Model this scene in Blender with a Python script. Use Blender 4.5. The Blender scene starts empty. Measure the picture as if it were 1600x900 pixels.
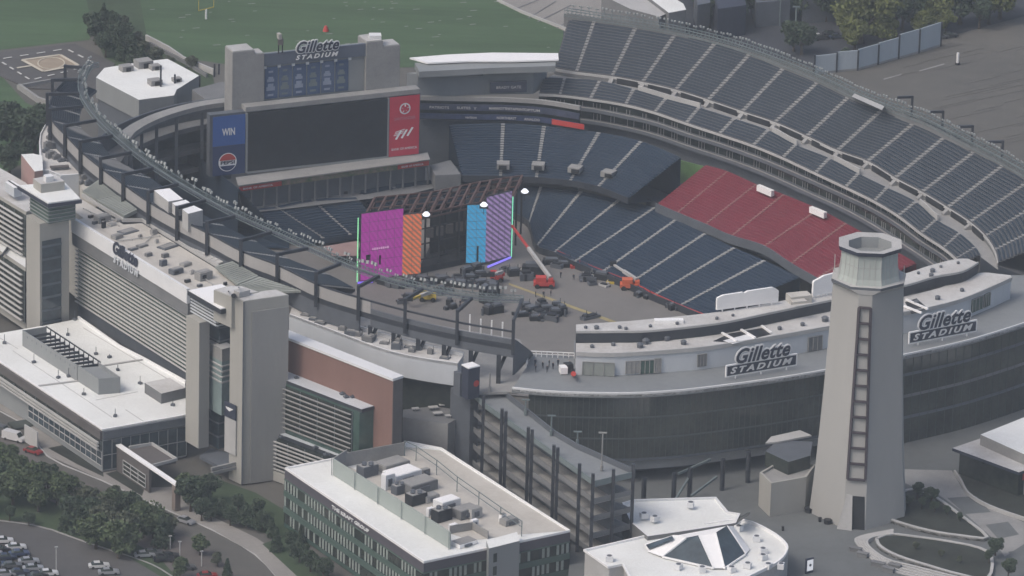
import bpy, bmesh, math, random
from mathutils import Vector, Matrix
random.seed(7)
sc = bpy.context.scene
# ------------------------------------------------------------------ camera
FPX = 9628.0; PITCH = math.radians(20.0); ROLL = math.radians(1.5)
CAM = Vector((0, -1380, 512))
_fw = Vector((0, math.cos(PITCH), -math.sin(PITCH)))
_r0 = Vector((1, 0, 0)); _u0 = Vector((0, math.sin(PITCH), math.cos(PITCH)))
_R = _r0*math.cos(ROLL) + _u0*math.sin(ROLL)
_U = -_r0*math.sin(ROLL) + _u0*math.cos(ROLL)
cd = bpy.data.cameras.new('camera'); cam = bpy.data.objects.new('camera', cd); sc.collection.objects.link(cam)
cd.sensor_width = 36; cd.lens = 36*FPX/1600; cd.clip_start = 5; cd.clip_end = 12000
cam.matrix_world = Matrix(((_R.x,_U.x,-_fw.x,CAM.x),(_R.y,_U.y,-_fw.y,CAM.y),(_R.z,_U.z,-_fw.z,CAM.z),(0,0,0,1)))
sc.camera = cam
# ------------------------------------------------------------------ sky, sun, exposure (overcast, brighter from the left)
SUN_EL = math.radians(52); SUN_AZ = math.radians(235)     # azimuth clockwise from +Y
w = bpy.data.worlds.new('World'); sc.world = w; w.use_nodes = True
nt = w.node_tree; bg = nt.nodes['Background']; sky = nt.nodes.new('ShaderNodeTexSky')
sky.sky_type = 'NISHITA'; sky.sun_disc = False; sky.sun_elevation = SUN_EL; sky.sun_rotation = SUN_AZ
sky.air_density = 1.0; sky.dust_density = 5.0; sky.ozone_density = 0.3
nt.links.new(sky.outputs[0], bg.inputs[0]); bg.inputs[1].default_value = 0.135
sl = bpy.data.lights.new('sun', 'SUN'); sl.energy = 0.75; sl.angle = math.radians(18); sl.color = (1, .98, .95)
so = bpy.data.objects.new('sun', sl); sc.collection.objects.link(so)
_sd = Vector((math.sin(SUN_AZ)*math.cos(SUN_EL), math.cos(SUN_AZ)*math.cos(SUN_EL), math.sin(SUN_EL)))
so.rotation_euler = _sd.to_track_quat('Z', 'Y').to_euler(); so.location = (-300, -300, 500)
sc.view_settings.view_transform = 'Standard'; sc.view_settings.look = 'None'; sc.view_settings.gamma = 1
sc.view_settings.use_curve_mapping = False; sc.view_settings.exposure = 0.30
sc.cycles.volume_bounces = 0; sc.cycles.max_bounces = 5; sc.cycles.diffuse_bounces = 3; sc.cycles.volume_step_rate = 10

# ------------------------------------------------------------------ helpers
def P(px, py, z):
    """point on the horizontal plane z seen at pixel (px,py) of the 1600x900 photograph"""
    d = _fw + _R*((px-800)/FPX) + _U*((450-py)/FPX)
    t = (z-CAM.z)/d.z
    return CAM + d*t
def PL(*t): return [P(*q) for q in t]
def PZ(z, *t): return [P(a, b, z) for a, b in t]
def V(p, z): return Vector((p.x, p.y, z))
def up(p, dz): return Vector((p.x, p.y, p.z+dz))
def lerp(a, b, t): return a + (b-a)*t
def hperp(a, b):
    d = Vector((b.x-a.x, b.y-a.y, 0)); d.normalize(); return Vector((-d.y, d.x, 0))
def hdir(a, b):
    d = Vector((b.x-a.x, b.y-a.y, 0)); return d.normalized()
def cr(pts, u):
    n = len(pts)-1; u = max(0, min(n, u)); i = min(int(u), n-1); t = u-i
    p1, p2 = pts[i], pts[i+1]
    p0 = pts[i-1] if i > 0 else p1*2-p2; p3 = pts[i+2] if i+2 <= n else p2*2-p1
    return 0.5*((2*p1)+(p2-p0)*t+(2*p0-5*p1+4*p2-p3)*t*t+(3*p1-p0-3*p2+p3)*t**3)
def smooth(pts, per=4):
    n = len(pts)-1
    return [cr(pts, i/per) for i in range(n*per+1)]
def resample(pts, n):
    L = [0]
    for a, b in zip(pts, pts[1:]): L.append(L[-1]+(b-a).length)
    out = []; j = 0
    for k in range(n):
        s = L[-1]*k/(n-1)
        while j < len(pts)-2 and L[j+1] < s: j += 1
        out.append(lerp(pts[j], pts[j+1], (s-L[j])/max(1e-6, L[j+1]-L[j])))
    return out

class MB:
    def __init__(s): s.v = []; s.f = []; s.m = []; s.cut = []
    def add(s, vs, fs, mi=0):
        o = len(s.v); s.cut.append((o, len(s.f))); s.v += [Vector(q) for q in vs]
        for f in fs: s.f.append([o+i for i in f]); s.m.append(mi)
        return s
    def poly(s, pts, mi=0): return s.add(pts, [list(range(len(pts)))], mi)
    def strip(s, A, B, mi=0):
        n = len(A); return s.add(list(A)+list(B), [[i, i+1, n+i+1, n+i] for i in range(n-1)], mi)
    def prism(s, pts, zb, side=0, top=None):
        n = len(pts); b = [V(p, zb) for p in pts]
        s.add(list(pts)+b, [[i, (i+1) % n, n+(i+1) % n, n+i] for i in range(n)]+[list(range(n, 2*n))], side)
        return s.add(pts, [list(range(n))], side if top is None else top)
    def hexa(s, b, t, mi=0):
        return s.add(list(b)+list(t), [[0,1,2,3],[4,5,6,7],[0,1,5,4],[1,2,6,5],[2,3,7,6],[3,0,4,7]], mi)
    def box(s, c, sx, sy, sz, rz=0, mi=0):            # c = centre of the base
        cs, sn = math.cos(rz), math.sin(rz); q = []
        for a, b in ((-1,-1),(1,-1),(1,1),(-1,1)):
            x, y = a*sx/2, b*sy/2; q.append(Vector((c[0]+x*cs-y*sn, c[1]+x*sn+y*cs, c[2])))
        return s.hexa(q, [up(p, sz) for p in q], mi)
    def bar(s, A, B, w_, h_, mi=0):
        A = Vector(A); B = Vector(B); d = (B-A).normalized()
        side = d.cross(Vector((0,0,1)))
        if side.length < 1e-4: side = Vector((1,0,0))
        side.normalize(); u = side.cross(d).normalized(); side = side*w_/2; u = u*h_/2
        return s.hexa([A-side-u, A+side-u, A+side+u, A-side+u], [B-side-u, B+side-u, B+side+u, B-side+u], mi)
    def tube(s, A, B, r, n=6, mi=0, r2=None):
        A = Vector(A); B = Vector(B); r2 = r if r2 is None else r2; d = (B-A).normalized()
        a = d.cross(Vector((0,0,1)))
        if a.length < 1e-4: a = Vector((1,0,0))
        a.normalize(); b = d.cross(a)
        vs = [A+(a*math.cos(t)+b*math.sin(t))*r for t in [2*math.pi*i/n for i in range(n)]]
        vs += [B+(a*math.cos(t)+b*math.sin(t))*r2 for t in [2*math.pi*i/n for i in range(n)]]
        return s.add(vs, [[i, (i+1) % n, n+(i+1) % n, n+i] for i in range(n)]+[list(range(n)), list(range(n, 2*n))], mi)
    def wall(s, line, z0, z1, th=0.4, mi=0, side=1, dz=None):
        """thick wall along a polyline; z0,z1 absolute"""
        n = len(line); off = []
        for i in range(n):
            a = line[max(0, i-1)]; b = line[min(n-1, i+1)]; off.append(hperp(a, b)*th*side)
        A0 = [V(p, z0) for p in line]; A1 = [V(p, z1) for p in line]
        B0 = [V(p+o, z0) for p, o in zip(line, off)]; B1 = [V(p+o, z1) for p, o in zip(line, off)]
        s.strip(A0, A1, mi); s.strip(A1, B1, mi); s.strip(B1, B0, mi); s.strip(B0, A0, mi)
        s.poly([A0[0], A1[0], B1[0], B0[0]], mi); s.poly([A0[-1], A1[-1], B1[-1], B0[-1]], mi); return s
    def mesh(s, name, mats, off=Vector((0,0,0))):
        me = bpy.data.meshes.new(name); me.from_pydata([v-off for v in s.v], [], s.f)
        for m_ in (mats if isinstance(mats, (list, tuple)) else [mats]): me.materials.append(m_)
        me.polygons.foreach_set('material_index', s.m); me.update(); return me

LINK = sc.collection.objects.link
def rootloc(o):
    while o.parent: o = o.parent
    return o.location.copy()
def part(name, mb, mats, parent, label=None):
    me = mb.mesh(name, mats, rootloc(parent)); o = bpy.data.objects.new(name, me); LINK(o); o.parent = parent
    if label: o['label'] = label
    return o
def part_each(name, mb, mats, parent):
    """every bar or panel of mb becomes a part of its own"""
    cu = mb.cut+[(len(mb.v), len(mb.f))]
    for (v0, f0), (v1, f1) in zip(cu, cu[1:]):
        q = MB(); q.v = mb.v[v0:v1]; q.f = [[i-v0 for i in f] for f in mb.f[f0:f1]]; q.m = mb.m[f0:f1]; part(name, q, mats, parent)
def tag(o, label=None, cat=None, group=None, kind=None):
    if label: o['label'] = label
    if cat: o['category'] = cat
    if group: o['group'] = group
    if kind: o['kind'] = kind
    return o
def thing(name, label, cat, loc, group=None):
    o = bpy.data.objects.new(name, None); LINK(o); o.location = loc; o.empty_display_size = .5
    return tag(o, label, cat, group)
def solo(name, mb, mats, label=None, cat=None, group=None, kind=None):
    xs = [v.x for v in mb.v]; ys = [v.y for v in mb.v]; zs = [v.z for v in mb.v]
    c = Vector(((min(xs)+max(xs))/2, (min(ys)+max(ys))/2, min(zs)))
    o = bpy.data.objects.new(name, mb.mesh(name, mats, c)); LINK(o); o.location = c
    return tag(o, label, cat, group, kind)
def dup(root, loc, rz=0, scale=1, label=None, group=None, mat=None):
    """copy of a thing with copies of its parts and sub-parts"""
    def cp(o, par):
        c = o.copy(); LINK(c)
        if par: c.parent = par
        for ch in [k for k in KIDS.get(o.name, [])]: cp(ch, c)
        return c
    r = cp(root, None); r.location = loc; r.rotation_euler = (0, 0, rz); r.scale = (scale,)*3
    if label: r['label'] = label
    if group: r['group'] = group
    return r
KIDS = {}
def register(root):
    bpy.context.view_layer.update()
    def rec(o):
        KIDS[o.name] = list(o.children)
        for c in o.children: rec(c)
    rec(root)
ORD = ['first','second','third','fourth','fifth','sixth','seventh','eighth','ninth','tenth','eleventh','twelfth','thirteenth','fourteenth','fifteenth','sixteenth','seventeenth','eighteenth','nineteenth','twentieth']
def ordn(i):
    if i < 20: return ORD[i]
    t = ['twenty','thirty','forty','fifty','sixty','seventy','eighty'][(i+1)//10-2]; r = (i+1) % 10
    if r == 0: return t[:-1]+'ieth'
    return t+'-'+ORD[r-1]

# ------------------------------------------------------------------ materials
def M(name, col, rough=.85, var=.12, scale=.25, fine=3.0, metal=0, streak=False, stain=None, amt=.0, spec=.3, bump=0, col2=None):
    m = bpy.data.materials.new(name); m.use_nodes = True; n = m.node_tree; b = n.nodes['Principled BSDF']
    b.inputs['Roughness'].default_value = rough; b.inputs['Metallic'].default_value = metal
    b.inputs['Specular IOR Level'].default_value = spec
    g = n.nodes.new('ShaderNodeNewGeometry'); mp = n.nodes.new('ShaderNodeMapping')
    n.links.new(g.outputs['Position'], mp.inputs[0])
    if streak: mp.inputs['Scale'].default_value = (1, 1, .12)
    n1 = n.nodes.new('ShaderNodeTexNoise'); n1.inputs['Scale'].default_value = scale; n1.inputs['Detail'].default_value = 6; n1.inputs['Roughness'].default_value = .65
    n2 = n.nodes.new('ShaderNodeTexNoise'); n2.inputs['Scale'].default_value = fine; n2.inputs['Detail'].default_value = 3
    n.links.new(mp.outputs[0], n1.inputs[0]); n.links.new(mp.outputs[0], n2.inputs[0])
    mx = n.nodes.new('ShaderNodeMath'); mx.operation = 'MULTIPLY_ADD'
    n.links.new(n2.outputs[0], mx.inputs[0]); mx.inputs[1].default_value = .35; n.links.new(n1.outputs[0], mx.inputs[2])
    cr_ = n.nodes.new('ShaderNodeValToRGB'); e = cr_.color_ramp.elements
    e[0].position = .42; e[1].position = .95
    c = Vector(col)
    lo = c*(1-var*1.6) if stain is None else lerp(c, Vector(stain), max(amt, .01))
    hi = c*(1+var) if col2 is None else Vector(col2)
    e[0].color = (*[max(0, min(1, q)) for q in lo], 1); e[1].color = (*[max(0, min(1, q)) for q in hi], 1)
    n.links.new(mx.outputs[0], cr_.inputs[0]); n.links.new(cr_.outputs[0], b.inputs['Base Color'])
    if bump:
        bp = n.nodes.new('ShaderNodeBump'); bp.inputs['Strength'].default_value = bump; bp.inputs['Distance'].default_value = .3
        n.links.new(n2.outputs[0], bp.inputs['Height']); n.links.new(bp.outputs[0], b.inputs['Normal'])
    return m
def EM(name, col, st, stripe=None, ang=0, per=1.0, width=.5):
    m = bpy.data.materials.new(name); m.use_nodes = True; n = m.node_tree; b = n.nodes['Principled BSDF']
    b.inputs['Base Color'].default_value = (.02, .02, .02, 1); b.inputs['Emission Strength'].default_value = st
    b.inputs['Emission Color'].default_value = (*col, 1)
    return m
W = {}
W['roofwhite'] = M('white_membrane', (.74,.76,.75), .8, .05, .05, 1.5, stain=(.50,.50,.47), amt=.6)
W['roofwhite2'] = M('white_membrane_dirty', (.52,.525,.52), .85, .10, .10, 1.2, stain=(.30,.28,.26), amt=.7)
W['rooftan'] = M('tan_roof', (.47,.455,.42), .9, .12, .12, 1.0, stain=(.36,.34,.31), amt=.7)
W['trimwhite'] = M('white_trim', (.66,.67,.68), .6, .05)
W['whitepanel'] = M('white_metal_panel', (.50,.53,.56), .55, .06, .15, streak=True)
W['greypanel'] = M('grey_metal_panel', (.235,.25,.255), .55, .07, .15, streak=True)
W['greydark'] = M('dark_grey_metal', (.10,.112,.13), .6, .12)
W['steel'] = M('black_painted_steel', (.035,.040,.050), .5, .15)
W['steelmid'] = M('galvanised_steel', (.15,.185,.19), .5, .12)
W['beige'] = M('beige_panel', (.345,.34,.315), .8, .07, .1, streak=True)
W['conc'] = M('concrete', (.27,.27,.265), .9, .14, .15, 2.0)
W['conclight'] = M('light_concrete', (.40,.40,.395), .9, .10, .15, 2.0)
W['concdark'] = M('dark_concrete', (.16,.165,.17), .9, .14, .15, 2.0)  # plain concrete in a darker grey
W['terrace'] = M('grey_terrace_deck', (.20,.215,.225), .9, .10, .05, .8)
W['brick'] = M('red_brick_panel', (.20,.12,.102), .9, .10, .12, 2.5, streak=True)
W['seat'] = M('navy_seats', (.020,.036,.062), .6, .10, .12, 1.0)
W['seatup'] = M('grey_blue_seats', (.026,.039,.056), .6, .08, .1, 1.0)
W['seatred'] = M('red_seats', (.17,.026,.040), .6, .10, .12, 1.0)
W['step'] = M('stand_concrete', (.20,.205,.21), .9, .12, .2, 2.0)
W['stepup'] = M('upper_stand_concrete', (.095,.10,.11), .9, .12, .2, 2.0)
W['aisle'] = M('aisle_concrete', (.27,.275,.275), .9, .12, .4, 2.0)
W['glassdark'] = M('dark_tinted_glass', (.030,.042,.044), .14, .4, .12, .9, spec=.5, col2=(.055,.065,.055))
W['glassgreen'] = M('greenish_glass', (.06,.105,.09), .12, .25, .15, .8, spec=.5)
W['glassblue'] = M('blue_grey_glass', (.05,.07,.085), .12, .3, .3, 1.0, spec=.5)
W['screen'] = M('black_screen', (.018,.022,.028), .35, .25, .3, 2)
W['towergrey'] = M('tower_shade_grey', (.29,.29,.28), .6, .07, .15, streak=True)  # grey that carries the shade of the right-hand tower faces
W['atriumglass'] = M('atrium_glass', (.040,.052,.053), .16, .3, .10, 1.2, spec=.7, col2=(.085,.095,.085))
W['asphalt'] = M('asphalt', (.085,.084,.084), .95, .15, .03, .6)
W['asphaltold'] = M('worn_asphalt', (.095,.095,.09), .95, .12, .012, .25, col2=(.125,.12,.108))
W['paving'] = M('paving', (.25,.24,.225), .95, .1, .1, 1.0)
W['plaza'] = M('plaza_paving', (.125,.135,.138), .9, .12, .05, .5)
W['field'] = M('event_floor', (.175,.168,.160), .8, .10, .06, .6)
W['grass'] = M('mown_grass', (.060,.105,.050), .95, .2, .10, .5, bump=.1)
_g = W['grass'].node_tree; [setattr(q.inputs['Scale'], 'default_value', (.12, 1.0, 1)) for q in _g.nodes if q.type == 'MAPPING']
[setattr(q.inputs['Rotation'], 'default_value', (0, 0, .35)) for q in _g.nodes if q.type == 'MAPPING']
W['grassdark'] = M('rough_grass', (.045,.07,.036), .95, .2, .05, .5, bump=.3)
W['mulch'] = M('planting_bed', (.035,.040,.034), .95, .3, .2, 1.5)
W['white'] = M('white_paint', (.80,.80,.80), .5, .03)
W['paintline'] = M('road_paint', (.55,.55,.53), .8, .15, .5, 4)
W['navy'] = M('navy_sign', (.035,.042,.065), .5, .1)
W['blue'] = M('blue_banner', (.035,.10,.32), .5, .08)
W['bluedark'] = M('dark_blue_banner', (.022,.040,.115), .5, .08)
W['red'] = M('red_banner', (.50,.035,.065), .5, .08)
W['redpaint'] = M('red_paint', (.45,.05,.04), .5, .1)
W['orange'] = M('orange_machine_paint', (.55,.12,.05), .5, .12)
W['yellow'] = M('yellow_paint', (.50,.38,.06), .6, .12)
W['brown'] = M('brown_fascia', (.105,.097,.095), .8, .12)
W['rimpanel'] = M('rim_panel', (.33,.325,.32), .6, .08, .2, streak=True)
W['seam'] = M('grey_green_metal_roof', (.235,.255,.24), .6, .10, .08, 1.0)
W['black'] = M('black_equipment', (.022,.024,.028), .6, .25, .5, 4)
W['tyre'] = M('tyre_rubber', (.02,.02,.02), .9, .1)
W['skin'] = M('skin', (.35,.20,.14), .7, .05)
W['cloth'] = M('dark_clothing', (.03,.035,.05), .9, .2)
W['bark'] = M('bark', (.07,.055,.042), .95, .2)
W['leaf'] = M('leaf_green', (.082,.112,.058), .9, .2, .6, 4)
W['leafdark'] = M('leaf_dark_green', (.055,.080,.050), .9, .2, .6, 4)
W['leafyel'] = M('leaf_yellow_green', (.13,.15,.05), .9, .3, .5, 4)
W['leafgrey'] = M('leaf_grey_green', (.095,.11,.075), .9, .25, .5, 4)

# ------------------------------------------------------------------ air
F = -6.0
hz = MB(); hz.hexa([(-1500,-1500,-9),(1500,-1500,-9),(1500,1500,-9),(-1500,1500,-9)], [(-1500,-1500,540),(1500,-1500,540),(1500,1500,540),(-1500,1500,540)])
ho = solo('haze', hz, W['white'], kind='stuff'); tag(ho, 'thin grey-blue haze lying over the whole stadium view')
hm = bpy.data.materials.new('haze_air'); hm.use_nodes = True; hn = hm.node_tree; hn.nodes.clear()
out = hn.nodes.new('ShaderNodeOutputMaterial'); pv = hn.nodes.new('ShaderNodeVolumePrincipled')
pv.inputs['Color'].default_value = (.80,.90,1,1); pv.inputs['Density'].default_value = 0.000088; pv.inputs['Anisotropy'].default_value = 0.0
hn.links.new(pv.outputs[0], out.inputs['Volume']); ho.data.materials[0] = hm

# ------------------------------------------------------------------ ground sheets
def sheet(name, pts, mat, label=None, cat=None, kind='structure', z=None):
    mb = MB(); mb.poly(pts if z is None else [V(p, z) for p in pts]); return solo(name, mb, mat, label, cat, kind=kind)
G = F - 0.3
sheet('ground', [Vector((-1450,-1450,G)), Vector((1450,-1450,G)), Vector((1450,1450,G)), Vector((-1450,1450,G))], W['asphaltold'])
# ================================================================== seating bowl
def stand(name, label, front, back, rows, seatm, stepm, cat='stand', zbot=None, gap=.065, sub=4, par=1.0, parm='conclight', group=None, skip=(), aislem='aisle', fdrop=1.0, seath=.62, lip=.12):
    """front/back: control points, one per aisle; seats stand on real steps between them"""
    t = thing(name, label, cat, V(front[len(front)//2], front[0].z-1), group)
    n = len(front)-1
    def pt(u, v): return lerp(cr(front, u), cr(back, u), v)
    tb = MB()
    us = [i/sub for i in range(n*sub+1)]
    for k in range(rows):
        a = [pt(u, k/rows) for u in us]; b = [pt(u, (k+1)/rows) for u in us]
        z1 = [lerp(cr(front, u).z, cr(back, u).z, (k+1)/rows) for u in us]
        tb.strip(a, [V(p, z) for p, z in zip(a, z1)]); tb.strip([V(p, z) for p, z in zip(a, z1)], [V(p, z) for p, z in zip(b, z1)])
    f0 = [pt(u, 0) for u in us]; b1 = [pt(u, 1) for u in us]
    zb = (front[0].z-fdrop) if zbot is None else zbot
    tb.strip(f0, [V(p, p.z-fdrop) for p in f0]); tb.strip(b1, [V(p, min(p.z-.5, zb)) for p in b1])
    tb.strip([V(p, p.z-fdrop) for p in f0], [V(p, min(p.z-.5, zb)) for p in b1])
    part('terrace', tb, W[stepm], t)
    for i in range(n+1):                                  # aisle stairs
        if i in (0, n): continue
        ab = MB(); w_ = gap*.8
        for k in range(rows):
            z1 = lerp(front[i].z, back[i].z, (k+1)/rows)+.2
            a0 = pt(i-w_, k/rows); a1 = pt(i+w_, k/rows); b0 = pt(i-w_, (k+1)/rows); b1_ = pt(i+w_, (k+1)/rows)
            ab.hexa([V(a0, z1-.3), V(a1, z1-.3), V(b1_, z1-.3), V(b0, z1-.3)], [V(a0, z1), V(a1, z1), V(b1_, z1), V(b0, z1)])
        part('aisle', ab, W[aislem], t)
    for i in range(n):
        if i in skip: continue
        sb = MB(); uu = [i+gap + (1-2*gap)*j/sub for j in range(sub+1)]
        for k in range(rows):
            v0 = (k+.30)/rows; v1 = (k+.92)/rows; zt = lerp(front[i].z, back[i].z, (k+1)/rows)
            a = [V(pt(u, v0), zt) for u in uu]; a1 = [up(p, seath*.62) for p in a]
            m_ = [V(pt(u, v1-.12/rows), zt+seath*.66) for u in uu]
            c1 = [V(pt(u, v1), zt+seath*1.1) for u in uu]; c0 = [V(pt(u, v1), zt) for u in uu]
            sb.strip(a, a1); sb.strip(a1, m_); sb.strip(m_, c1); sb.strip(c1, c0)
        part('seating_section', sb, W[seatm], t)
    if par:
        pb = MB(); pl = [pt(u, 0) for u in us]
        off = [hperp(pl[max(0, i-1)], pl[min(len(pl)-1, i+1)])*-.25 for i in range(len(pl))]
        q = [p+o for p, o in zip(pl, off)]
        for A, B in ((pl, q),):
            A1 = [up(p, par) for p in A]; B1 = [up(p, par) for p in B]; A0 = [up(p, -fdrop-.02) for p in A]; B0 = [up(p, -fdrop-.02) for p in B]
            pb.strip(A0, A1); pb.strip(A1, B1); pb.strip(B1, B0); pb.strip(B0, A0)
        part('parapet', pb, W[parm], t)
    return t

# --- east upper deck
UF = PZ(22, (866,107),(901,113),(957,120),(1005,129),(1057,141),(1108,157),(1161,175),(1212,192),(1262,214),(1310,236),(1357,253),(1400,279),(1442,301),(1482,325),(1517,348),(1541,370),(1555,392),(1560,412))
UB = PZ(31, (890,25),(929,33),(994,43),(1056,54),(1117,70),(1172,86),(1228,105),(1282,127),(1330,150),(1380,172),(1436,188),(1484,210),(1528,235),(1569,259),(1612,282),(1645,306),(1662,338),(1668,370))
stand('upper_grandstand', 'tall grey-blue upper tier of the long curved far grandstand', UF, UB, 18, 'seatup', 'stepup', zbot=17, parm='conclight', par=.12, fdrop=.5, seath=.36, gap=.06)
# --- east middle deck
MF = PZ(18, (842,147),(875,149),(923,155),(978,164),(1024,176),(1073,193),(1125,210),(1178,228),(1224,247),(1275,271),(1322,293),(1367,315),(1405,338),(1440,365),(1475,388),(1495,405),(1502,413))
MK = PZ(20.6, (850,123),(882,124),(937,128),(990,141),(1040,156),(1092,170),(1147,187),(1200,205),(1243,228),(1296,249),(1341,273),(1386,295),(1431,317),(1463,345),(1499,366),(1524,388),(1532,400))
stand('middle_grandstand', 'narrow middle tier of seats above the suites of the far grandstand', MF, MK, 6, 'seatup', 'stepup', zbot=16.5, parm='conclight', par=.15, fdrop=.4, seath=.32, gap=.055)
# concourse between them: floor, back wall with vomitory mouths
ub = smooth(UF, 4); mk = smooth(MK, 4)
N = 60; uf_ = resample(ub, N); mk_ = resample(mk, N)
cc = thing('concourse', 'grey walkway with dark openings between middle and upper tiers', 'walkway', V(uf_[30], 20))
fl = MB(); fl.strip([V(p, 20.4) for p in mk_], [V(p, 20.4) for p in uf_]); part('floor', fl, W['conc'], cc)
wl = MB()
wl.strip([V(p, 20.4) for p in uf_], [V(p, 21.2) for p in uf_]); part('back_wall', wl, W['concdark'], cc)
for i in range(2, 15):
    a = UF[i]; b = UF[i+1]; m0 = lerp(a, b, .16); m1 = lerp(a, b, .84)
    n_ = hperp(a, b)*-1
    if n_.y > 0: n_ = -n_
    o = MB(); o.hexa([V(m0+n_*.3, 20.42), V(m1+n_*.3, 20.42), V(m1-n_*.05, 20.42), V(m0-n_*.05, 20.42)], [V(m0+n_*.3, 21.9), V(m1+n_*.3, 21.9), V(m1-n_*.05, 21.9), V(m0-n_*.05, 21.9)])
    part('tunnel_mouth', o, W['black'], cc)
    pier = MB(); c0 = lerp(a, b, 0); pier.hexa([V(c0+n_*1.6+hdir(a,b)*-.6, 20.4), V(c0+n_*1.6+hdir(a,b)*.6, 20.4), V(c0+hdir(a,b)*.6, 20.4), V(c0+hdir(a,b)*-.6, 20.4)],
              [V(c0+n_*1.6+hdir(a,b)*-.6, 20.8), V(c0+n_*1.6+hdir(a,b)*.6, 20.8), V(c0+hdir(a,b)*.6, 22.0), V(c0+hdir(a,b)*-.6, 22.0)])
    part('stair_ramp', pier, W['conc'], cc)
for i, (u0, u1) in enumerate(((3.1,5), (7.1,8), (9.1,10), (12.1,13))):
    m_ = MB(); m_.wall([cr(MK, u0+(u1-u0)*j/4)+Vector((.25,.25,0)) for j in range(5)], 20.4, 22.0, .35)
    part('low_wall', m_, W['conclight'], cc)

# --- suite facade beneath the middle deck
R2 = PZ(15, (842,166),(875,167),(923,172),(978,183),(1024,194),(1073,211),(1125,227),(1178,246),(1222,264),(1272,286),(1318,307),(1365,330),(1402,353),(1437,379),(1470,400),(1488,417),(1495,425))
R3 = PZ(11.5, (842,184),(875,186),(923,191),(978,201),(1024,213),(1073,230),(1125,247),(1178,266),(1222,285),(1270,307),(1314,327),(1360,352),(1397,376),(1430,397),(1463,420),(1480,436),(1487,445))
sf = thing('suite_facade', 'dark glazed suite levels with pale rails under the middle tier', 'facade', V(R3[8], 8))
def facade(par_, top, ztop, bot, zbot, name_gl, posts):
    a = smooth(top, 4); b = smooth(bot, 4); g = MB(); inn = []
    for i in range(len(b)):
        nrm = hperp(b[max(0,i-1)], b[min(len(b)-1,i+1)]); nrm = nrm if nrm.y > 0 else -nrm
        inn.append(b[i]+nrm*1.6)
    g.strip([V(p, zbot) for p in inn], [V(p, ztop-.1) for p in inn]); part(name_gl, g, W['glassdark'], par_)
    s = MB(); s.wall(b, zbot-.55, zbot+.35, 1.7, side=1); part('balcony_rail', s, W['greydark'], par_)
    s = MB(); s.wall(b, zbot+.3, zbot+.52, .3, side=1); part('pale_handrail', s, W['conc'], par_)
    m_ = MB(); pts = resample(inn, posts)
    for k, p in enumerate(pts):
        if k % 5 in (0, 1, 2) and random.random() < .85:
            o = Vector((-.25,-.45,0)); m_.box(V(p+o, zbot+.3), .16, .16, (ztop-zbot)-.9)
    part_each('mullion', m_, W['conc'], par_)
facade(sf, MF, 17.2, R2, 15, 'suite_glazing', 170)
facade(sf, R2, 14.2, R3, 11.5, 'suite_glazing', 170)
r3 = smooth(R3, 4); g = MB(); inn = []
for i in range(len(r3)):
    nrm = hperp(r3[max(0,i-1)], r3[min(len(r3)-1,i+1)]); nrm = nrm if nrm.y > 0 else -nrm
    inn.append(r3[i]+nrm*2.5)
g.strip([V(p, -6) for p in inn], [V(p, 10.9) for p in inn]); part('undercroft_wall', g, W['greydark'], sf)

W['redaisle'] = M('red_deck_aisle', (.26,.13,.125), .9, .1)
# --- red club deck
RF = PZ(2.6, (1025,321),(1057,335),(1101,353),(1142,371),(1193,387),(1235,414),(1275,437),(1320,462))
RB = PZ(8.5, (1102,259),(1137,269),(1182,289),(1225,305),(1280,328),(1322,350),(1372,378),(1432,412))
stand('club_seating_deck', 'bank of red seats beneath the dark suites', RF, RB, 20, 'seatred', 'seatred', zbot=-6, gap=.035, parm='greydark', par=.7, fdrop=1.6, aislem='redaisle', seath=.22)
for (x, y, l) in ((1182,296,9),(1264,330,9),(1345,372,6)):
    c = P(x, y+2, 8.6); m_ = MB(); d = (P(x+24, y+12, 8.6)-c).normalized(); a = c; b = c+d*(l*.62)
    m_.hexa([a, b, b+Vector((.8,.8,0)), a+Vector((.8,.8,0))], [up(a,1.5), up(b,1.5), up(b,1.5)+Vector((.8,.8,0)), up(a,1.5)+Vector((.8,.8,0))])
    solo('white_booth', m_, W['white'], {1182:'small white box at the top left of the red seats', 1264:'white box in the middle of the red seats back row', 1345:'white box half hidden behind the lighthouse top'}[x], 'booth')
# --- lower bowl, east and round the corner
LF = PZ(-5, (800,335),(826,350),(838,386),(864,397),(895,412),(937,429),(981,446),(1020,464),(1060,480),(1100,497))
LB = PZ(1, (800,292),(845,293),(908,300),(968,313),(1024,325),(1057,344),(1102,366),(1148,388),(1195,408),(1250,434))
stand('lower_grandstand', 'navy blue lower bowl of seats beside the event floor', LF, LB, 24, 'seat', 'seat', zbot=-6, gap=.05, parm='steel', par=.8, fdrop=1.0, aislem='aisle', seath=.16)
g = MB(); g.wall(smooth(PZ(1, (1010,318),(1060,340),(1120,363),(1180,390),(1240,418),(1290,445)), 4), 0, 2.4, .4); solo('dark_barrier_wall', g, W['steel'], 'dark wall between navy lower bowl and red seats', 'wall')
g = MB(); g.wall(smooth(PZ(-6, (845,388),(880,404),(930,426),(985,448),(1020,466),(1060,484),(1100,500)), 4), -6, -4.4, .3, side=-1); solo('pitch_wall', g, W['redpaint'], 'low red padded wall in front of the navy lower seats', 'wall')
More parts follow.
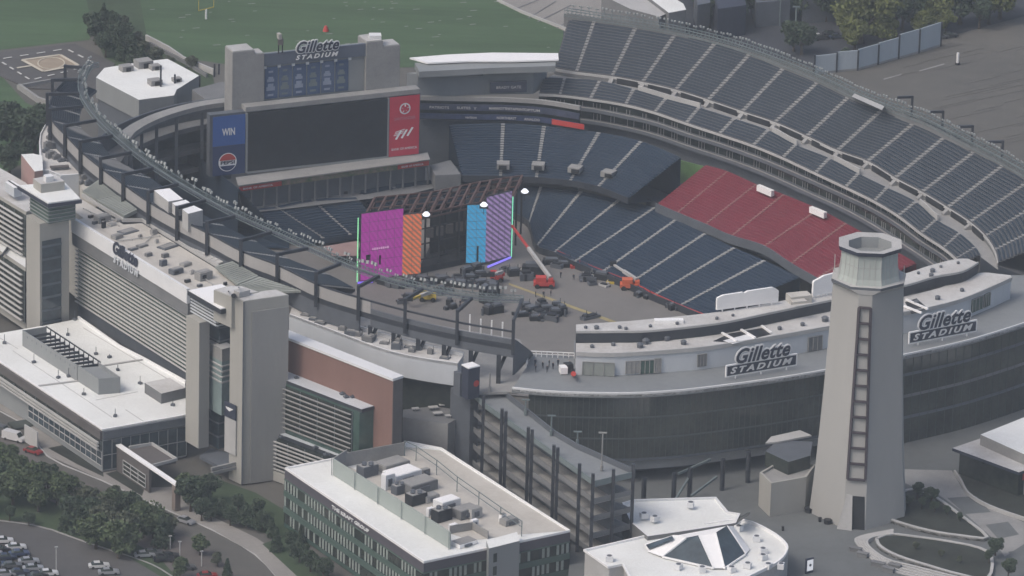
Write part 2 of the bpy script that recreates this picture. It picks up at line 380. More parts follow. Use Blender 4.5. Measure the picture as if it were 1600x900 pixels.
# --- south-east second tier
SF_ = PZ(4.5, (722,276),(782,277),(838,279),(891,284),(935,293),(982,311))
SB_ = PZ(12, (702,196),(786,194),(850,198),(936,208),(1002,222),(1064,247))
stand('corner_grandstand', 'navy blue second tier of seats in the far corner with framed tunnel exits', SF_, SB_, 22, 'seat', 'seat', zbot=1, gap=.05, parm='steel', par=.4, fdrop=1.2, aislem='aisle', seath=.2)
for i, (x, y) in enumerate(((786,262),(841,263),(899,268),(951,275))):
    c = P(x, y, 6.4); m_ = MB(); r_ = [0, -.1, -.35, -.5][i]
    m_.box(c, 3.2, 3.0, 1.4, r_); 
    q = MB(); q.box(c+Vector((-.1,-1.6,.1)), 2.0, .3, 1.0, r_)
    t = thing('tunnel_frame', '%s grey stair tunnel frame from the left in the corner tier' % ordn(i), 'tunnel', c, 'stair tunnels in the corner tier')
    part('frame', m_, W['conc'], t); part('opening', q, W['black'], t)
# green wall glimpsed in the gap right of the corner tier
g = MB(); g.wall(PZ(2, (1060,285),(1105,297)), 2, 8, .3); solo('green_screen_wall', g, M('green_wall', (.10,.19,.07), .8, .2), 'bright green wall seen in the gap beside the red seats', 'wall')

# --- event floor
sheet('event_floor', PZ(F+.05, (330,300),(760,255),(860,300),(1120,500),(1150,520),(1060,640),(600,600),(380,420)), W['field'])
l1 = PZ(F+.09, (795,442),(795,445),(955,504),(985,514),(985,511),(957,500)); sheet('painted_line', l1, M('faded_yellow', (.34,.29,.15), .8, .2), 'yellow line across the event floor', 'line', kind='structure')

# ================================================================== west rim with portal frames
EL = [((105,104),(137,106)),((85,125),(127,124)),((77,147),(126,146)),((81,171),(130,166)),((104,196),(150,188)),((128,221),(176,212)),((160,247),(205,238)),((195,272),(239,263)),((234,299),(278,288)),((279,324),(321,313)),((326,347),(367,338)),((379,375),(424,363)),((436,397),(481,388)),((496,426),(532,412)),((562,447),(592,431)),((635,467),(660,452)),((716,485),(737,466)),((803,500),(816,468))]
els = [P(x, y, 35.2) for (x, y), _ in EL]; arms = [P(x, y, 35.2) for _, (x, y) in EL]
wr = thing('rear_parapet_beam', 'dark curved rim beam with pale panels along the near grandstand back', 'parapet', V(els[9], 28))
rim = smooth([V(e, 31) for e in els], 4)
m_ = MB(); m_.wall(rim, 28.0, 29.3, .9, side=1); m_.wall(rim, 32.1, 32.5, .35, side=1); part('rim_beam', m_, W['steel'], wr)
m_ = MB(); m_.wall([p for p in rim[:58]], 29.3, 32.1, .3, side=1); part('rim_panels', m_, W['rimpanel'], wr)
m_ = MB(); m_.wall([p for p in rim[57:]], 29.3, 30.4, .5, side=1); m_.wall([p for p in rim[57:]], 26.2, 28.0, .7, side=1); part('open_rim_beam', m_, W['greydark'], wr)
for i, (e, a) in enumerate(zip(els, arms)):
    t = thing('portal_frame', '%s dark steel portal frame from the far end of the near rim' % ordn(i), 'frame', V(e, 28), 'steel portal frames along the near rim')
    e2 = e + (e-a).normalized()*.5; e2.z = e.z
    m_ = MB(); m_.bar(V(e2, 27.2), V(e2, 35.6), .75, .9); part('column', m_, W['steel'], t)
    m_ = MB(); m_.bar(e2, a, .6, .75); part('arm', m_, W['steel'], t)
m_ = MB(); e_ = els[-1]; m_.hexa([V(e_,22), P(830,556,22.3), P(830,556,22.3)+Vector((.5,.5,0)), V(e_,22)+Vector((.5,.5,0))], [V(e_,30.4), P(828,551,24.5), P(828,551,24.5)+Vector((.5,.5,0)), V(e_,30.4)+Vector((.5,.5,0))]); part('end_screen', m_, W['greydark'], wr)
# the rows right behind the parapet, seen between the arms
inner = []
for i, e in enumerate(els):
    inner.append(V(lerp(V(e,0), V(arms[i],0), 1.0), 0))
WB = [V(lerp(e, a, .04), 31.9) for e, a in zip(els[:14], arms[:14])]
WFp = []
for e, a in zip(els[:14], arms[:14]):
    d = hdir(e, a); r_ = 7.5 if len(WFp) < 4 else (9.5 if len(WFp) < 6 else 13.5); WFp.append(V(e+d*r_, 31.9-r_*.33))
# front/back here: front is the inner edge
stand('near_upper_tier', 'dark back rows of the near grandstand seen between the portal frames', WFp[::-1], WB[::-1], 16, 'seatup', 'concdark', zbot=24, gap=.05, par=0, fdrop=.5, seath=.4)
# walkway truss with floodlights
TR = smooth([up(p, .3) for p in PZ(35.2, (150,98),(137,104),(128,124),(130,146),(140,165),(156,186),(181,210),(212,236),(246,261),(285,286),(328,311),(376,336),(432,361),(487,386),(540,410),(596,430),(664,448),(740,461),(818,466))], 4)
tt = thing('lighting_truss', 'long curved lattice lighting gantry over the near grandstand', 'gantry', V(TR[30], 34.4))
c1 = MB()
offp = [hperp(TR[max(0,i-1)], TR[min(len(TR)-1,i+1)]) for i in range(len(TR))]
A = [p+o*.9 for p, o in zip(TR, offp)]; B = [p-o*.9 for p, o in zip(TR, offp)]
for line in (A, B):
    for p, q in zip(line, line[1:]):
        c1.bar(p, q, .16, .16); c1.bar(up(p,-1.1), up(q,-1.1), .16, .16)
part('chord', c1, W['steelmid'], tt)
c2 = MB(); RA = resample(A, 210); RB2 = resample(B, 210)
for k, (p, q) in enumerate(zip(RA, RB2)):
    c2.bar(p, up(p,-1.1), .09, .09); c2.bar(q, up(q,-1.1), .09, .09)
    if k+1 < len(RA): c2.bar(up(p,-1.1), RA[k+1], .08, .08); c2.bar(p, RB2[k+1], .1, .06)
part('lattice', c2, W['steelmid'], tt)
c3 = MB(); c3.strip([up(lerp(p,q,.25),-1.0) for p,q in zip(A,B)], [up(lerp(p,q,.75),-1.0) for p,q in zip(A,B)]); part('catwalk', c3, W['greydark'], tt)

def make_flood(name, h, label):
    t = thing(name, label, 'floodlight', Vector((0,0,0)))
    m_ = MB(); m_.tube((0,0,0), (0,0,h), .09, 5); m_.bar((-.55,0,h*.8), (.55,0,h*.8), .09, .09); part('post', m_, W['steelmid'], t)
    for sx in (-.5, .5):
        m_ = MB(); m_.hexa([(sx-.26,-.3,h*.78),(sx+.26,-.3,h*.78),(sx+.22,.12,h*.8),(sx-.22,.12,h*.8)], [(sx-.26,-.1,h*1.12),(sx+.26,-.1,h*1.12),(sx+.22,.2,h*1.05),(sx-.22,.2,h*1.05)])
        part('lamp_head', m_, W['lamphead'], t)
    register(t); return t
W['lamphead'] = M('lamp_metal', (.30,.32,.32), .5, .1)
proto = make_flood('floodlight', 1.7, 'x'); used = False
tp = resample(TR, 90)
for k, p in enumerate(tp[1:-1]):
    d = hdir(tp[k], tp[k+2]); rz = math.atan2(d.y, d.x)
    lb = '%s floodlight from the far end of the near lighting gantry' % ordn(k)
    if not used: o = proto; o.location = p; o.rotation_euler = (0,0,rz); o['label'] = lb; used = True
    else: o = dup(proto, p+hperp(tp[k],tp[k+2])*random.uniform(-.8,.8), rz+random.uniform(-.3,.3), random.uniform(.7, 1.25), lb)
    o['group'] = 'floodlights on the near gantry'
# east rim gantry
ET = smooth(PZ(33, (884,14),(929,21),(994,31),(1056,42),(1120,57),(1178,75),(1232,95),(1288,118),(1340,143),(1392,163),(1445,182),(1492,205),(1536,228),(1578,250),(1622,276),(1655,300)), 4)
et = thing('rear_lighting_gantry', 'grey lattice gantry along the top of the far grandstand', 'gantry', V(ET[24], 31))
c1 = MB(); offp = [hperp(ET[max(0,i-1)], ET[min(len(ET)-1,i+1)]) for i in range(len(ET))]
A = [p+o*1.0 for p, o in zip(ET, offp)]; B = [p-o*1.0 for p, o in zip(ET, offp)]
for line in (A, B):
    for p, q in zip(line, line[1:]): c1.bar(p, q, .2, .2); c1.bar(up(p,-1.5), up(q,-1.5), .2, .2)
part('chord', c1, W['steelmid'], et)
c2 = MB(); RA = resample(A, 150); RB2 = resample(B, 150)
for k in range(149):
    c2.bar(RA[k], up(RA[k],-1.5), .1, .1); c2.bar(RB2[k], up(RB2[k],-2), .1, .1); c2.bar(up(RB2[k],-1.5), RB2[k+1], .1, .1); c2.bar(RA[k], RB2[k+1], .1, .08)
part('lattice', c2, W['steelmid'], et)
c3 = MB(); c3.strip([V(p, 31.2) for p in A], [V(p, 31.2) for p in B]); c3.wall(B, 28.5, 31.9, .3); part('rear_wall', c3, W['concdark'], et)
tp = resample(ET, 86)
for k, p in enumerate(tp[1:-1]):
    d = hdir(tp[k], tp[k+2]); rz = math.atan2(d.y, d.x)+math.pi
    o = dup(proto, p, rz, random.uniform(.75, 1.05), '%s floodlight from the left on the far grandstand gantry' % ordn(k), 'floodlights on the far gantry')
# light grey screen box at the deck top
g = MB(); g.hexa(PZ(31.0, (1331,151),(1378,172),(1382,166),(1335,146)), PZ(33.4, (1331,151),(1378,172),(1382,166),(1335,146))); solo('camera_platform_screen', g, W['conclight'], 'pale windbreak panel at the top of the far upper tier', 'screen')
for i, (x, y) in enumerate(((1402,152),(1450,175),(1496,198),(1543,222))):
    a = P(x, y, 33); t = thing('rim_bracket', '%s small dark frame jutting behind the far rim' % ordn(i), 'frame', V(a, 20), 'dark frames behind the far rim')
    m_ = MB(); b = a+Vector((3.8,0.6,0)); m_.bar(a, b, .6, .6); part('arm', m_, W['steel'], t)
    m_ = MB(); m_.bar(V(b, 20), V(b, 33.3), .6, .6); part('column', m_, W['steel'], t)
# ================================================================== lettering
def text_mb(mb, s, A, xd, ud, width, height=None, depth=.12, shear=0.0, bold=0.0, mi=0, gap=0.0):
    """real extruded lettering; A = lower left, fitted to width (and height)"""
    c = bpy.data.curves.new('t', 'FONT'); c.body = s; c.size = 1; c.shear = shear; c.offset = bold; c.space_character = 1+gap
    c.resolution_u = 3
    o = bpy.data.objects.new('t', c); LINK(o); bpy.context.view_layer.update()
    me = bpy.data.meshes.new_from_object(o.evaluated_get(bpy.context.evaluated_depsgraph_get()))
    vs = [v.co.copy() for v in me.vertices]; fs = [list(p.vertices) for p in me.polygons]
    bpy.data.objects.remove(o); bpy.data.meshes.remove(me); bpy.data.curves.remove(c)
    x0 = min(v.x for v in vs); x1 = max(v.x for v in vs); y0 = min(v.y for v in vs); y1 = max(v.y for v in vs)
    k = width/(x1-x0); ky = k if height is None else height/(y1-y0)
    xd = Vector(xd).normalized(); ud = Vector(ud).normalized(); nd = xd.cross(ud)
    q = [A + xd*((v.x-x0)*k) + ud*((v.y-y0)*ky) for v in vs]
    n = len(q)
    mb.add([p+nd*depth for p in q], fs, mi)
    ed = {}
    for f in fs:
        for a, b in zip(f, f[1:]+f[:1]):
            key = (min(a,b), max(a,b)); ed[key] = ed.get(key, 0)+1
    be = [e for e, c_ in ed.items() if c_ == 1]
    vs2 = []; f2 = []
    for a, b in be:
        o_ = len(vs2); vs2 += [q[a], q[b], q[b]+nd*depth, q[a]+nd*depth]; f2.append([o_, o_+1, o_+2, o_+3])
    if f2: mb.add(vs2, f2, mi)
    return mb
def quad_on(A, xd, ud, x0, y0, x1, y1, dep, mb, mi=0, th=.1):
    nd = xd.cross(ud); a = A+nd*dep
    b = [a+xd*x0+ud*y0, a+xd*x1+ud*y0, a+xd*x1+ud*y1, a+xd*x0+ud*y1]
    return mb.hexa([p-nd*th for p in b], b, mi)
def disc_on(A, xd, ud, x, y, r, dep, mb, mi=0, n=28, y0=-1, y1=1):
    nd = xd.cross(ud); c = A+xd*x+ud*y+nd*dep; pts = []
    for i in range(n):
        t = 2*math.pi*i/n; pts.append((math.cos(t)*r, max(y0*r, min(y1*r, math.sin(t)*r))))
    mb.add([c+xd*a+ud*b for a, b in pts], [list(range(n))], mi); return mb
ZU = Vector((0,0,1))

# ================================================================== scoreboard end
SA = P(331, 276, 9); SB = P(655, 240, 9); sx = hdir(SA, SB); SL = (V(SB,0)-V(SA,0)).length; pxm = SL/324
def sxp(x): return (x-331)*pxm
SBt = 24.6-9
A0 = SA.copy()
t = thing('scoreboard', 'huge black video screen framed between blue and red advertising panels', 'scoreboard', V(lerp(SA,SB,.5), 9))
m_ = MB(); quad_on(A0, sx, ZU, sxp(386), .3, sxp(604), SBt, 0, m_, th=.8); part('video_screen', m_, W['screen'], t)
m_ = MB(); quad_on(A0, sx, ZU, sxp(329), -.3, sxp(657), SBt+.35, -.85, m_, th=2.2); part('backing_frame', m_, W['greydark'], t)
m_ = MB()
for x in (384.5, 605): quad_on(A0, sx, ZU, sxp(x)-.22, 0, sxp(x)+.22, SBt+.1, .05, m_, th=.8)
quad_on(A0, sx, ZU, sxp(386), -.25, sxp(604), .25, .05, m_, th=.8)
part('screen_trim', m_, W['greypanel'], t)
m_ = MB(); quad_on(A0, sx, ZU, sxp(332), SBt*.5, sxp(382), SBt, .02, m_); bp = part('blue_panel', m_, W['blue'], t)
m_ = MB(); text_mb(m_, 'WIN', A0+sx*sxp(346)+ZU*SBt*.67+sx.cross(ZU)*.05, sx, ZU, 20*pxm, 1.9, .05, bold=.03); part('lettering', m_, W['trimwhite'], bp)
m_ = MB(); quad_on(A0, sx, ZU, sxp(332), 0, sxp(382), SBt*.5-.1, .02, m_); bp = part('navy_panel', m_, W['bluedark'], t)
xx = sxp(355); yy = 3.4; r_ = 2.3
m_ = MB(); disc_on(A0, sx, ZU, xx, yy, r_*1.06, .06, m_, 0)
disc_on(A0, sx, ZU, xx, yy, r_*.97, .09, m_, 1, y0=.22, y1=1); disc_on(A0, sx, ZU, xx, yy, r_*.97, .09, m_, 2, y0=-1, y1=-.42)
text_mb(m_, 'PEPSI', A0+sx*(xx-r_*.82)+ZU*(yy-.55)+sx.cross(ZU)*.11, sx, ZU, r_*1.64, .95, .04, bold=.03, mi=3)
part('round_emblem', m_, [W['white'], W['redpaint'], W['bluedark'], W['navy']], bp)
m_ = MB(); quad_on(A0, sx, ZU, sxp(607), 0, sxp(654), SBt+.2, .02, m_); bp = part('red_panel', m_, W['red'], t)
xx = sxp(631); yy = SBt*.80
m_ = MB(); disc_on(A0, sx, ZU, xx, yy, 1.5, .06, m_, 0); disc_on(A0, sx, ZU, xx, yy, 1.15, .09, m_, 1)
for a in range(5):
    an = math.pi/2+a*2*math.pi/5; c_ = A0+sx*(xx+math.cos(an)*.55)+ZU*(yy+math.sin(an)*.55)+sx.cross(ZU)*.12
    m_.bar(c_, A0+sx*(xx+math.cos(an)*1.1)+ZU*(yy+math.sin(an)*1.1)+sx.cross(ZU)*.12, .35, .05)
part('round_emblem', m_, [W['trimwhite'], W['red']], bp)
m_ = MB(); text_mb(m_, 'SANTANDER', A0+sx*sxp(614)+ZU*SBt*.61+sx.cross(ZU)*.05, sx, ZU, 34*pxm, .8, .05); part('lettering', m_, M('faded_lettering', (.45,.18,.22)), bp)
m_ = MB(); nd = sx.cross(ZU)
for k in range(6):
    x0 = sxp(616)+k*.78; y0 = SBt*.27+(.35 if k < 3 else .6)+k*.1
    q = [A0+nd*.07+sx*x0+ZU*y0, A0+nd*.07+sx*(x0+.5)+ZU*(y0-.18), A0+nd*.07+sx*(x0+1.9)+ZU*(y0+2.0), A0+nd*.07+sx*(x0+1.4)+ZU*(y0+2.15)]
    if k % 2 == 0: m_.hexa([p-nd*.04 for p in q], q)
for k in range(3):
    q0 = A0+nd*.07+sx*(sxp(614)+k*.2)+ZU*(SBt*.27+1.3+k*.45); m_.bar(q0, q0+sx*2.6+ZU*.6, .05, .16)
part('striped_flag_emblem', m_, W['white'], bp)
m_ = MB(); text_mb(m_, 'BANK OF AMERICA', A0+sx*sxp(611)+ZU*SBt*.10+nd*.05, sx, ZU, 40*pxm, .62, .05); part('lettering', m_, W['trimwhite'], bp)
# walkway above the screen
m_ = MB(); quad_on(A0, sx, ZU, sxp(383), SBt+.4, sxp(655), SBt+1.6, -.3, m_, th=3.2); solo('screen_top_walkway', m_, W['conc'], 'long pale service ledge on top of the black video screen', 'ledge')
# pylons and sign wall
Bk = A0 - nd*3.6; zb_ = SBt+1.2
def pylon(x0, x1, h, dpt, label):
    m_ = MB(); quad_on(Bk, sx, ZU, sxp(x0), zb_-10, sxp(x1), zb_+h, 0, m_, th=dpt)
    t = thing('pylon', label, 'pylon', V(Bk+sx*sxp((x0+x1)/2), 9)); part('shaft', m_, W['conc'], t)
    m_ = MB(); quad_on(Bk, sx, ZU, sxp(x0)+.2, zb_+h, sxp(x1)-.2, zb_+h+.25, -.2, m_, th=dpt-.4); part('roof_cap', m_, W['conclight'], t)
    return t
pylon(369, 403, 14.0, 5.5, 'grey concrete pylon left of the blue banner wall'); pylon(403, 418, 12.9, 4, 'narrow concrete pier against the left pylon')
pylon(577, 603, 13.0, 6, 'tall concrete pylon right of the blue banner wall'); pylon(603, 630, 11.4, 5, 'lower concrete pylon stepped down at the right of the banner wall')
t = thing('banner_wall', 'wall of dark blue banners under the roof name sign', 'wall', V(Bk+sx*sxp(500), 9+zb_))
m_ = MB(); quad_on(Bk, sx, ZU, sxp(418), zb_-.8, sxp(577), zb_+12.3, -1, m_, th=1.5); part('frame', m_, W['greypanel'], t)
m_ = MB(); quad_on(Bk, sx, ZU, sxp(418), zb_+9.4, sxp(577), zb_+12.6, -.4, m_, th=.6); part('header_band', m_, M('slate_header', (.10,.12,.16), .7, .1), t)
bmats = [M('banner_blue_%s' % k, c_, .8, .15, .5, 3) for k, c_ in (('a',(.06,.10,.19)), ('b',(.075,.11,.19)), ('c',(.055,.09,.17)))]
for k in range(6):
    x0 = 420+k*22; m_ = MB(); quad_on(Bk, sx, ZU, sxp(x0)+.2, zb_+.6, sxp(x0+21), zb_+8.9-.0*k, -.8, m_)
    b_ = part('banner', m_, bmats[k % 3], t)
    m_ = MB(); N_ = Bk-nd*.72*1
    for j, (w0, hh, y) in enumerate(((7,.5,7.4),(11,1.1,5.2),(13,1.6,2.9),(9,.5,1.3))):
        if j in (1, 2):
            o_ = Bk+nd*-.74
            quad_on(Bk, sx, ZU, sxp(x0+10)-w0*pxm/2, y-.2+zb_, sxp(x0+10)+w0*pxm/2, y+hh*.5+zb_, -.72, m_, th=.05)
            quad_on(Bk, sx, ZU, sxp(x0+10)-w0*pxm/3, y+hh*.5+zb_, sxp(x0+10)+w0*pxm/3, y+hh+zb_, -.72, m_, th=.05)
        else: quad_on(Bk, sx, ZU, sxp(x0+10)-w0*pxm/2, y+zb_, sxp(x0+10)+w0*pxm/2, y+hh+zb_, -.72, m_, th=.05)
    part('emblem', m_, W['steelmid'] if k % 2 else M('banner_print', (.25,.29,.38)), b_)
m_ = MB()
for k in range(7): quad_on(Bk, sx, ZU, sxp(419+k*22)-.05, zb_+8.6, sxp(419+k*22)+.75, zb_+9.3, -.7, m_, th=.2)
part_each('white_marker', m_, W['trimwhite'], t)
# name sign on it
def name_sign(label, A, xd, ud, wG, hG, wS, hS, back=True, offG=.16, panel=True, legs=0, lm='navy', tm='white'):
    nd = xd.cross(ud); t = thing('name_sign', label, 'sign', A)
    if panel:
        m_ = MB(); m_.hexa([A-nd*.35, A+xd*wS-nd*.35, A+xd*wS+ud*hS-nd*.35, A+ud*hS-nd*.35], [A, A+xd*wS, A+xd*wS+ud*hS, A+ud*hS]); part('white_border', m_, W['white'], t)
        e = hS*.11; m_ = MB(); q = A+xd*e+ud*e
        m_.hexa([q-nd*.1, q+xd*(wS-2*e)-nd*.1, q+xd*(wS-2*e)+ud*(hS-2*e)-nd*.1, q+ud*(hS-2*e)-nd*.1], [q+nd*.06, q+xd*(wS-2*e)+nd*.06, q+xd*(wS-2*e)+ud*(hS-2*e)+nd*.06, q+ud*(hS-2*e)+nd*.06]); part('navy_panel', m_, W['navy'], t)
    m_ = MB(); text_mb(m_, 'STADIUM', A+xd*wS*.06+ud*hS*.25+nd*.08, xd, ud, wS*.87, hS*.52, .1, shear=.3, bold=.03, gap=.45); part('lower_lettering', m_, W['trimwhite' if panel else tm], t)
    G0 = A+xd*wS*offG+ud*(hS*1.02)
    if back:
        m_ = MB(); e_ = hG*.085
        for k in range(8):
            an = k*math.pi/4; text_mb(m_, 'Gillette', G0+xd*e_*math.cos(an)+ud*e_*math.sin(an)+nd*.012*k, xd, ud, wG, hG, .15, shear=.32, bold=.025, gap=.06)
        part('white_outline', m_, W['white'], t)
    m_ = MB(); text_mb(m_, 'Gillette', G0+nd*.27, xd, ud, wG, hG, .1, shear=.32, bold=.025, gap=.06); part('upper_lettering', m_, W[lm], t)
    if legs:
        m_ = MB()
        for k in range(legs):
            p = A+xd*wS*(.14+.36*k)-nd*.2; m_.bar(p, V(p, p.z-1.6), .3, .3)
        part_each('leg', m_, W['white'], t)
    return t
name_sign('white and navy name sign standing on the blue banner wall', Bk+sx*sxp(462)+ZU*(zb_+9.8)+nd*.1, sx, ZU, 66*pxm, 3.0, 76*pxm, 2.3, panel=False, offG=.07)
# mechanical bits on top
m_ = MB(); m_.box(V(Bk+sx*sxp(595)-nd*2, 9+zb_+12.9), 3, 2.5, 1.4, .1); solo('rooftop_unit', m_, W['trimwhite'], 'small white unit on top of the right pylon', 'rooftop unit')
t = thing('inflatable_figure', 'tiny pale and brown blurred post figure standing left of the roof sign', 'ornament', V(Bk+sx*sxp(443), 9+zb_+12.6))
b0 = Bk+sx*sxp(443)+ZU*(zb_+12.6)
m_ = MB(); m_.bar(b0-sx*.5, b0-sx*.5+ZU*2.2, .3, .3); m_.bar(b0+sx*.5, b0+sx*.5+ZU*2.2, .3, .3); part_each('leg', m_, W['black'], t)
m_ = MB(); m_.bar(b0+ZU*2.2, b0+ZU*3.8, 1.4, .8); part('middle', m_, W['brown'], t)
m_ = MB(); m_.bar(b0+ZU*3.8-sx*.3, b0+ZU*5.2-sx*.4, 1.6, .8); part('top', m_, W['beige'], t)

# terrace shelf beneath the screen
t = thing('end_terrace', 'grey terrace building with red and green ribbon boards under the screen', 'terrace', P(520, 300, 0))
m_ = MB(); m_.hexa(PZ(8.0, (372,290),(672,249),(668,238),(368,277)), PZ(8.8, (372,290),(672,249),(668,238),(368,277))); part('canopy_roof', m_, W['conc'], t)
a = P(374, 299, 6.9); b = P(670, 258, 6.9); d_ = hdir(a, b); L_ = (b-a).length; n_ = d_.cross(ZU)
for x0, x1, mt, nm in ((0,.22,'redpaint','red_ribbon'),(.225,.83,'green','green_ribbon'),(.835,1,'redpaint','red_ribbon')):
    m_ = MB(); quad_on(a, d_, ZU, x0*L_, 0, x1*L_, 1.15, .1, m_, th=.3)
    rp = part(nm, m_, W['redpaint'] if mt == 'redpaint' else M('ribbon_green', (.11,.24,.10), .6, .3, .4, .8, col2=(.30,.20,.17)), t)
    if mt == 'redpaint':
        m_ = MB(); text_mb(m_, 'BANK OF AMERICA', a+d_*(x0*L_+1)+ZU*.3+n_*.12, d_, ZU, (x1-x0)*L_*.7, .5, .05); part('lettering', m_, W['trimwhite'], rp)
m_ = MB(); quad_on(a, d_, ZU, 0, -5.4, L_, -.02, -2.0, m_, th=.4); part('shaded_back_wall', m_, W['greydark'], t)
m_ = MB()
for k in range(16): quad_on(a, d_, ZU, L_*k/15-.2, -5.4, L_*k/15+.2, 0, -.2, m_, th=.4)
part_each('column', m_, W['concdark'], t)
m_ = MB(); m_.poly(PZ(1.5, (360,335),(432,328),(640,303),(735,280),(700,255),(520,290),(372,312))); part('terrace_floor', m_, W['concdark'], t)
m_ = MB(); m_.prism(PZ(5.5, (672,258),(704,250),(720,272),(680,274)), 1); part('corner_block', m_, W['concdark'], t)
# south lower stands left of the stage
stand('end_lower_stand', 'navy seats with pale aisles below the terrace at the far end', PZ(-4, (440,372),(505,374),(548,369),(600,362)), PZ(1.2, (400,330),(432,326),(489,315),(560,312)), 14, 'seat', 'seat', zbot=-6, gap=.05, par=0, aislem='conc')
stand('end_middle_stand', 'short navy seat banks behind the stage roof', PZ(-1.5, (583,330),(632,318),(690,312),(760,312)), PZ(1.6, (560,302),(614,293),(677,284),(768,274)), 10, 'seat', 'seat', zbot=-6, gap=.06, par=0, aislem='conc')
m_ = MB(); m_.wall(PZ(-6, (440,375),(505,378),(560,374)), -6, -4, .4); m_.hexa(PZ(-4.0, (505,385),(560,376),(560,400),(520,400)), PZ(-3.2, (505,385),(560,376),(560,400),(520,400))); solo('front_platform', m_, M('pink_deck', (.30,.21,.20)), 'pinkish grey deck at the foot of the end seats', 'platform')

# suite facade of the south-east corner
CF = smooth(PZ(12.2, (655,185),(690,186),(740,187),(790,188),(850,192),(905,201)), 4)
t = thing('corner_suites', 'dark suite band with sponsor ribbons above the corner tier', 'facade', V(CF[8], 12))
m_ = MB(); m_.wall(CF, 12.0, 18.0, .5, side=1); part('suite_glazing', m_, W['glassdark'], t)
bk = [p+Vector((-.1,-1.2,0)) for p in CF]
m_ = MB(); m_.wall(bk, 12.6, 14.0, .3, side=1); part('ribbon_board', m_, M('ribbon_navy', (.035,.05,.11), .5, .3, .6, 3), t)
m_ = MB(); m_.wall(bk, 15.0, 16.6, .3, side=1); part('upper_ribbon_board', m_, M('ribbon_slate', (.05,.06,.10), .5, .3, .6, 3), t)
m_ = MB(); m_.wall(bk, 17.5, 18.6, .8, side=1); part('concrete_edge', m_, W['conc'], t)
for (px, s_, z, mi, w_) in ((675,'PATRIOTS',15.5,0,5),(710,'SUITES',15.5,0,3.5),(735,'Y',15.4,0,.8),(758,'MARRIOTT',15.5,0,4.5),(785,'VISTAPRINT',15.5,0,5),(815,'OPTUM',15.5,0,4),(730,'verizon',13.0,0,3),(770,'NORTHEAST',13.0,0,5),(820,'ANALOG',13.0,0,4)):
    p = P(px, 186.5, z-.0); 
    # nearest along ribbon
    best = min(range(len(bk)-1), key=lambda i: abs((bk[i]-CAM).normalized().dot(_R)-(px-800)/FPX)); q = V(bk[best], z); d_ = hdir(bk[best], bk[best+1])
    m_ = MB(); text_mb(m_, s_, q+d_.cross(ZU)*.32, d_, ZU, w_, .65, .05, bold=.02); part('lettering', m_, W['conclight'], t)
i0 = min(range(len(bk)-1), key=lambda i: abs((bk[i]-CAM).normalized().dot(_R)-(862-800)/FPX))
d_ = hdir(bk[i0], bk[i0+1]); m_ = MB(); m_.bar(V(bk[i0], 13.4)+d_.cross(ZU)*.5, V(bk[i0], 13.4)+d_.cross(ZU)*.5+d_*9, .3, 1.3); rp = part('red_ribbon', m_, W['redpaint'], t)
m_ = MB(); m_.wall([V(p, 0)+Vector((0,1.2,0)) for p in CF], -6, 12.1, .4); part('under_wall', m_, W['greydark'], t)
# concrete wall and roof above corner
cwl = smooth(PZ(18.6, (652,150),(700,146),(770,143),(833,142)), 4)
t = thing('corner_press_block', 'long grey concrete press block with curved white roof', 'building', V(cwl[5], 18))
m_ = MB(); m_.prism([V(p, 24.6) for p in cwl]+PZ(24.6, (855,95),(830,104),(660,112),(636,114)), 17.8); part('wall', m_, M('press_wall', (.26,.28,.295), .9, .08, .1, streak=True), t)
m_ = MB(); p0 = P(765, 144, 19.6); p1 = P(822, 142.5, 19.6); d_ = hdir(p0, p1); n_ = d_.cross(ZU)*.8
m_.hexa([p0+n_, p1+n_, p1, p0], [up(p0,2.9)+n_, up(p1,2.9)+n_, up(p1,2.9), up(p0,2.9)]); bx = part('black_board', m_, W['navy'], t)
m_ = MB(); text_mb(m_, 'BRADY GATE', p0+n_*1.02+d_*1.6+ZU*1.1, d_, ZU, 6.4, .7, .05); part('lettering', m_, W['conclight'], bx)
m_ = MB(); m_.prism(PZ(27.3, (640,90),(700,85),(770,82),(872,83),(873,93),(800,95),(730,95),(668,98)), 26.9); part('white_roof', m_, W['white'], t)
m_ = MB(); m_.prism(PZ(26.6, (648,98),(700,97),(770,94),(868,93),(868,103),(770,106),(655,112)), 25.0); part('clerestory', m_, W['greypanel'], t)
for x in (690, 735):
    m_ = MB(); q = P(x, 117, 24.4); m_.box(q, 6.5, .9, 1.3, 0); part('window', m_, W['greydark'], t)

# left: curved concrete beam, columns and low white-roofed block
cb = smooth(PZ(23.5, (203,218),(212,206),(235,192),(270,178),(320,165),(381,157)), 4)
t = thing('curved_concourse', 'curved pale concrete concourse ring on dark columns left of the screen', 'concourse', V(cb[8], 0))
m_ = MB(); n = len(cb); off = [hperp(cb[max(0,i-1)], cb[min(n-1,i+1)]) for i in range(n)]
m_.strip([V(p, 23.6) for p in cb], [V(p+o*3.4, 23.6) for p, o in zip(cb, off)]); m_.strip([V(p, 22.4) for p in cb], [V(p, 23.6) for p in cb]); part('ring_deck', m_, W['conc'], t)
m_ = MB(); m_.wall([p-o*-.1 for p, o in zip(cb, off)], 21.8, 22.4, 3.0); part('ring_beam', m_, W['greydark'], t)
m_ = MB()
for k, i in enumerate(range(1, n, 3)): q = cb[i]+off[i]*1.2; m_.bar(V(q, 4), V(q, 22.4), .8, .8)
part_each('column', m_, W['greydark'], t)
for z, y0 in ((17, 4), (11, 5), (6, 6)):
    m_ = MB(); inn = [p+o*2.2 for p, o in zip(cb, off)]; m_.strip([V(p, z) for p in inn], [V(p+o*9, z) for p, o in zip(inn, off)]); m_.wall(inn, z-.6, z+.6, .3, side=1); part('gallery_slab', m_, W['concdark'], t)
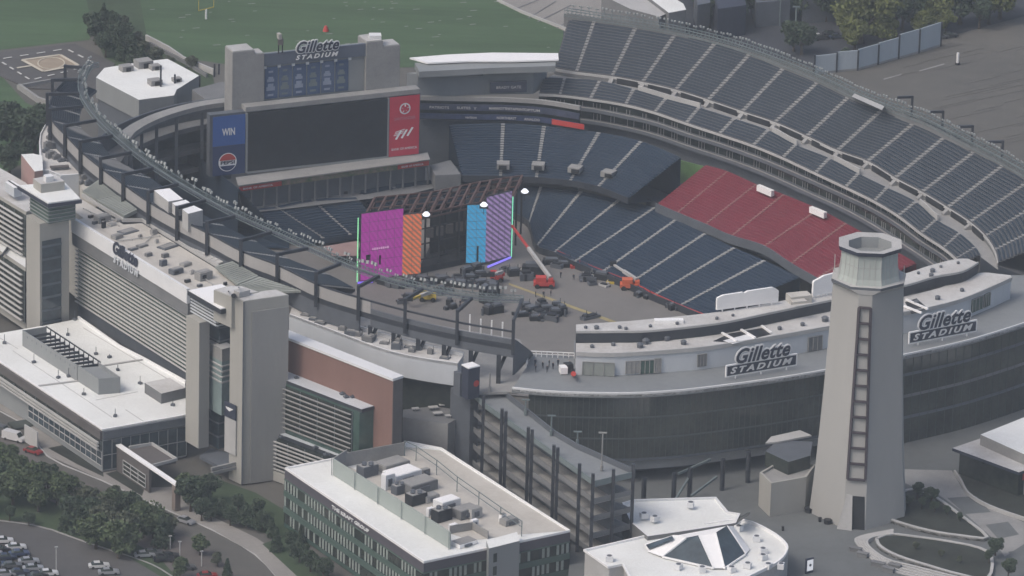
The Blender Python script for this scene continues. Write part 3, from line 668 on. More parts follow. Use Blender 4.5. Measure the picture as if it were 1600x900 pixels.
m_ = MB(); m_.wall([p+o*8 for p, o in zip(cb, off)], 0, 22.0, .5); part('rear_wall', m_, W['greydark'], t)
t = thing('office_block', 'low grey block with bright white roof behind the near rim tip', 'building', P(215, 150, 0))
rf = PZ(20, (150,121),(217,156),(272,149),(276,140),(311,118),(262,92),(225,96),(163,106))
m_ = MB(); m_.prism(rf, 14.5, 0, 1); part('upper_wall', m_, [W['greypanel'], W['roofwhite']], t)
m_ = MB(); cc_ = sum([V(p, 0) for p in rf], Vector())/len(rf); m_.prism([V(lerp(V(p,0), cc_, .04), 14.5) for p in rf], -6); part('lower_wall', m_, W['greydark'], t)
for i, (x, y, s_) in enumerate(sorted(((197,110,2.6),(224,104,3.4),(242,108,2.2),(242,132,2.6),(276,127,1.8)))):
    m_ = MB(); c = P(x, y, 20); m_.box(c, s_*1.2, s_, s_*.55, .5, 0); m_.box(c+Vector((s_*.3,-s_*.52,.1)), s_*.5, .1, s_*.4, .5, 1)
    solo('rooftop_unit', m_, [W['conc'], W['black']], '%s grey air unit from the left on the white roof behind the rim tip' % ordn(i), 'air unit', 'air units on the far white roof')
for i, (x, y0, y1) in enumerate(sorted(((251,105,170),(273,118,165),(291,105,135),(312,118,135),(335,100,120),(342,100,116),(295,130,152)))):
    q = P(x, y1, 14); h_ = (y1-y0)/5.6
    m_ = MB(); m_.bar(q, up(q, h_), .45, .45); solo('steel_post', m_, W['steel'], '%s bare dark steel post from the left near the white far roof' % ordn(i), 'post')
m_ = MB(); m_.prism(PZ(19.5, (300,140),(345,128),(372,128),(375,152),(330,162)), 12, 0); solo('low_roof_block', m_, W['concdark'], 'flat grey roof block left of the concrete pylon', 'building')

# ================================================================== background
sheet('grass', PZ(G+.05, (-200,-20),(880,-20),(900,40),(880,105),(640,105),(420,110),(250,85),(215,55),(200,-2),(150,-10),(150,30),(140,62),(0,78),(-60,82),(-60,-20)), W['grass'])
sheet('grass', PZ(G+.05, (-80,110),(0,116),(40,160),(70,175),(60,245),(-20,280),(-80,280)), W['grass'])
sheet('rough_ground', PZ(G+.10, (130,-20),(215,-20),(230,60),(330,110),(340,150),(180,130),(150,60)), W['grassdark'])
hp = thing('helipad', 'grey helipad with dashed border and tan square markings', 'helipad', P(75, 97, G))
m_ = MB(); m_.prism(PZ(G+.3, (-30,88),(0,81),(117,68),(180,99),(150,140),(45,138),(0,118),(-60,100)), G+.02); part('pad', m_, W['asphalt'], hp)
q = PZ(G+.45, (35,94),(94,86),(122,102),(68,112)); m_ = MB()
m_.poly(q); part('tan_square', m_, M('tan_pad', (.30,.25,.19)), hp)
m_ = MB()
for a, b in zip(q, q[1:]+q[:1]): m_.bar(up(a,.1), up(b,.1), .9, .1)
m_.bar(up(P(27,106,G+.5),0), P(52,102,G+.5), .8, .1)
c = P(80, 98.5, G+.55)
for i in range(20):
    a0 = 2*math.pi*i/20; a1 = 2*math.pi*(i+1)/20; m_.bar(c+Vector((math.cos(a0)*3.6, math.sin(a0)*5, 0)), c+Vector((math.cos(a1)*3.6, math.sin(a1)*5, 0)), .3, .1)
part('square_outline', m_, M('cream_paint', (.50,.46,.38)), hp)
m_ = MB(); bd = PZ(G+.5, (0,92),(104,76),(150,100),(48,125),(0,95))
for a, b in zip(bd, bd[1:]):
    n = max(2, int((b-a).length/4.4))
    for k in range(n): m_.bar(lerp(a, b, (k+.2)/n), lerp(a, b, (k+.7)/n), .5, .08)
part_each('border_dash', m_, W['paintline'], hp)
# low walls near helipad
m_ = MB(); m_.wall(PZ(G, (28,140),(58,161),(75,166)), G, G+1.6, .8); m_.wall(PZ(G, (28,140),(84,130)), G, G+1.2, .6); solo('low_wall', m_, W['conc'], 'low pale wall around the sunken strip beside the helipad', 'wall')
m_ = MB(); m_.wall(PZ(G, (227,64),(262,82),(285,98),(333,118)), G, G+1.8, .5); solo('field_wall', m_, W['conclight'], 'long pale low wall along the practice field edge', 'wall')
m_ = MB(); m_.wall(PZ(G, (232,72),(290,102),(322,122)), G, G+1.2, .5); solo('access_road_kerb', m_, W['concdark'], 'dark kerb below the pale practice field wall', 'kerb')
# field yard lines
for k in range(9):
    pass
# concrete slabs behind upper deck
t = thing('concrete_yard', 'pale concrete loading yard of joined slabs behind the practice field', 'yard', P(840, 20, G))
t['kind'] = 'structure'
m_ = MB(); m_.poly(PZ(G+.12, (776,-4),(905,-4),(990,-4),(980,40),(885,50),(840,30))); part('slab', m_, W['paving'], t)
m_ = MB()
for a, b in (((826,28),(868,2)),((840,34),(892,8)),((805,14),(850,-4)),((870,44),(905,22))): m_.bar(P(*a, G+.2), P(*b, G+.2), .4, .06)
part('joint', m_, W['concdark'], t)
m_ = MB(); m_.wall(PZ(G, (776,2),(812,20),(842,32),(884,48)), G, G+.8, .5); part('kerb', m_, W['conclight'], t)
sheet('yard_asphalt', PZ(G+.08, (880,-20),(1620,-20),(1620,20),(1470,60),(1290,110),(1100,60),(880,60)), M('dark_yard', (.045,.05,.06), .95, .2, .03, .5))
for i, (pts, z, mt, lb) in enumerate((
    (((1008,-8),(1046,-8),(1068,6),(1072,15),(1045,20)), 2, 'roofwhite', 'white flat roof shed at the far top edge behind the upper tier'),
    (((940,-8),(1000,-8),(1045,20),(1030,26),(985,14)), 1, 'conclight', 'pale low yard building beside the white shed'),
    (((1085,-14),(1105,-16),(1110,4),(1090,8)), 1.5, 'greydark', 'first dark blue-grey block behind the far rim'),
    (((1116,-10),(1160,-14),(1166,8),(1122,14)), 2.5, 'bluegrey', 'wide slate blue block behind the far rim'),
    (((1176,-18),(1228,-22),(1235,0),(1182,4)), 1, 'greydark', 'dark low block right of the slate block'),
    (((1250,-24),(1320,-26),(1325,-6),(1255,-2)), 1, 'greydark', 'dark block near the top right trees'))):
    if mt == 'bluegrey' and 'bluegrey' not in W: W['bluegrey'] = M('slate_cladding', (.035,.042,.065), .7, .2, .2, streak=True)
    m_ = MB(); m_.prism(PZ(z, *pts), G, 0, 1); solo('yard_building', m_, [W['concdark'] if mt in ('roofwhite','conclight') else W[mt], W[mt]], lb, 'building')
for i, (x, y, h_) in enumerate(((1120,38,9),(1218,40,8),(1243,48,7))):
    q = P(x, y, G); m_ = MB(); m_.tube(q, up(q, h_), .25, 6); m_.bar(up(q,h_)-Vector((1,0,0)), up(q,h_)+Vector((1,0,0)), .5, .3); solo('yard_lamp', m_, W['steelmid'], '%s lamp post from the left in the far yard' % ordn(i), 'lamp post')
# white panel wall
pw = thing('panel_wall', 'tall pale grey wall of seven panels beside the worn parking lot', 'wall', P(1370, 100, G))
q = [(1277,110),(1307,110),(1340,110),(1373,100),(1405,92),(1437,84),(1470,74)]
hts = [4.6,5.0,5.2,5.4,6.5,6.3,5.9]
px_ = [(1272,117),(1307,113),(1340,110),(1372,101),(1404,92),(1436,83),(1470,72)]
hh = [4.6, 5.0, 5.2, 5.4, 6.2, 6.2]
for k in range(6):
    a = P(*px_[k], G); b = P(*px_[k+1], G); a = lerp(a, b, .02); b = lerp(a, b, .97); m_ = MB(); m_.wall([a, b], G+.6, G+hh[k]+.8, .3)
    part('wall_panel', m_, M('pale_screen_panel', (.37,.42,.46), .7, .07, .1, streak=True) if k == 0 else bpy.data.materials['pale_screen_panel'], pw)
for k in range(7):
    a = P(*px_[k], G); m_ = MB(); m_.bar(a, up(a, 7.0 if k > 3 else 5.8), .5, .5); part('panel_post', m_, W['steel'], pw)
m_ = MB(); m_.wall(PZ(G, *px_), G, G+.6, .5); part('plinth', m_, W['conc'], pw)
for (a, b) in (((1436,110),(1475,99)),((1380,123),(1408,115))):
    m_ = MB(); m_.poly([P(a[0],a[1],G+.1), P(b[0],b[1],G+.1), P(b[0]+1,b[1]+1.6,G+.1), P(a[0]+1,a[1]+1.6,G+.1)]); solo('road_marking', m_, W['conc'], kind='structure')
m_ = MB(); rnd0 = random.Random(2)
for k in range(46):
    y = 78+k*4.6+rnd0.uniform(-1,1); x = 1400+rnd0.uniform(-60,200); L_ = rnd0.uniform(30,120)
    a = P(x, y, G+.08); b = P(x+L_, y-L_*.22, G+.08); m_.hexa([a,b,b+Vector((0,.35,0)),a+Vector((0,.35,0))],[up(p,.02) for p in (a,b,b+Vector((0,.35,0)),a+Vector((0,.35,0)))])
solo('lot_markings', m_, M('faded_paint', (.135,.132,.118), .9, .3, 1.0), kind='structure')
m_ = MB(); rnd0 = random.Random(9)
for k in range(60):
    p = P(rnd0.uniform(230,860), rnd0.uniform(2,74), G+.1); m_.box(p, rnd0.uniform(.6,2.2), .35, .02, .3)
solo('field_hash_marks', m_, W['conc'], kind='structure')
q = P(1496, 101, G); t = thing('bin_post', 'white and black striped post standing alone in the far parking lot', 'post', q)
m_ = MB(); m_.tube(up(q,.6), up(q, 3.4), .35, 8); part('pole', m_, W['white'], t); m_ = MB(); m_.tube(q, up(q,.6), .7, 8); part('base', m_, W['black'], t)
# goal posts on the practice field
q = P(322, 30, G); t = thing('goalpost', 'yellow field goalpost on the practice field', 'goalpost', q)
a = P(314, 20, G+0); wd = Vector((2.0,1.9,0)); m_ = MB(); m_.tube(q, up(q,3), .3, 6); part('base_pole', m_, W['white'], t)
m_ = MB(); m_.bar(up(q,3)-wd, up(q,3)+wd, .22, .22); m_.bar(up(q,3)-wd, up(q,10)-wd, .16, .16); m_.bar(up(q,3)+wd, up(q,10)+wd, .16, .16); part('uprights', m_, W['yellow'], t)
m_ = MB(); c = P(509, 49, G); m_.tube(c, up(c,1.6), .9, 8, 0, .4); solo('red_training_dummy', m_, W['redpaint'], 'small red object on the practice field above the sign', 'training dummy')
# ================================================================== near side buildings (west)
def louvres(par_, A, B, z0, z1, n, glass='glassdark', barm='conclight', dep=.9, bw=.35, bh=.42, name='louvres'):
    """dark glass with n horizontal blades in front; A->B seen left to right"""
    d = hdir(A, B); nn = d.cross(ZU); g = MB()
    g.hexa([V(A-nn*dep, z0), V(B-nn*dep, z0), V(B-nn*(dep+.2), z0), V(A-nn*(dep+.2), z0)], [V(A-nn*dep, z1), V(B-nn*dep, z1), V(B-nn*(dep+.2), z1), V(A-nn*(dep+.2), z1)])
    L = (V(B,0)-V(A,0)).length
    part('glazing', g, W[glass], par_)
    s = MB()
    for k in range(n):
        z = z0+(z1-z0)*(k+.5)/n; s.bar(V(A-nn*.2, z), V(B-nn*.2, z), bw, bh)
    lv = part(name, s, W[barm], par_)
    p = MB(); m_ = max(2, int(L/5))
    for k in range(m_+1): q = lerp(A, B, k/m_)-nn*(dep-.15); p.bar(V(q, z0), V(q, z1), .14, .14)
    part_each('mullion', p, W['steelmid'], lv)
def block(name, label, cat, pts, z, zb, side='conc', top='roofwhite2', parapet=0, pm=None, group=None, floor=None):
    """prism building with its own roof sheet and optional parapet ring"""
    poly = PZ(z, *pts); c = sum([V(p,0) for p in poly], Vector())/len(poly)
    t = thing(name, label, cat, V(c, zb), group)
    m_ = MB(); n = len(poly); b = [V(p, zb) for p in poly]
    if parapet:
        inn = [V(p+(c-V(p,0)).normalized()*.55, z) for p in poly]; low = [V(p, z-parapet) for p in inn]
        m_.strip(poly+poly[:1], b+b[:1]); part('wall', m_, W[side], t)
        r_ = MB(); r_.strip(poly+poly[:1], inn+inn[:1]); r_.strip(inn+inn[:1], low+low[:1]); part('parapet', r_, W[pm or side], t)
        r_ = MB(); r_.poly(low); part('roof', r_, W[top], t)
    else:
        m_.strip(poly+poly[:1], b+b[:1]); part('wall', m_, W[side], t); r_ = MB(); r_.poly(poly); part('roof', r_, W[top], t)
    return t
def glazed_face(par_, A, B, z0, z1, rows, cols, gl='glassdark', fr='conclight', th=.15, name='window_band'):
    d = hdir(A, B); nn = d.cross(ZU); g = MB(); g.hexa([V(A,z0), V(B,z0), V(B+nn*.1,z0), V(A+nn*.1,z0)], [V(A,z1), V(B,z1), V(B+nn*.1,z1), V(A+nn*.1,z1)])
    w_ = part(name, g, W[gl], par_); s = MB()
    for k in range(cols+1): q = lerp(A, B, k/cols)+nn*.16; s.bar(V(q,z0), V(q,z1), th, th)
    for k in range(rows+1): z = lerp(z0, z1, k/rows); s.bar(V(A+nn*.18,z), V(B+nn*.18,z), th, th)
    part('frame', s, W[fr], w_); return w_

W['bladewhite'] = M('pale_blade', (.48,.48,.47), .6, .06)
# ---- club wing with the white fascia
t = thing('club_wing', 'long louvred wing with white fascia and blue name lettering between two stair towers', 'building', P(200, 540, -6))
A = P(111, 341, 27); B = P(292, 453, 27); d_ = hdir(A, B); nn = d_.cross(ZU)
m_ = MB(); q = [A-nn*3.4, B-nn*3.4, P(345,470,27), P(385,446,27), P(340,417,27), P(222,345,27), P(193,347,27), P(128,308,27), P(105,318,27)]
m_.prism([V(p, 26.4) for p in q], 5, 0, 1); part('roof', m_, [W['beige'], W['rooftan']], t)
m_ = MB(); m_.hexa([V(A-nn*.7,25.9), V(B-nn*.7,25.9), V(B-nn*3.5,25.9), V(A-nn*3.5,25.9)], [V(A-nn*.7,26.4), V(B-nn*.7,26.4), V(B-nn*3.5,26.4), V(A-nn*3.5,26.4)]); part('roof_edge', m_, W['rooftan'], t)
m_ = MB(); m_.hexa([V(A,23.6), V(B,23.6), V(B-nn*.8,23.6), V(A-nn*.8,23.6)], [V(A,27.2), V(B,27.2), V(B-nn*.8,27.2), V(A-nn*.8,27.2)])
fa = part('white_fascia', m_, W['trimwhite'], t)
L_ = (B-A).length
g0 = A+d_*(L_*.375)+nn*.05
m_ = MB(); text_mb(m_, 'Gillette', V(g0, 25.0)+nn*.1, d_, ZU, 12.0, 3.3, .12, shear=.3, bold=.04); part('upper_lettering', m_, W['navy'], fa)
m_ = MB(); text_mb(m_, 'STADIUM', V(g0, 22.8)+d_*.4+nn*.1, d_, ZU, 12.0, 1.7, .2, shear=.2, bold=.03, gap=.3); part('lower_lettering', m_, W['whitepanel'], fa)
m_ = MB(); e = nn*-.25; m_.hexa([V(A,20.4)+e, V(B,20.4)+e, V(B,20.4)+e*12, V(A,20.4)+e*12], [V(A,23.59)+e, V(B,23.59)+e, V(B,23.59)+e*12, V(A,23.59)+e*12]); part('soffit_shade_band', m_, W['concdark'], t)  # recessed band, fascia shadow put into its dark grey
louvres(t, V(A-nn*1.0, 0), V(B-nn*1.0, 0), 5.5, 20.3, 15, 'glassgreen', 'bladewhite', 1.1, .45, .22)
m_ = MB(); m_.hexa([V(A,2)-nn*2, V(B,2)-nn*2, V(B,2)-nn*3, V(A,2)-nn*3], [V(A,5.4)-nn*2, V(B,5.4)-nn*2, V(B,5.4)-nn*3, V(A,5.4)-nn*3]); part('base_wall', m_, W['greydark'], t)
for (u, z, w_) in ((.12, 26.4, 0),): pass
# parapet kerb at the rear of the roof
m_ = MB(); m_.wall(PZ(26.4, (128,308),(192,347),(222,347),(338,418),(372,444)), 26.4, 27.3, .3); part('parapet', m_, W['conclight'], t)
# rooftop clutter
cl = [(160,346,3.6,1.6,'conc'),(142,340,1.3,.6,'black'),(148,350,1.2,.7,'greydark'),(162,356,1.0,1.6,'black'),(175,352,2.2,.5,'conclight'),(183,372,2.6,.9,'conc'),(200,362,4.5,.25,'greydark'),(222,385,2.6,.4,'concdark'),(232,400,1.6,.8,'concdark'),(240,366,1.5,1.2,'conc'),(262,386,4.5,.3,'greydark'),(258,402,1.6,.9,'concdark'),(208,390,2.2,.4,'greydark'),(255,415,1.6,1.4,'greydark'),(275,427,3.0,1.2,'greydark'),(290,415,2.6,.7,'conc'),(293,441,1.3,.7,'black'),(318,436,3.6,2.0,'conc'),(312,448,1.2,.6,'greydark'),(186,345,2.4,.5,'conc'),(219,372,1.0,.8,'conc'),(245,380,.9,.9,'conclight'),(300,428,1.2,.8,'conclight'),(352,446,.8,.8,'black')]
for i, (x, y, s_, h_, mt) in enumerate(sorted(cl)):
    p = P(x, y, 26.4); m_ = MB(); m_.box(p, s_, s_*.62, h_, .78+random.uniform(-.1,.1), 0); m_.box(up(p, h_), s_*.8, s_*.4, .12, .78, 1)
    if s_ > 2.4 and h_ > 1: m_.box(p+Vector((.3,-s_*.35,h_*.3)), s_*.3, .2, h_*.4, .78, 2)
    solo('roof_unit', m_, [W[mt], W['conc'], W['black']], '%s small unit from the left on the club wing roof' % ordn(i), 'roof unit', 'small units on the club wing roof')
for i, pts in enumerate((((178,377),(250,368)),((245,360),(222,384)),((130,325),(186,352)),((300,420),(340,450)))):
    a, b = [P(*q_, 26.75) for q_ in pts]; m_ = MB(); m_.tube(a, b, .12, 5)
    for k in range(6): c_ = lerp(a, b, k/5); m_.bar(V(c_, 26.4), c_, .2, .2)
    solo('roof_pipe', m_, W['conclight'], '%s thin pale pipe from the left lying on the club wing roof' % ordn(i), 'pipe')
# seam roofs and pale strip under the rim
def plate(name, label, cat, pts, mat, th=.5, seams=0):
    q = [P(*p) for p in pts]; m_ = MB(); lo = [up(p, -th) for p in q]; n = len(q)
    m_.add(q+lo, [list(range(n)), list(range(n, 2*n))]+[[i, (i+1) % n, n+(i+1) % n, n+i] for i in range(n)])
    if seams:
        for k in range(1, seams): m_.bar(up(lerp(q[0], q[1], k/seams), .06), up(lerp(q[3], q[2], k/seams), .06), .12, .12)
    return solo(name, m_, W[mat], label, cat)
plate('metal_roof', 'upper grey-green seamed metal roof between the rim and the club wing roof', 'roof', ((129,298,27.6),(153,312,27.6),(194,301,29),(155,280,29)), 'seam', .5, 14)
plate('metal_roof', 'lower grey-green seamed metal roof with thick dark edge', 'roof', ((153,313,27.6),(194,337,27.6),(222,323,29),(194,302,29)), 'seam', .9, 14)
plate('metal_roof', 'grey-green seamed roof panel behind the right stair tower', 'roof', ((336,416,27.6),(371,444,27.6),(404,431,29),(363,408,29)), 'seam', .5, 12)
plate('metal_roof', 'smooth grey roof panel dipping behind the right stair tower roof', 'roof', ((373,445,27.6),(402,457,27.6),(470,454,29),(405,432,29)), 'seam', .5, 10)
plate('pale_cladding_strip', 'pale panelled cladding strip sloping under the dark rim beam', 'cladding', ((222,338,26.8),(338,413,26.8),(364,401,28.6),(222,323,28.6)), 'conclight', .3, 22)
m_ = MB(); rimlow = [p for p in rim[20:57]]; m_.wall(rimlow, 24, 28.0, .5, side=1)
m_.wall(rim[:21], -6, 28.0, .5, side=1); solo('rim_base_wall', m_, W['greydark'], 'dark base wall under the near rim beam', 'wall')
for i, (pts, h_, lb) in enumerate(((((240,297),(263,315),(286,311),(265,294)), 3.0, 'largest white box cabin on the near rim'), (((269,317),(275,322),(298,317),(290,312)), 2.6, 'small white middle box cabin on the near rim'), (((285,327),(294,334),(317,328),(303,321)), 4.4, 'white box cabin nearest the club wing on the near rim'))):
    m_ = MB(); m_.prism(PZ(35.3, *pts), 35.3-h_, 0, 1); solo('rim_cabin', m_, [W['conclight'], W['white']], lb, 'cabin')

# ---- roofs at the far left end
t = block('curved_roof_block', 'curved white roof block hugging the dark rim at the far left', 'building', ((81,186),(70,195),(63,208),(61,222),(62,242),(67,266),(77,266),(95,274),(123,272),(134,267),(116,238),(100,214),(90,198)), 27, 12, 'whitepanel', 'roofwhite2', .5, 'trimwhite')
for i, (x, y, s_, h_) in enumerate(sorted(((80,207,1.6,1.0),(78,217,1.6,.8),(76,232,2.2,1.6),(84,232,1.4,1.2),(93,215,1.8,.8),(72,238,1.6,.8),(80,246,2.4,1.4),(88,248,2.0,1.0),(84,228,1.0,.8),(97,236,.9,.7),(103,242,2.4,.4),(110,250,2.8,.4),(96,252,1.8,.5),(130,281,1.4,1.0),(138,290,1.6,1.2),(128,288,1.2,.8),(145,284,1.2,.9)))):
    p = P(x, y, 26.5); m_ = MB(); m_.box(p, s_, s_*.7, h_, .5, 0); m_.box(up(p, h_), s_*.5, s_*.5, .3, .5, 0); solo('roof_vent', m_, W['concdark' if i % 3 else 'greydark'], '%s dark vent from the left on the curved white roof' % ordn(i), 'roof vent', 'vents on the curved white roof')
plate('beam_edge', 'brown edged slab across the curved white roof', 'slab', ((78,259,27.4),(80,262,27.4),(108,260,27.4),(107,257,27.4)), 'brown', .4)
m_ = MB(); m_.prism(PZ(26.6, (124,273),(135,267),(165,290),(150,300),(128,296)), 20); solo('roof_gutter_block', m_, W['rooftan'], 'tan cluttered flat roof between the curved block and the metal roofs', 'roof')
m_ = MB(); m_.prism(PZ(28.2, (33,241),(54,268),(67,266),(66,243),(52,240)), 14, 0, 1); solo('red_edged_block', m_, [M('faded_red_side', (.36,.30,.28), .8, .15, .1, streak=True, col2=(.36,.18,.17)), W['roofwhite']], 'white topped block with faded red side at the far left', 'building')
t = thing('rooftop_crate', 'white slatted rooftop box at the far left edge', 'rooftop unit', P(18, 298, 24)); q = PZ(27.0, (8,284),(22,294),(34,291),(19,282))
m_ = MB(); m_.prism(q, 24.6, 0, 1); part('body', m_, [W['whitepanel'], W['white']], t); m_ = MB(); m_.bar(up(lerp(q[0],q[3],.5),.1), up(lerp(q[1],q[2],.5),.1), .3, .15); part('ridge', m_, W['black'], t)
# ---- left louvred wing
t = thing('left_louvre_wing', 'louvred wing running out of the picture at the far left edge', 'building', P(0, 420, -6))
A = P(-90, 252, 23.5); B = P(41, 331, 23.5); d_ = hdir(A,B); nn = d_.cross(ZU)
m_ = MB(); m_.prism([A, B, P(70,318,23.5), P(40,285,23.5), P(-40,240,23.5)], 2, 0, 1); part('block', m_, [W['beige'], W['roofwhite2']], t)
louvres(t, A+nn*1.3, B+nn*1.3, 3, 22.6, 15, 'glassdark', 'bladewhite', 1.1, .5, .26)
t = thing('left_low_wing', 'lower louvred block with white roof at the far left edge', 'building', P(0, 470, -6))
A = P(-70, 345, 12); B = P(40, 418, 12); d_ = hdir(A,B); nn = d_.cross(ZU)
m_ = MB(); m_.prism([A, B, P(40,395,12), P(15,352,12), P(-40,315,12)], -4, 0, 1); part('block', m_, [W['beige'], W['roofwhite']], t)
louvres(t, A+nn*1.3, B+nn*1.3, -2, 11, 9, 'glassdark', 'bladewhite', 1.1, .5, .26)
m_ = MB(); m_.bar(P(3,400,12.5), P(30,362,12.5), .4, .5); part('roof_beam', m_, W['steel'], t)

# ---- left stair tower
t = thing('stair_tower', 'beige stair tower with dark glass bay and overhanging flat cap at the left', 'tower', P(75, 505, -6))
sh = PZ(29, (41,336),(62,350),(108,341),(88,328)); m_ = MB(); m_.prism(sh, -6); part('shaft', m_, W['beige'], t)
gp = [lerp(sh[1], sh[2], .07), lerp(sh[1], sh[2], .72)]; n2 = hdir(*gp).cross(ZU)
m_ = MB(); m_.hexa([V(p,3)+n2*o for p, o in ((gp[0],.05),(gp[1],.05),(gp[1],.2),(gp[0],.2))], [V(p,24.6)+n2*o for p, o in ((gp[0],.05),(gp[1],.05),(gp[1],.2),(gp[0],.2))]); ba = part('glass_bay', m_, W['glassblue'], t)
m_ = MB()
for k in range(7): m_.bar(V(gp[0],4+k*3.2)+n2*.3, V(gp[1],4+k*3.2)+n2*.3, .25, .5)
part_each('floor_band', m_, M('floor_band', (.10,.12,.14), .6, .2), ba)
nk = PZ(33.6, (47,303),(76,321),(118,314),(92,294)); m_ = MB(); m_.prism(nk, 29); gb = part('glazed_neck', m_, W['glassgreen'], t)
m_ = MB()
for k in range(5):
    for a, b in ((nk[0],nk[1]),(nk[1],nk[2])): o_ = hdir(a,b).cross(ZU)*.12; m_.bar(V(a,29.4+k*.9)+o_, V(b,29.4+k*.9)+o_, .2, .22)
part_each('louvre', m_, W['greypanel'], gb)
cp_ = PZ(34.6, (27,290),(75,319),(128,312),(101,284)); m_ = MB(); m_.prism([V(p,34.5) for p in cp_], 33.7); part('cap_edge', m_, W['navy'], t)
m_ = MB(); m_.prism([lerp(V(p,34.8), V(cp_[0]*.25+cp_[1]*.25+cp_[2]*.25+cp_[3]*.25, 34.8), .05) for p in cp_], 34.4); part('cap_roof', m_, W['roofwhite'], t)
m_ = MB(); m_.prism(PZ(37.0, (52,279),(64,288),(101,283),(86,272)), 34.8, 0, 1); ph = part('penthouse', m_, [W['beige'], W['roofwhite2']], t)
m_ = MB(); m_.prism(PZ(38.4, (68,273),(72,277),(84,275),(79,271)), 37); part('white_unit', m_, W['trimwhite'], ph)
# ---- right stair tower
t = thing('stair_tower', 'tall grey and beige stair tower with paired pillars right of the club wing', 'tower', P(375, 765, -6))
q = PZ(38, (360,462),(380,471),(451,461),(432,452)); m_ = MB(); m_.prism(q, -6); part('main_shaft', m_, W['beige'], t)
n2 = hdir(q[1], q[2]).cross(ZU); a = lerp(q[1],q[2],.19); b = q[2]; m_ = MB(); m_.hexa([V(a,-6)+n2*.02, V(b,-6)+n2*.02, V(b,-6)+n2*.25, V(a,-6)+n2*.25], [V(a,35.3)+n2*.02, V(b,35.3)+n2*.02, V(b,35.3)+n2*.25, V(a,35.3)+n2*.25]); part('grey_shade_cladding', m_, W['towergrey'], t)  # recessed right face, its shade put into the grey of this slab
m_ = MB(); qv = q[1]+hdir(q[1],q[2])*.1+n2*.12; m_.bar(V(qv,-6), V(qv,38), .3, .3); part('corner_joint', m_, W['greydark'], t)
m_ = MB(); c_ = (q[0]+q[1]+q[2]+q[3])/4; m_.prism([lerp(p, c_, .08)+ZU*.08 for p in q], 38); part('roof', m_, W['roofwhite2'], t)
q2 = PZ(38.2, (334,453),(362,465),(405,456),(378,447),(360,446)); m_ = MB(); m_.prism(q2, 31); pa = part('penthouse', m_, W['beige'], t)
m_ = MB(); m_.prism([lerp(p, P(372,455,38.2), .1)+ZU*.06 for p in q2], 38.1); part('penthouse_roof', m_, W['roofwhite2'], pa)
m_ = MB(); m_.tube(P(365,462,38.3), P(365,462,39.4), .55, 10); part('dark_flue', m_, W['black'], pa)
m_ = MB(); m_.box(P(378,461,38.2), 3, 2, 1.2, .7); part('pale_unit', m_, W['conclight'], pa)
m_ = MB(); m_.tube(P(357,455,38), P(357,455,42), .15, 6); m_.tube(P(373,449,38), P(373,449,42), .12, 6); part_each('mast', m_, W['steel'], pa)
cq = PZ(35, (293,454),(345,484),(366,480),(347,468),(357,449),(346,444)); m_ = MB(); m_.prism([V(p,34.95) for p in cq], 33.9, 0, 0); part('canopy_edge', m_, W['steel'], t)
m_ = MB(); cen = P(335,462,35); m_.prism([lerp(V(p,35.15), V(cen,35.15), .04) for p in cq], 34.9); part('canopy_roof', m_, W['white'], t)
nk = PZ(33.9, (299,459),(339,482),(359,478),(343,456)); m_ = MB(); m_.prism(nk, 29.5); lb_ = part('louvre_box', m_, W['glassdark'], t)
m_ = MB()
for k in range(6):
    for a, b in ((nk[0],nk[1]),(nk[1],nk[2])): o_ = hdir(a,b).cross(ZU)*.15; m_.bar(V(a,29.8+k*.75)+o_, V(b,29.8+k*.75)+o_, .25, .3)
part_each('blade', m_, W['whitepanel'], lb_)
m_ = MB(); m_.prism(PZ(29.4, (291,493),(311,504),(327,501),(307,490)), -1, 0); part('left_pillar', m_, W['beige'], t)
sd = PZ(29.4, (291,493),(311,504),(327,501),(307,490)); n2 = hdir(sd[1], sd[2]).cross(ZU); m_ = MB(); m_.hexa([V(sd[1],-1)+n2*.02, V(sd[2],-1)+n2*.02, V(sd[2],-1)+n2*.2, V(sd[1],-1)+n2*.2],[V(sd[1],29.4)+n2*.02, V(sd[2],29.4)+n2*.02, V(sd[2],29.4)+n2*.2, V(sd[1],29.4)+n2*.2]); part('grey_shade_side', m_, W['towergrey'], t)  # thin grey slab paints the pillar's unlit right side
gq = PZ(29.3, (312,484),(343,500),(363,495),(336,478)); m_ = MB(); m_.prism(gq, -2); gl = part('glass_link', m_, W['glassblue'], t)
m_ = MB()
for k in range(9):
    for a, b in ((gq[0],gq[1]),(gq[1],gq[2])): o_ = hdir(a,b).cross(ZU)*.1; m_.bar(V(a,1+k*3.3)+o_, V(b,1+k*3.3)+o_, .2, .35)
part_each('floor_band', m_, W['greydark'], gl)
bq = PZ(23.5, (324,533),(347,546),(365,541),(341,527)); m_ = MB(); m_.prism(bq, 20.5, 0, 1); bb = part('projecting_bay', m_, [W['conc'], W['conclight']], t)
m_ = MB(); m_.prism([lerp(p, V(bq[1],p.z), .06) for p in [V(p, 20.5) for p in bq]], 7.5); part('bay_glass', m_, M('pale_bay_glass', (.20,.26,.26), .3, .15, .3), bb)
m_ = MB()
for k in range(4):
    for a, b in ((bq[0],bq[1]),(bq[1],bq[2])): o_ = hdir(a,b).cross(ZU)*.1; m_.bar(V(a,15.5+k*1.3)+o_, V(b,15.5+k*1.3)+o_, .2, .35)
part_each('bay_blade', m_, W['conclight'], bb)
fa_, fb_ = lerp(q[0],q[1],-.25), lerp(q[0],q[1],.62); d_ = hdir(fa_,fb_); nn = d_.cross(ZU)
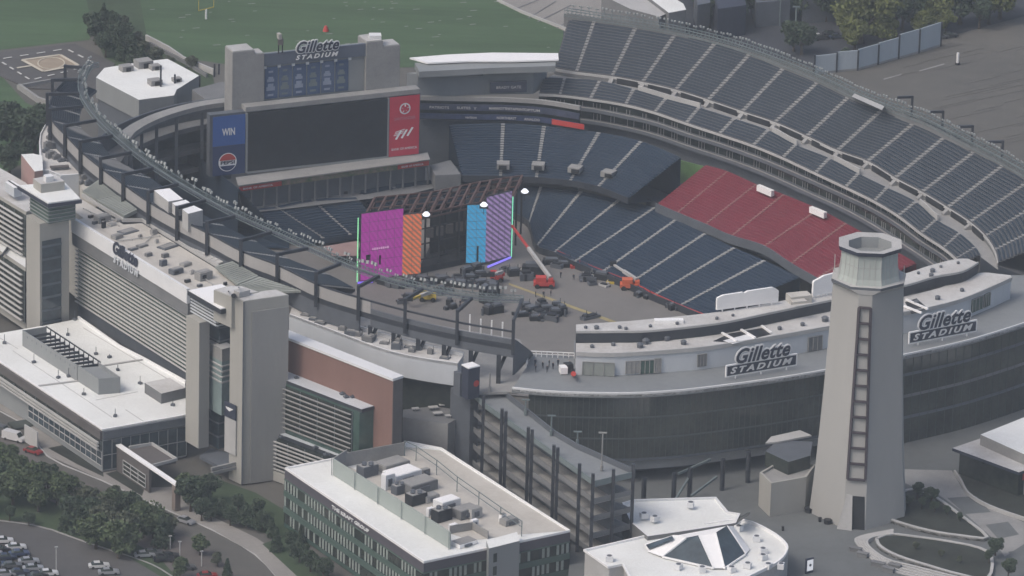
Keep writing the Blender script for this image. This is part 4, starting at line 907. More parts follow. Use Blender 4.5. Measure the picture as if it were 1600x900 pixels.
m_ = MB(); m_.hexa([V(fa_,.5), V(fb_,.5), V(fb_,.5)+nn*.4, V(fa_,.5)+nn*.4], [V(p,8.9) for p in (fa_,fb_,fb_+nn*.4,fa_+nn*.4)]); part('lit_face_strip', m_, W['conclight'], t)  # pale strip on the main shaft, paints its lit face lighter
a, b = V(fa_, 9.0)+nn*.2, V(fb_, 9.0)+nn*.2; L_ = (b-a).length
m_ = MB(); m_.hexa([a+nn*.02, b+nn*.02, b+nn*.3, a+nn*.3], [up(p,3.6) for p in (a+nn*.02, b+nn*.02, b+nn*.3, a+nn*.3)]); sg = part('emblem_sign', m_, W['navy'], t)
m_ = MB(); o_ = a+nn*.36+ZU*1.6
for k in range(4): m_.hexa([o_+d_*(L_*.15)+ZU*(.9-k*.12), o_+d_*(L_*(.8-k*.1))+ZU*(.9-k*.25), o_+d_*(L_*(.8-k*.1))+ZU*(.75-k*.25), o_+d_*(L_*(.2+.1*k))+ZU*(.6-k*.2)], [q_+nn*.04 for q_ in (o_+d_*(L_*.15)+ZU*(.9-k*.12), o_+d_*(L_*(.8-k*.1))+ZU*(.9-k*.25), o_+d_*(L_*(.8-k*.1))+ZU*(.75-k*.25), o_+d_*(L_*(.2+.1*k))+ZU*(.6-k*.2))])
part('white_emblem', m_, W['white'], sg)
m_ = MB(); m_.prism(PZ(-2.5, (312,712),(350,732),(376,724),(372,712),(330,700)), -3.3, 0, 0); part('entry_roof', m_, W['greydark'], t)
for k in range(2): 
    m_ = MB(); m_.bar(P(330,733+k*7,-1.5-k), P(375,722+k*7,-1.5-k), .5, .7); part('entry_beam', m_, W['conc'], t)

# ---- low white-roofed hall bottom left
t = thing('low_hall', 'low hall with bright white roof and grey blades at the lower left', 'building', P(160, 738, -6))
rf = PZ(4, (-90,507),(0,567),(160,673),(291,650),(289,600),(226,565),(185,544),(121,499),(70,509),(0,521),(-60,530-40)); m_ = MB(); m_.prism([V(p,3.9) for p in rf], -6); part('wall', m_, W['greypanel'], t)
m_ = MB(); m_.prism([V(p,4.1) for p in rf], 3.92); part('roof', m_, W['roofwhite'], t)
m_ = MB(); m_.wall([rf[7], rf[6], rf[5], rf[4]], 4.1, 4.8, .4); m_.wall([rf[2], rf[3]], 4.0, 4.35, .4, side=1); m_.wall([rf[0], rf[1], rf[2]], 4.0, 4.3, .4, side=1); part('parapet', m_, W['white'], t)
A, B, C_ = V(rf[0],0), V(rf[2],0), V(rf[3],0); d_ = hdir(A,B); nn = d_.cross(ZU)
m_ = MB(); m_.hexa([V(A,1.9), V(B,1.9), V(B,1.9)+nn*.6, V(A,1.9)+nn*.6], [V(A,3.9), V(B,3.9), V(B,3.9)+nn*.6, V(A,3.9)+nn*.6]); part('brown_fascia', m_, W['brown'], t)
n2 = hdir(B,C_).cross(ZU); m_ = MB(); m_.hexa([V(B,1.9), V(C_,1.9), V(C_,1.9)+n2*.6, V(B,1.9)+n2*.6], [V(B,3.9), V(C_,3.9), V(C_,3.9)+n2*.6, V(B,3.9)+n2*.6]); part('dark_fascia', m_, W['greydark'], t)
louvres(t, A+nn*1.3, B+nn*1.3, -.8, 1.6, 3, 'glassdark', 'conclight', 1.1, .5, .4)
glazed_face(t, B, C_, -5.6, 1.6, 2, 9, 'glassblue', 'greypanel')
a = lerp(A, B, .55)
glazed_face(t, a, B, -4.6, -1.2, 2, 14, 'glassblue', 'conclight')
m_ = MB(); a = P(38,690,-6); b = P(58,702,-6); m_.hexa([a,b,b-nn*.3,a-nn*.3],[up(p_,4.2) for p_ in (a,b,b-nn*.3,a-nn*.3)]); part('white_poster', m_, W['conclight'], t)
# mechanical screen enclosure
t = thing('mechanical_enclosure', 'open topped grey screened enclosure with dark beams on the low white roof', 'enclosure', P(95, 560, 4))
q = PZ(8, (35,516),(120,571),(157,566),(72,510))
m_ = MB(); m_.wall([q[0], q[1]], 4.1, 8, .3); m_.wall([q[0], q[3]], 4.1, 8, .3, side=-1); part('screen_wall', m_, W['greypanel'], t)
m_ = MB()
for k in range(11):
    a = lerp(q[0], q[1], (k+1)/11.5); b = lerp(q[3], q[2], (k+1)/11.5); m_.bar(V(a,7.0), V(b,7.0), .45, .5); m_.bar(V(b,4.1), V(b,8.1), .22, .22)
m_.bar(V(q[3],8), V(q[2],8), .25, .25); m_.bar(V(q[3],6.5), V(q[2],6.5), .2, .2); part('beam_frame', m_, W['steel'], t)
q2 = PZ(8, (120,570),(154,592),(188,589),(156,567)); m_ = MB(); m_.wall([q2[0],q2[1]], 4.1, 8, .3); m_.wall([q2[1],q2[2]], 4.1, 8, .3); m_.wall([q2[2],q2[3]], 4.1, 8, .3); m_.poly([V(p,7.2) for p in q2]); part('end_box', m_, W['greypanel'], t)
t = block('roof_pavilion', 'small flat topped pavilion on the low white roof beside the stair tower', 'pavilion', ((226,598),(252,615),(290,606),(265,590)), 6.6, 4.1, 'concdark', 'roofwhite2')
for i, (x, y) in enumerate(sorted(((7,537),(53,567),(131,617),(106,524),(150,554),(180,651),(184,579),(270,634),(91,591),(107,589),(171,559),(219,600),(117,500)))):
    p = P(x, y, 4.1); m_ = MB(); m_.box(p, .9, .7, .5, i*.5, 0); m_.tube(up(p,.4), up(p, random.uniform(.8, 2.4)), .08, 5); solo('roof_vent', m_, W['greydark'], '%s small dark vent from the left on the low white hall roof' % ordn(i), 'roof vent', 'vents on the low white hall roof')
for i, pts in enumerate((((60,603),(122,595)),((157,572),(228,561)))):
    a, b = [P(*q_, 4.25) for q_ in pts]; m_ = MB(); m_.bar(a, b, .5, .3); solo('roof_seam', m_, W['conclight'], ['raised seam left of the mechanical enclosure','raised seam right of the mechanical enclosure'][i], 'roof seam')
for i, (x0,y0,x1,y1) in enumerate(sorted(((20,548,175,652),(0,528,28,545),(130,512,285,606),(196,640,230,662),(150,625,215,612)))):
    m_ = MB(); m_.bar(P(x0,y0,4.13), P(x1,y1,4.13), .16, .06); solo('membrane_seam', m_, W['conclight'], '%s thin membrane seam from the left across the low white hall roof' % ordn(i), 'roof seam', 'thin seams on the low white hall roof')

# canopy wall by the pavement
t = thing('entry_canopy', 'long wall with white coping ending in a brown pillar by the pavement', 'canopy', P(225, 765, -6))
A = P(181,697,0); B = P(274,760,0); d_ = hdir(A,B); nn = d_.cross(ZU)
m_ = MB(); m_.hexa([A,B,B-nn*1.3,A-nn*1.3],[up(p_,.35) for p_ in (A,B,B-nn*1.3,A-nn*1.3)]); part('white_coping', m_, W['white'], t)
m_ = MB(); C2 = lerp(A,B,.55); m_.hexa([V(A,-6)-nn*.2, V(C2,-6)-nn*.2, V(C2,-6)-nn*.8, V(A,-6)-nn*.8],[V(A,-.01)-nn*.2, V(C2,-.01)-nn*.2, V(C2,-.01)-nn*.8, V(A,-.01)-nn*.8]); part('wall', m_, W['brown'], t)
glazed_face(t, lerp(A,B,.12)-nn*.2, lerp(A,B,.5)-nn*.2, -5.3, -2.2, 3, 3, 'glassdark', 'conclight')
m_ = MB(); m_.box(V(B-d_*.8-nn*.7,-6), 1.4, 1.4, 5.99, .6); part('pillar', m_, M('pillar_brown', (.20,.165,.145)), t)
m_ = MB(); m_.prism(PZ(-.6,(202,702),(236,730),(275,720),(237,696)), -1.2); part('flat_roof', m_, W['brown'], t)
m_ = MB(); m_.wall(PZ(-.6,(202,702),(237,696),(275,720),(236,730)), -.6, .1, .35); part('roof_edge', m_, W['conclight'], t)

# ---- brick building
t = thing('brick_building', 'red-brown panelled building with grey coping and two metal canopies', 'building', P(600, 690, -6))
A = P(436,521,26); B = P(614,591,26); C_ = P(629,586,26); D_ = P(452,516,26); d_ = hdir(A,B); nn = d_.cross(ZU); n2 = hdir(B,C_).cross(ZU)
m_ = MB(); m_.prism([V(p,25.4) for p in (A,B,C_,D_)], -6); part('brick_wall', m_, W['brick'], t)
m_ = MB(); m_.prism([A+nn*.3-d_*.2, B+nn*.3+d_*.3, C_+d_*.3, D_], 25.42); part('coping', m_, W['trimwhite'], t)
m_ = MB(); m_.hexa([V(B,-6)+n2*.02, V(C_,-6)+n2*.02, V(C_,-6)+n2*.15, V(B,-6)+n2*.15],[V(B,25.3)+n2*.02, V(C_,25.3)+n2*.02, V(C_,25.3)+n2*.15, V(B,25.3)+n2*.15]); part('end_shade_face', m_, W['brown'], t)  # darker brown slab paints shade onto the end away from the light
c1 = PZ(17.7, (410,580),(566,640),(587,634),(438,574)); m_ = MB(); m_.prism([up(p,-.05) for p in c1], 16.9, 0, 1); part('upper_canopy', m_, [W['steel'], W['steel']], t)
m_ = MB(); cc_ = (c1[0]+c1[1]+c1[2]+c1[3])/4; m_.prism([lerp(p, cc_, .02) for p in c1], 17.6); part('upper_canopy_roof', m_, W['whitepanel'], t)
l0, l1 = P(417,582,17.7), P(566,639,17.7); m_ = MB(); m_.prism([V(p,16.9) for p in (P(417,583,17.7), P(562,638.5,17.7), P(584,634,17.7), P(438,575,17.7))], 4.9); part('glazed_block', m_, W['glassgreen'], t)
a = V(P(417,583,17.7),0); b = V(P(562,638.5,17.7),0); d2 = hdir(a,b); n3 = d2.cross(ZU)
louvres(t, a+n3*.9, lerp(a,b,.93)+n3*.9, 6.0, 16.4, 9, 'glassdark', 'conc', .8, .4, .2)
c2_ = PZ(5.0, (396,663),(570,728),(590,720),(409,655)); m_ = MB(); m_.prism([up(p,-.05) for p in c2_], 4.1); part('lower_canopy', m_, W['steel'], t)
m_ = MB(); cc_ = (c2_[0]+c2_[1]+c2_[2]+c2_[3])/4; m_.prism([lerp(p, cc_, .02) for p in c2_], 4.9); part('lower_canopy_roof', m_, W['whitepanel'], t)
m_ = MB(); m_.prism([V(p,4.1) for p in (P(398,665,5), P(570,728.5,5), P(590,721,5), P(409,656,5))], -6); part('lower_block', m_, W['glassdark'], t)
a = V(P(398,665,5),0); b = V(P(560,725,5),0); n3 = hdir(a,b).cross(ZU); louvres(t, a+n3*1.1, b+n3*1.1, -3.6, 3.9, 8, 'glassdark', 'conclight', .8, .4, .24)
m_ = MB(); m_.hexa([V(a,-6)+n3*1, V(b,-6)+n3*1, V(b,-6)+n3*.2, V(a,-6)+n3*.2],[V(a,-3.7)+n3*1, V(b,-3.7)+n3*1, V(b,-3.7)+n3*.2, V(a,-3.7)+n3*.2]); part('plinth', m_, W['beige'], t)
for i, (x, y, z, s_) in enumerate(sorted(((463,591,17.8,.7),(535,616,17.8,.9),(541,621,17.8,.9),(551,621,17.8,.7),(493,700,5.05,.9),(440,684,5.05,.9),(510,711,5.05,1)))):
    p = P(x, y, z); m_ = MB(); m_.box(p, s_*1.3, s_, .35, .5); m_.box(up(p,.3), s_*.5, s_*.5, .3, .5); solo('canopy_vent', m_, W['greydark'], '%s small vent from the left on the brick building canopies' % ordn(i), 'roof vent')
# ---- curved parapet and its roof
T1 = smooth(PZ(24, (452,491),(498,508),(545,526),(585,541),(622,552),(668,561),(715,568)), 4); T2 = smooth(PZ(24, (458,472),(498,489),(545,508),(588,521),(630,534),(676,545),(724,555)), 4)
t = thing('curved_roof_wing', 'curved pale metal clad roof wing below the dark rim beam', 'building', V(T1[12], 18))
m_ = MB(); m_.strip(T1, [V(p,18.6) for p in T1]); m_.poly([T1[-1], V(T1[-1],18.6), V(T2[-1],18.6), T2[-1]]); part('pale_cladding', m_, W['whitepanel'], t)
m_ = MB(); m_.strip([V(p,23.7) for p in T1], [V(p,23.7) for p in T2]); part('roof', m_, W['roofwhite2'], t)
m_ = MB(); m_.wall(T1, 23.4, 24.1, .3); m_.wall(T2, 23.2, 24.6, .3); part('coping', m_, W['trimwhite'], t)
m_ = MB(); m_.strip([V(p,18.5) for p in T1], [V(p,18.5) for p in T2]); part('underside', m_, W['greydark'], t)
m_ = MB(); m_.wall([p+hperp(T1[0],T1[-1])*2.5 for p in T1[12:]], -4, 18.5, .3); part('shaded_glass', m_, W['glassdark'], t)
for i, (x, y, s_, h_) in enumerate(sorted(((478,493,2.2,.4),(490,500,2.0,.5),(500,506,2.4,.6),(506,497,2.4,.4),(535,516,1.8,.8),(548,523,2.6,1.0),(556,524,2.4,.8),(575,533,2.6,1.2),(581,530,1.6,1),(600,537,2,.4),(619,545,2.2,1.4),(622,540,1.2,1.6),(643,550,1.4,.8),(672,553,1.2,1.2),(562,515,2.0,.3),(640,543,2.4,.3),(695,560,2.2,.3),(655,547,1.0,.7)))):
    p = P(x, y, 23.7); m_ = MB(); m_.box(p, s_, s_*.6, h_, -.4+.1*(i % 4), 0); m_.box(up(p,h_), s_*.6, s_*.3, .25, -.3, 1); m_.tube(p+Vector((s_*.6,.3,0)), p+Vector((s_*.6,.3,h_+.6)), .1, 5)
    solo('roof_unit', m_, [W['greydark' if i % 2 else 'concdark'], W['conc']], '%s dark unit from the left on the curved roof wing' % ordn(i), 'roof unit', 'units on the curved roof wing')
# terrace under
t = block('lower_terrace', 'grey lower terrace block with pale furniture between brick end wall and ramp tower', 'terrace', ((629,652),(630,640),(700,632),(712,655),(700,662)), 12, -4, 'conc', 'concdark')
for i, (x, y, s_) in enumerate(((649,643,1.6),(671,622,1.2),(677,641,2.2),(692,637,1.8),(684,650,2.2),(700,654,1.4))):
    p = P(x, y-1, 12.0); m_ = MB(); m_.box(up(p,.55), s_, s_*.6, .18, .3); m_.box(p, .2, .2, .6, 0); m_.box(p+Vector((.5,0,0)), .15, .15, .6, 0); solo('terrace_table', m_, W['conclight'], '%s pale table from the left on the lower terrace' % ordn(i), 'table')
# columns under the rim, concourse floor
m_ = MB(); m_.prism(PZ(19.6, (452,470),(560,478),(640,500),(740,518),(812,530),(826,556),(905,562),(900,600),(800,612),(748,613),(722,585),(722,556),(620,536),(540,512)), 19.0, 0, 0)
solo('north_concourse', m_, W['conc'], 'grey concourse floor behind the curved roof wing and ramp', 'floor')
for i, k in enumerate(range(57, len(rim), 2)):
    q = rim[k]; m_ = MB(); m_.bar(V(q,19.6), V(q,26.4), 1.0, 1.0); m_.bar(V(q,22.5), V(q,26.3)+Vector((1.6,1.0,0)), .6, .6); solo('rim_column', m_, W['steel'], '%s dark rim support column from the left above the curved roof wing' % ordn(i), 'column')
for i, (x, y) in enumerate(((734,505),(751,512),(768,514),(785,517))):
    q = P(x, y, 28.5); m_ = MB(); m_.bar(V(q, 26), V(q,30.6), .35, .35); solo('white_post', m_, W['white'], '%s white post from the left behind the open rim beam' % ordn(i), 'post')

# ================================================================== ramp structure
t = thing('ramp_structure', 'open five level concrete ramp building on paired dark steel columns', 'building', P(925, 845, 0))
def ramp_poly(z):
    q = PZ(18, (735,613),(757,634),(787,655),(849,699),(930,757),(991,742),(899,701),(865,681),(824,648),(797,627),(786,617))
    return [V(p, z) for p in q]
for k, z in enumerate((18, 14, 10, 6, 2)):
    q = ramp_poly(z); m_ = MB(); m_.prism(q, z-.6); sl_ = part('deck_slab', m_, W['conc'] if k else W['terrace'], t)
    m_ = MB(); m_.wall(q[:6], z-.4, z+(.8 if k else .9), .25, side=-1); part('barrier', m_, W['concdark'] if k else W['steelmid'], sl_)
m_ = MB(); m_.wall(ramp_poly(18)[5:], 17.5, 19.3, .3, side=-1); part('inner_barrier', m_, W['greydark'], t)
for (x, y) in ((757,634),(786,655),(792,659),(827,684),(833,688),(867,712),(873,716),(907,741),(928,757),(960,750),(991,742)):
    q = P(x, y, 18); q = q+Vector((-.25,-.3,0)); m_ = MB(); m_.bar(V(q,-1), V(q,20.6), .75, .75); part('column', m_, W['steel'], t)
m_ = MB(); q = ramp_poly(0); m_.wall([lerp(q[0],q[10],.5), lerp(q[3],q[7],.6), lerp(q[4],q[5],.45)], 0, 17.4, .4); part('core_wall', m_, W['greydark'], t)
m_ = MB(); m_.prism(PZ(19.2, (704,606),(735,614),(748,611),(722,600)), -6); part('end_tower', m_, W['greydark'], t)
t = thing('sign_box', 'tall dark cabinet with white lid and small red emblem at the ramp head', 'sign', P(735, 610, 18))
q = PZ(26.3, (721,571),(732,577),(750,573),(738,567)); m_ = MB(); m_.prism(q, 19); part('cabinet', m_, W['navy'], t); m_ = MB(); m_.prism([up(p,.3) for p in q], 26.32); part('white_lid', m_, W['white'], t)
m_ = MB(); q3 = PZ(24.5, (709,580),(719,584),(724,583),(714,579)); m_.prism(q3, 19); part('side_cabinet', m_, W['greydark'], t)
a = lerp(q[1], q[2], .35); d_ = hdir(q[1],q[2]); m_ = MB(); disc_on(V(a,21.6)+d_*.5, d_, ZU, .6, .9, .75, .06, m_); part('red_emblem', m_, W['redpaint'], t)
for i, (x, y0, y1) in enumerate(((765,583,612),(821,625,648),(861,650,680),(902,675,695),(940,678,735))):
    q = P(x, y1, 18.2 if i else 19.6); h_ = (y1-y0)/6.5; m_ = MB(); m_.tube(q, up(q,h_), .16, 6); 
    if i: m_.bar(up(q,h_)-Vector((.9,0,0)), up(q,h_)+Vector((.9,0,0)), .3, .3)
    m_.tube(q, up(q, 1.2), .35, 6)
    solo('ramp_lamp', m_, W['conc'] if i in (0,4) else W['steelmid'], '%s lamp post from the left along the ramp top' % ordn(i), 'lamp post')
# ================================================================== plaza and atrium building
sheet('plaza', PZ(0, (880,980),(893,845),(930,700),(1000,640),(1700,560),(1750,1000)), W['plaza'])
m_ = MB(); q = PZ(-.05, (880,980),(893,845),(930,700),(1000,640),(1700,560),(1750,1000)); m_.strip(q+q[:1], [V(p,-6.3) for p in q+q[:1]]); solo('plaza_retaining_wall', m_, W['conc'], kind='structure')
OUT = smooth(PZ(22, (800,608),(850,613),(900,615.5),(985,616.5),(1050,613),(1100,608),(1200,595),(1292,580),(1350,569),(1410,557),(1500,537),(1550,523),(1600,507),(1660,486)), 4)
WTOP = smooth(PZ(27.3, (900,551),(960,552.5),(1050,547),(1112,541),(1200,527),(1290,511),(1350,500),(1412,488),(1450,481),(1500,468),(1545,450),(1580,434)), 4)
WBK = smooth(PZ(27.3, (900,533),(960,533),(1020,531),(1120,521),(1200,506),(1300,486),(1350,475),(1412,463),(1470,449),(1527,427),(1560,428),(1579,430)), 4)
DT = smooth(PZ(30, (900,518),(960,517.5),(1020,516),(1120,505),(1200,489),(1300,468),(1350,459),(1412,446),(1460,432),(1502,424),(1527,410)), 4)
DR = smooth(PZ(30, (900,507),(960,503),(1000,500),(1100,490),(1180,478),(1305,453),(1350,443),(1412,428),(1452,415),(1492,405),(1512,404)), 4)
t = thing('atrium_building', 'long curved north end building with grey terrace over a dark glass wall', 'building', P(1100, 760, 0))
n = len(OUT); inn = resample([V(p,22) for p in WTOP]+[P(1660,420,22)], 30)
m_ = MB(); ip = [P(829,553,22), P(823,573,22)]
deck = OUT + [P(1700,430,22), P(1500,430,22), P(1300,470,22), P(1100,500,22), P(897,532,22), P(897,557,22), P(829,553,22), P(823,573,22)]
m_.prism(deck, 21.2); part('terrace_deck', m_, W['terrace'], t)
m_ = MB(); m_.wall(OUT, 21.5, 22.45, .35, side=1); part('white_edge', m_, W['trimwhite'], t)
G1 = [V(p, 21) for p in OUT[2:]]; ctr = P(1250,350,0)
gin = [V(p, 6.2)+hperp(OUT[max(1,i+1)], OUT[min(n-1,i+3)])*1.2 for i, p in enumerate(OUT[2:])]
gtop = [V(p, 21)+hperp(OUT[max(1,i+1)], OUT[min(n-1,i+3)])*1.2 for i, p in enumerate(OUT[2:])]
ns = 30
m_ = MB(); m_.strip(gin[:ns+1], gtop[:ns+1]); m_.strip([V(p,.0) for p in gin[ns:]], gtop[ns:]); gw = part('glass_wall', m_, W['atriumglass'], t)
A_ = resample(gin[:ns+1], 60); B_ = resample(gtop[:ns+1], 60); m_ = MB()
for a, b in zip(A_, B_): m_.bar(a, b, .14, .3)
part_each('mullion', m_, M('mullion_grey', (.075,.085,.088), .5), gw)
for zf in (.32, .66):
    m_ = MB(); ln = [lerp(a, b, zf)+Vector((0,-.1,0)) for a, b in zip(A_, B_)]; m_.wall(ln, ln[0].z-.18, ln[0].z+.18, .15); part('floor_band', m_, bpy.data.materials['mullion_grey'], gw)
A_ = resample([V(p,0) for p in gin[ns:]], 26); B_ = resample(gtop[ns:], 26); m_ = MB()
for a, b in zip(A_, B_): m_.bar(a, b, .14, .3)
part_each('mullion', m_, bpy.data.materials['mullion_grey'], gw)
for zf, c_ in ((.3,'greydark'), (.55,'concdark'), (.8,'greydark')):
    m_ = MB(); ln = [lerp(a, b, zf) for a, b in zip(A_, B_)]; m_.wall([p+hperp(ln[0], ln[-1])*-.1 for p in ln], ln[0].z-.35, ln[0].z+.35, .25); part('floor_band', m_, W[c_], gw)
fl_in = [p+hperp(OUT[max(1,i+1)], OUT[min(n-1,i+3)])*8 for i, p in enumerate(gin[:ns+1])]
m_ = MB(); m_.strip(gin[:ns+1], fl_in); m_.wall(gin[:ns+1], 5.6, 6.3, .5); part('soffit', m_, W['greydark'], t)
m_ = MB(); m_.wall([V(p,0) for p in fl_in], 0, 6.2, .4); part('undercroft_wall', m_, W['greydark'], t)
m_ = MB(); bl_ = [lerp(a, b, .3) for a, b in zip(gin[6:ns+1], fl_in[6:])]; m_.wall([V(p,0) for p in bl_], 2.6, 6.1, .4); part('pale_curved_fascia', m_, W['conclight'], t)
for (x, y) in ((1005,800),(1052,793),(1077,786),(1128,772),(1168,760),(1215,745)):
    q = P(x, y-6, 0); m_ = MB(); m_.tube(q, up(q,7.5), .55, 8); part('column', m_, W['steel'], t)
m_ = MB()
for (x0,y0,x1,y1) in ((1060,740,1110,718),(1080,775,1120,745),(1052,786,1077,745)): m_.bar(P(x0,y0,4.5), P(x1,y1,5), .4, .5)
part_each('brace', m_, W['steelmid'], t)
low = smooth(PZ(6.3, (1060,714),(1100,710),(1150,703),(1200,694),(1260,683)), 3)
# upper storey
m_ = MB(); m_.prism(WTOP+WBK[::-1], 22.02, 0, 1); part('upper_storey', m_, [W['whitepanel'], W['roofwhite2']], t)
m_ = MB(); m_.prism(DT+DR[::-1], 15, 0, 1); part('rear_block', m_, [W['brown'], W['roofwhite2']], t)
m_ = MB(); m_.wall(DT, 27.35, 29.7, .25, side=-1); part('dark_band', m_, W['steel'], t)
m_ = MB(); m_.wall(WTOP, 26.6, 27.55, .3, side=-1); m_.wall(DT, 29.7, 30.2, .4, side=-1); part('pale_coping', m_, W['conclight'], t)
def on_wall(x0, x1, z0, z1, mat, name, par_, frame=True):
    """panel fixed on the terrace wall between pixel columns x0 and x1"""
    def at(x):
        best = min(range(len(WTOP)-1), key=lambda i: abs((WTOP[i]-CAM).dot(_R)/(WTOP[i]-CAM).dot(_fw)-(x-800)/FPX)); return WTOP[best], best
    i0 = at(x0)[1]; a, b = WTOP[i0], WTOP[min(i0+1, len(WTOP)-1)]; d = hdir(a, b); nn = d.cross(ZU)
    xa = (a-CAM).dot(_R)/(a-CAM).dot(_fw); a = a+d*(((x0-800)/FPX-xa)*1400/max(.3, d.dot(_R))); w_ = (x1-x0)/FPX*1400/max(.3, d.dot(_R))
    m_ = MB(); p0 = V(a, z0)+nn*.3; p1 = p0+d*w_; m_.hexa([p0, p1, p1-nn*.25, p0-nn*.25], [V(q_, z1) for q_ in (p0, p1, p1-nn*.25, p0-nn*.25)])
    w__ = part(name, m_, W[mat], par_)
    if frame:
        m_ = MB()
        for k in range(4): q_ = lerp(p0, p1, k/3)+nn*.05; m_.bar(V(q_,z0), V(q_,z1), .15, .15)
        m_.bar(V(p0+nn*.05,z1), V(p1+nn*.05,z1), .15, .15); part('frame', m_, W['conc'], w__)
    return w__
for x0, x1, z0, z1, mt in ((911,960,22.1,25.3,'seam'),(978,999,22.4,25.4,'conc'),(1001,1022,22.2,25.4,'glassgreen'),(1023,1033,22.2,25.6,'conc'),(1090,1104,22.8,25.8,'concdark'),(1263,1285,22.1,25.6,'concdark'),(1518,1536,23,26.2,'glassgreen'),(1538,1548,23,26.2,'glassgreen')):
    on_wall(x0, x1, z0, z1, mt, 'door' if z0 < 22.3 else 'window', t)
# skylight slots with white beams
for i, (pts, bars) in enumerate(((((1114,533),(1150,536),(1205,522),(1198,511),(1140,521)), (((1128,520),(1152,533)),((1158,515),(1180,528)),((1190,509),(1205,520)))), (((1414,472),(1424,490),(1450,482),(1432,466)), (((1416,468),(1450,483)),((1412,478),(1440,489)))))):
    tt = thing('roof_slot', ['dark roof slot with white beams left of the lighthouse','dark roof slot with white beams right of the lighthouse'][i], 'skylight', P(*pts[0], 27.3))
    m_ = MB(); m_.prism(PZ(27.36, *pts), 27.32); part('opening', m_, W['black'], tt)  # black sheet laid on the roof, paints the dark inside of the slot
    for b_ in bars:
        m_ = MB(); m_.bar(P(*b_[0], 27.6), P(*b_[1], 27.6), .5, .4); part('beam', m_, W['white'], tt)
    if i == 0: m_ = MB(); m_.prism(PZ(27.5, (1130,532),(1145,537),(1182,528),(1168,522)), 27.4); part('white_deck', m_, W['trimwhite'], tt)
for i, (x, y, z) in enumerate(sorted(((958,540,27.3),(994,534,27.3),(1009,537,27.3),(1042,532,27.3),(925,543,27.3),(1068,538,27.3),(1000,543,27.3),(1254,509,27.3),(1289,502,27.3),(1218,515,27.3),(1465,468,27.3),(1503,455,27.3),(1432,475,27.3),(915,513,30),(932,514,30),(968,513,30),(978,515,30),(1016,511,30),(1058,507,30),(1120,499,30),(1145,494,30),(1435,428,30),(1457,425,30),(1455,432,30),(1470,418,30),(1497,412,30)))):
    p = P(x, y, z); s_ = random.uniform(.7,1.3) if z < 29 else random.uniform(.5, .9); m_ = MB(); m_.tube(p, up(p, s_*.7), s_*.6, 8); m_.tube(up(p,s_*.7), up(p,s_), s_*.75, 8, 0, s_*.4); solo('roof_vent', m_, W['greydark'], '%s small round vent from the left on the curved north roofs' % ordn(i), 'roof vent', 'round vents on the curved north roofs')
m_ = MB(); m_.box(P(1045,504,30), 6.5, 1.6, .8, .1); solo('white_roof_box', m_, W['white'], 'small white box on the upper curved north roof', 'roof unit')
m_ = MB(); m_.box(P(1248,471,30), 5.2, 3.2, 1.8, .35); m_.box(P(1248,471,31.8), 3.4, 1.8, .3, .35); solo('tan_roof_unit', m_, W['rooftan'], 'tan unit on the roof between the two white sign backs', 'roof unit')
# white sign backs
def sign_back(label, A, B, h, humps):
    t = thing('blank_sign', label, 'sign', A); d = hdir(A,B); nn = d.cross(ZU); L = (B-A).length; m_ = MB(); pts = [A]
    prof = [(0,0),(0,h*.82),(.03,h*.9)]+humps+[(.97,h*.92),(1,h*.8),(1,0)]
    q = [A+d*(u*L)+ZU*z+ZU*.6 for u, z in prof]; n_ = len(q)
    m_.add([p+nn*.3 for p in q]+[p-nn*.3 for p in q], [list(range(n_)), list(range(n_,2*n_))]+[[i,(i+1)%n_,n_+(i+1)%n_,n_+i] for i in range(n_)]); part('panel', m_, W['white'], t)
    m_ = MB()
    for k in range(5): p = A+d*(L*(.1+.2*k)); m_.bar(V(p,A.z), V(p,A.z+1), .3, .3)
    part_each('leg', m_, W['white'], t)
sign_back('long white blank sign back on the curved north roof', P(1119,488,30), P(1215,475,30), 3.4, [(.1,3.4),(.42,3.5),(.44,3.25),(.5,3.6),(.9,3.7)])
sign_back('shorter rounded white sign back beside the lighthouse top', P(1269,466,30), P(1316,456,30), 4.0, [(.2,4.0),(.35,4.4),(.8,4.6)])
# front signs
def front_sign(label, x0, y0, x1, y1):
    A = P(x0, y0, 22.7); B = P(x1, y1, 22.7); 
    d = (B-A); d.normalize(); L = (B-A).length
    name_sign(label, A, d, ZU, L*.76, L*.19, L, L*.155, offG=.13, legs=3)
front_sign('large white edged name sign on the terrace left of the lighthouse', 1134, 590, 1245, 571)
front_sign('large white edged name sign on the terrace right of the lighthouse', 1420, 538, 1526, 518)
# railing, people, white gear on the terrace
m_ = MB(); a, b = P(829,557,22), P(897,560,22); m_.bar(up(a,1.3), up(b,1.3), .2, .2); m_.bar(up(a,.7), up(b,.7), .12, .12); c = P(822,575,22); m_.bar(up(a,1.3), up(c,1.3), .2, .2)
for k in range(9): q = lerp(a,b,k/8); m_.bar(q, up(q,1.35), .15, .15)
for k in range(4): q = lerp(a,c,k/3); m_.bar(q, up(q,1.35), .15, .15)
solo('white_railing', m_, W['white'], 'white railing at the open corner of the grey terrace', 'railing')
t = thing('white_cart', 'white and black cart beside a red bin at the terrace wall', 'cart', P(884, 582, 22)); m_ = MB(); m_.box(P(880,582,22.3), 1.6, 2.2, 1.5, .2); part('body', m_, W['white'], t); m_ = MB(); m_.box(P(888,580,22), 1.8, 1.8, 1.9, .3); part('black_cover', m_, W['black'], t)
m_ = MB(); m_.tube(P(896,584,22), P(896,584,24.0), .55, 10, 0, .48); m_.tube(P(896,584,24.0), P(896,584,24.3), .6, 10); solo('red_bin', m_, W['redpaint'], 'red bin beside the white cart on the terrace', 'bin')
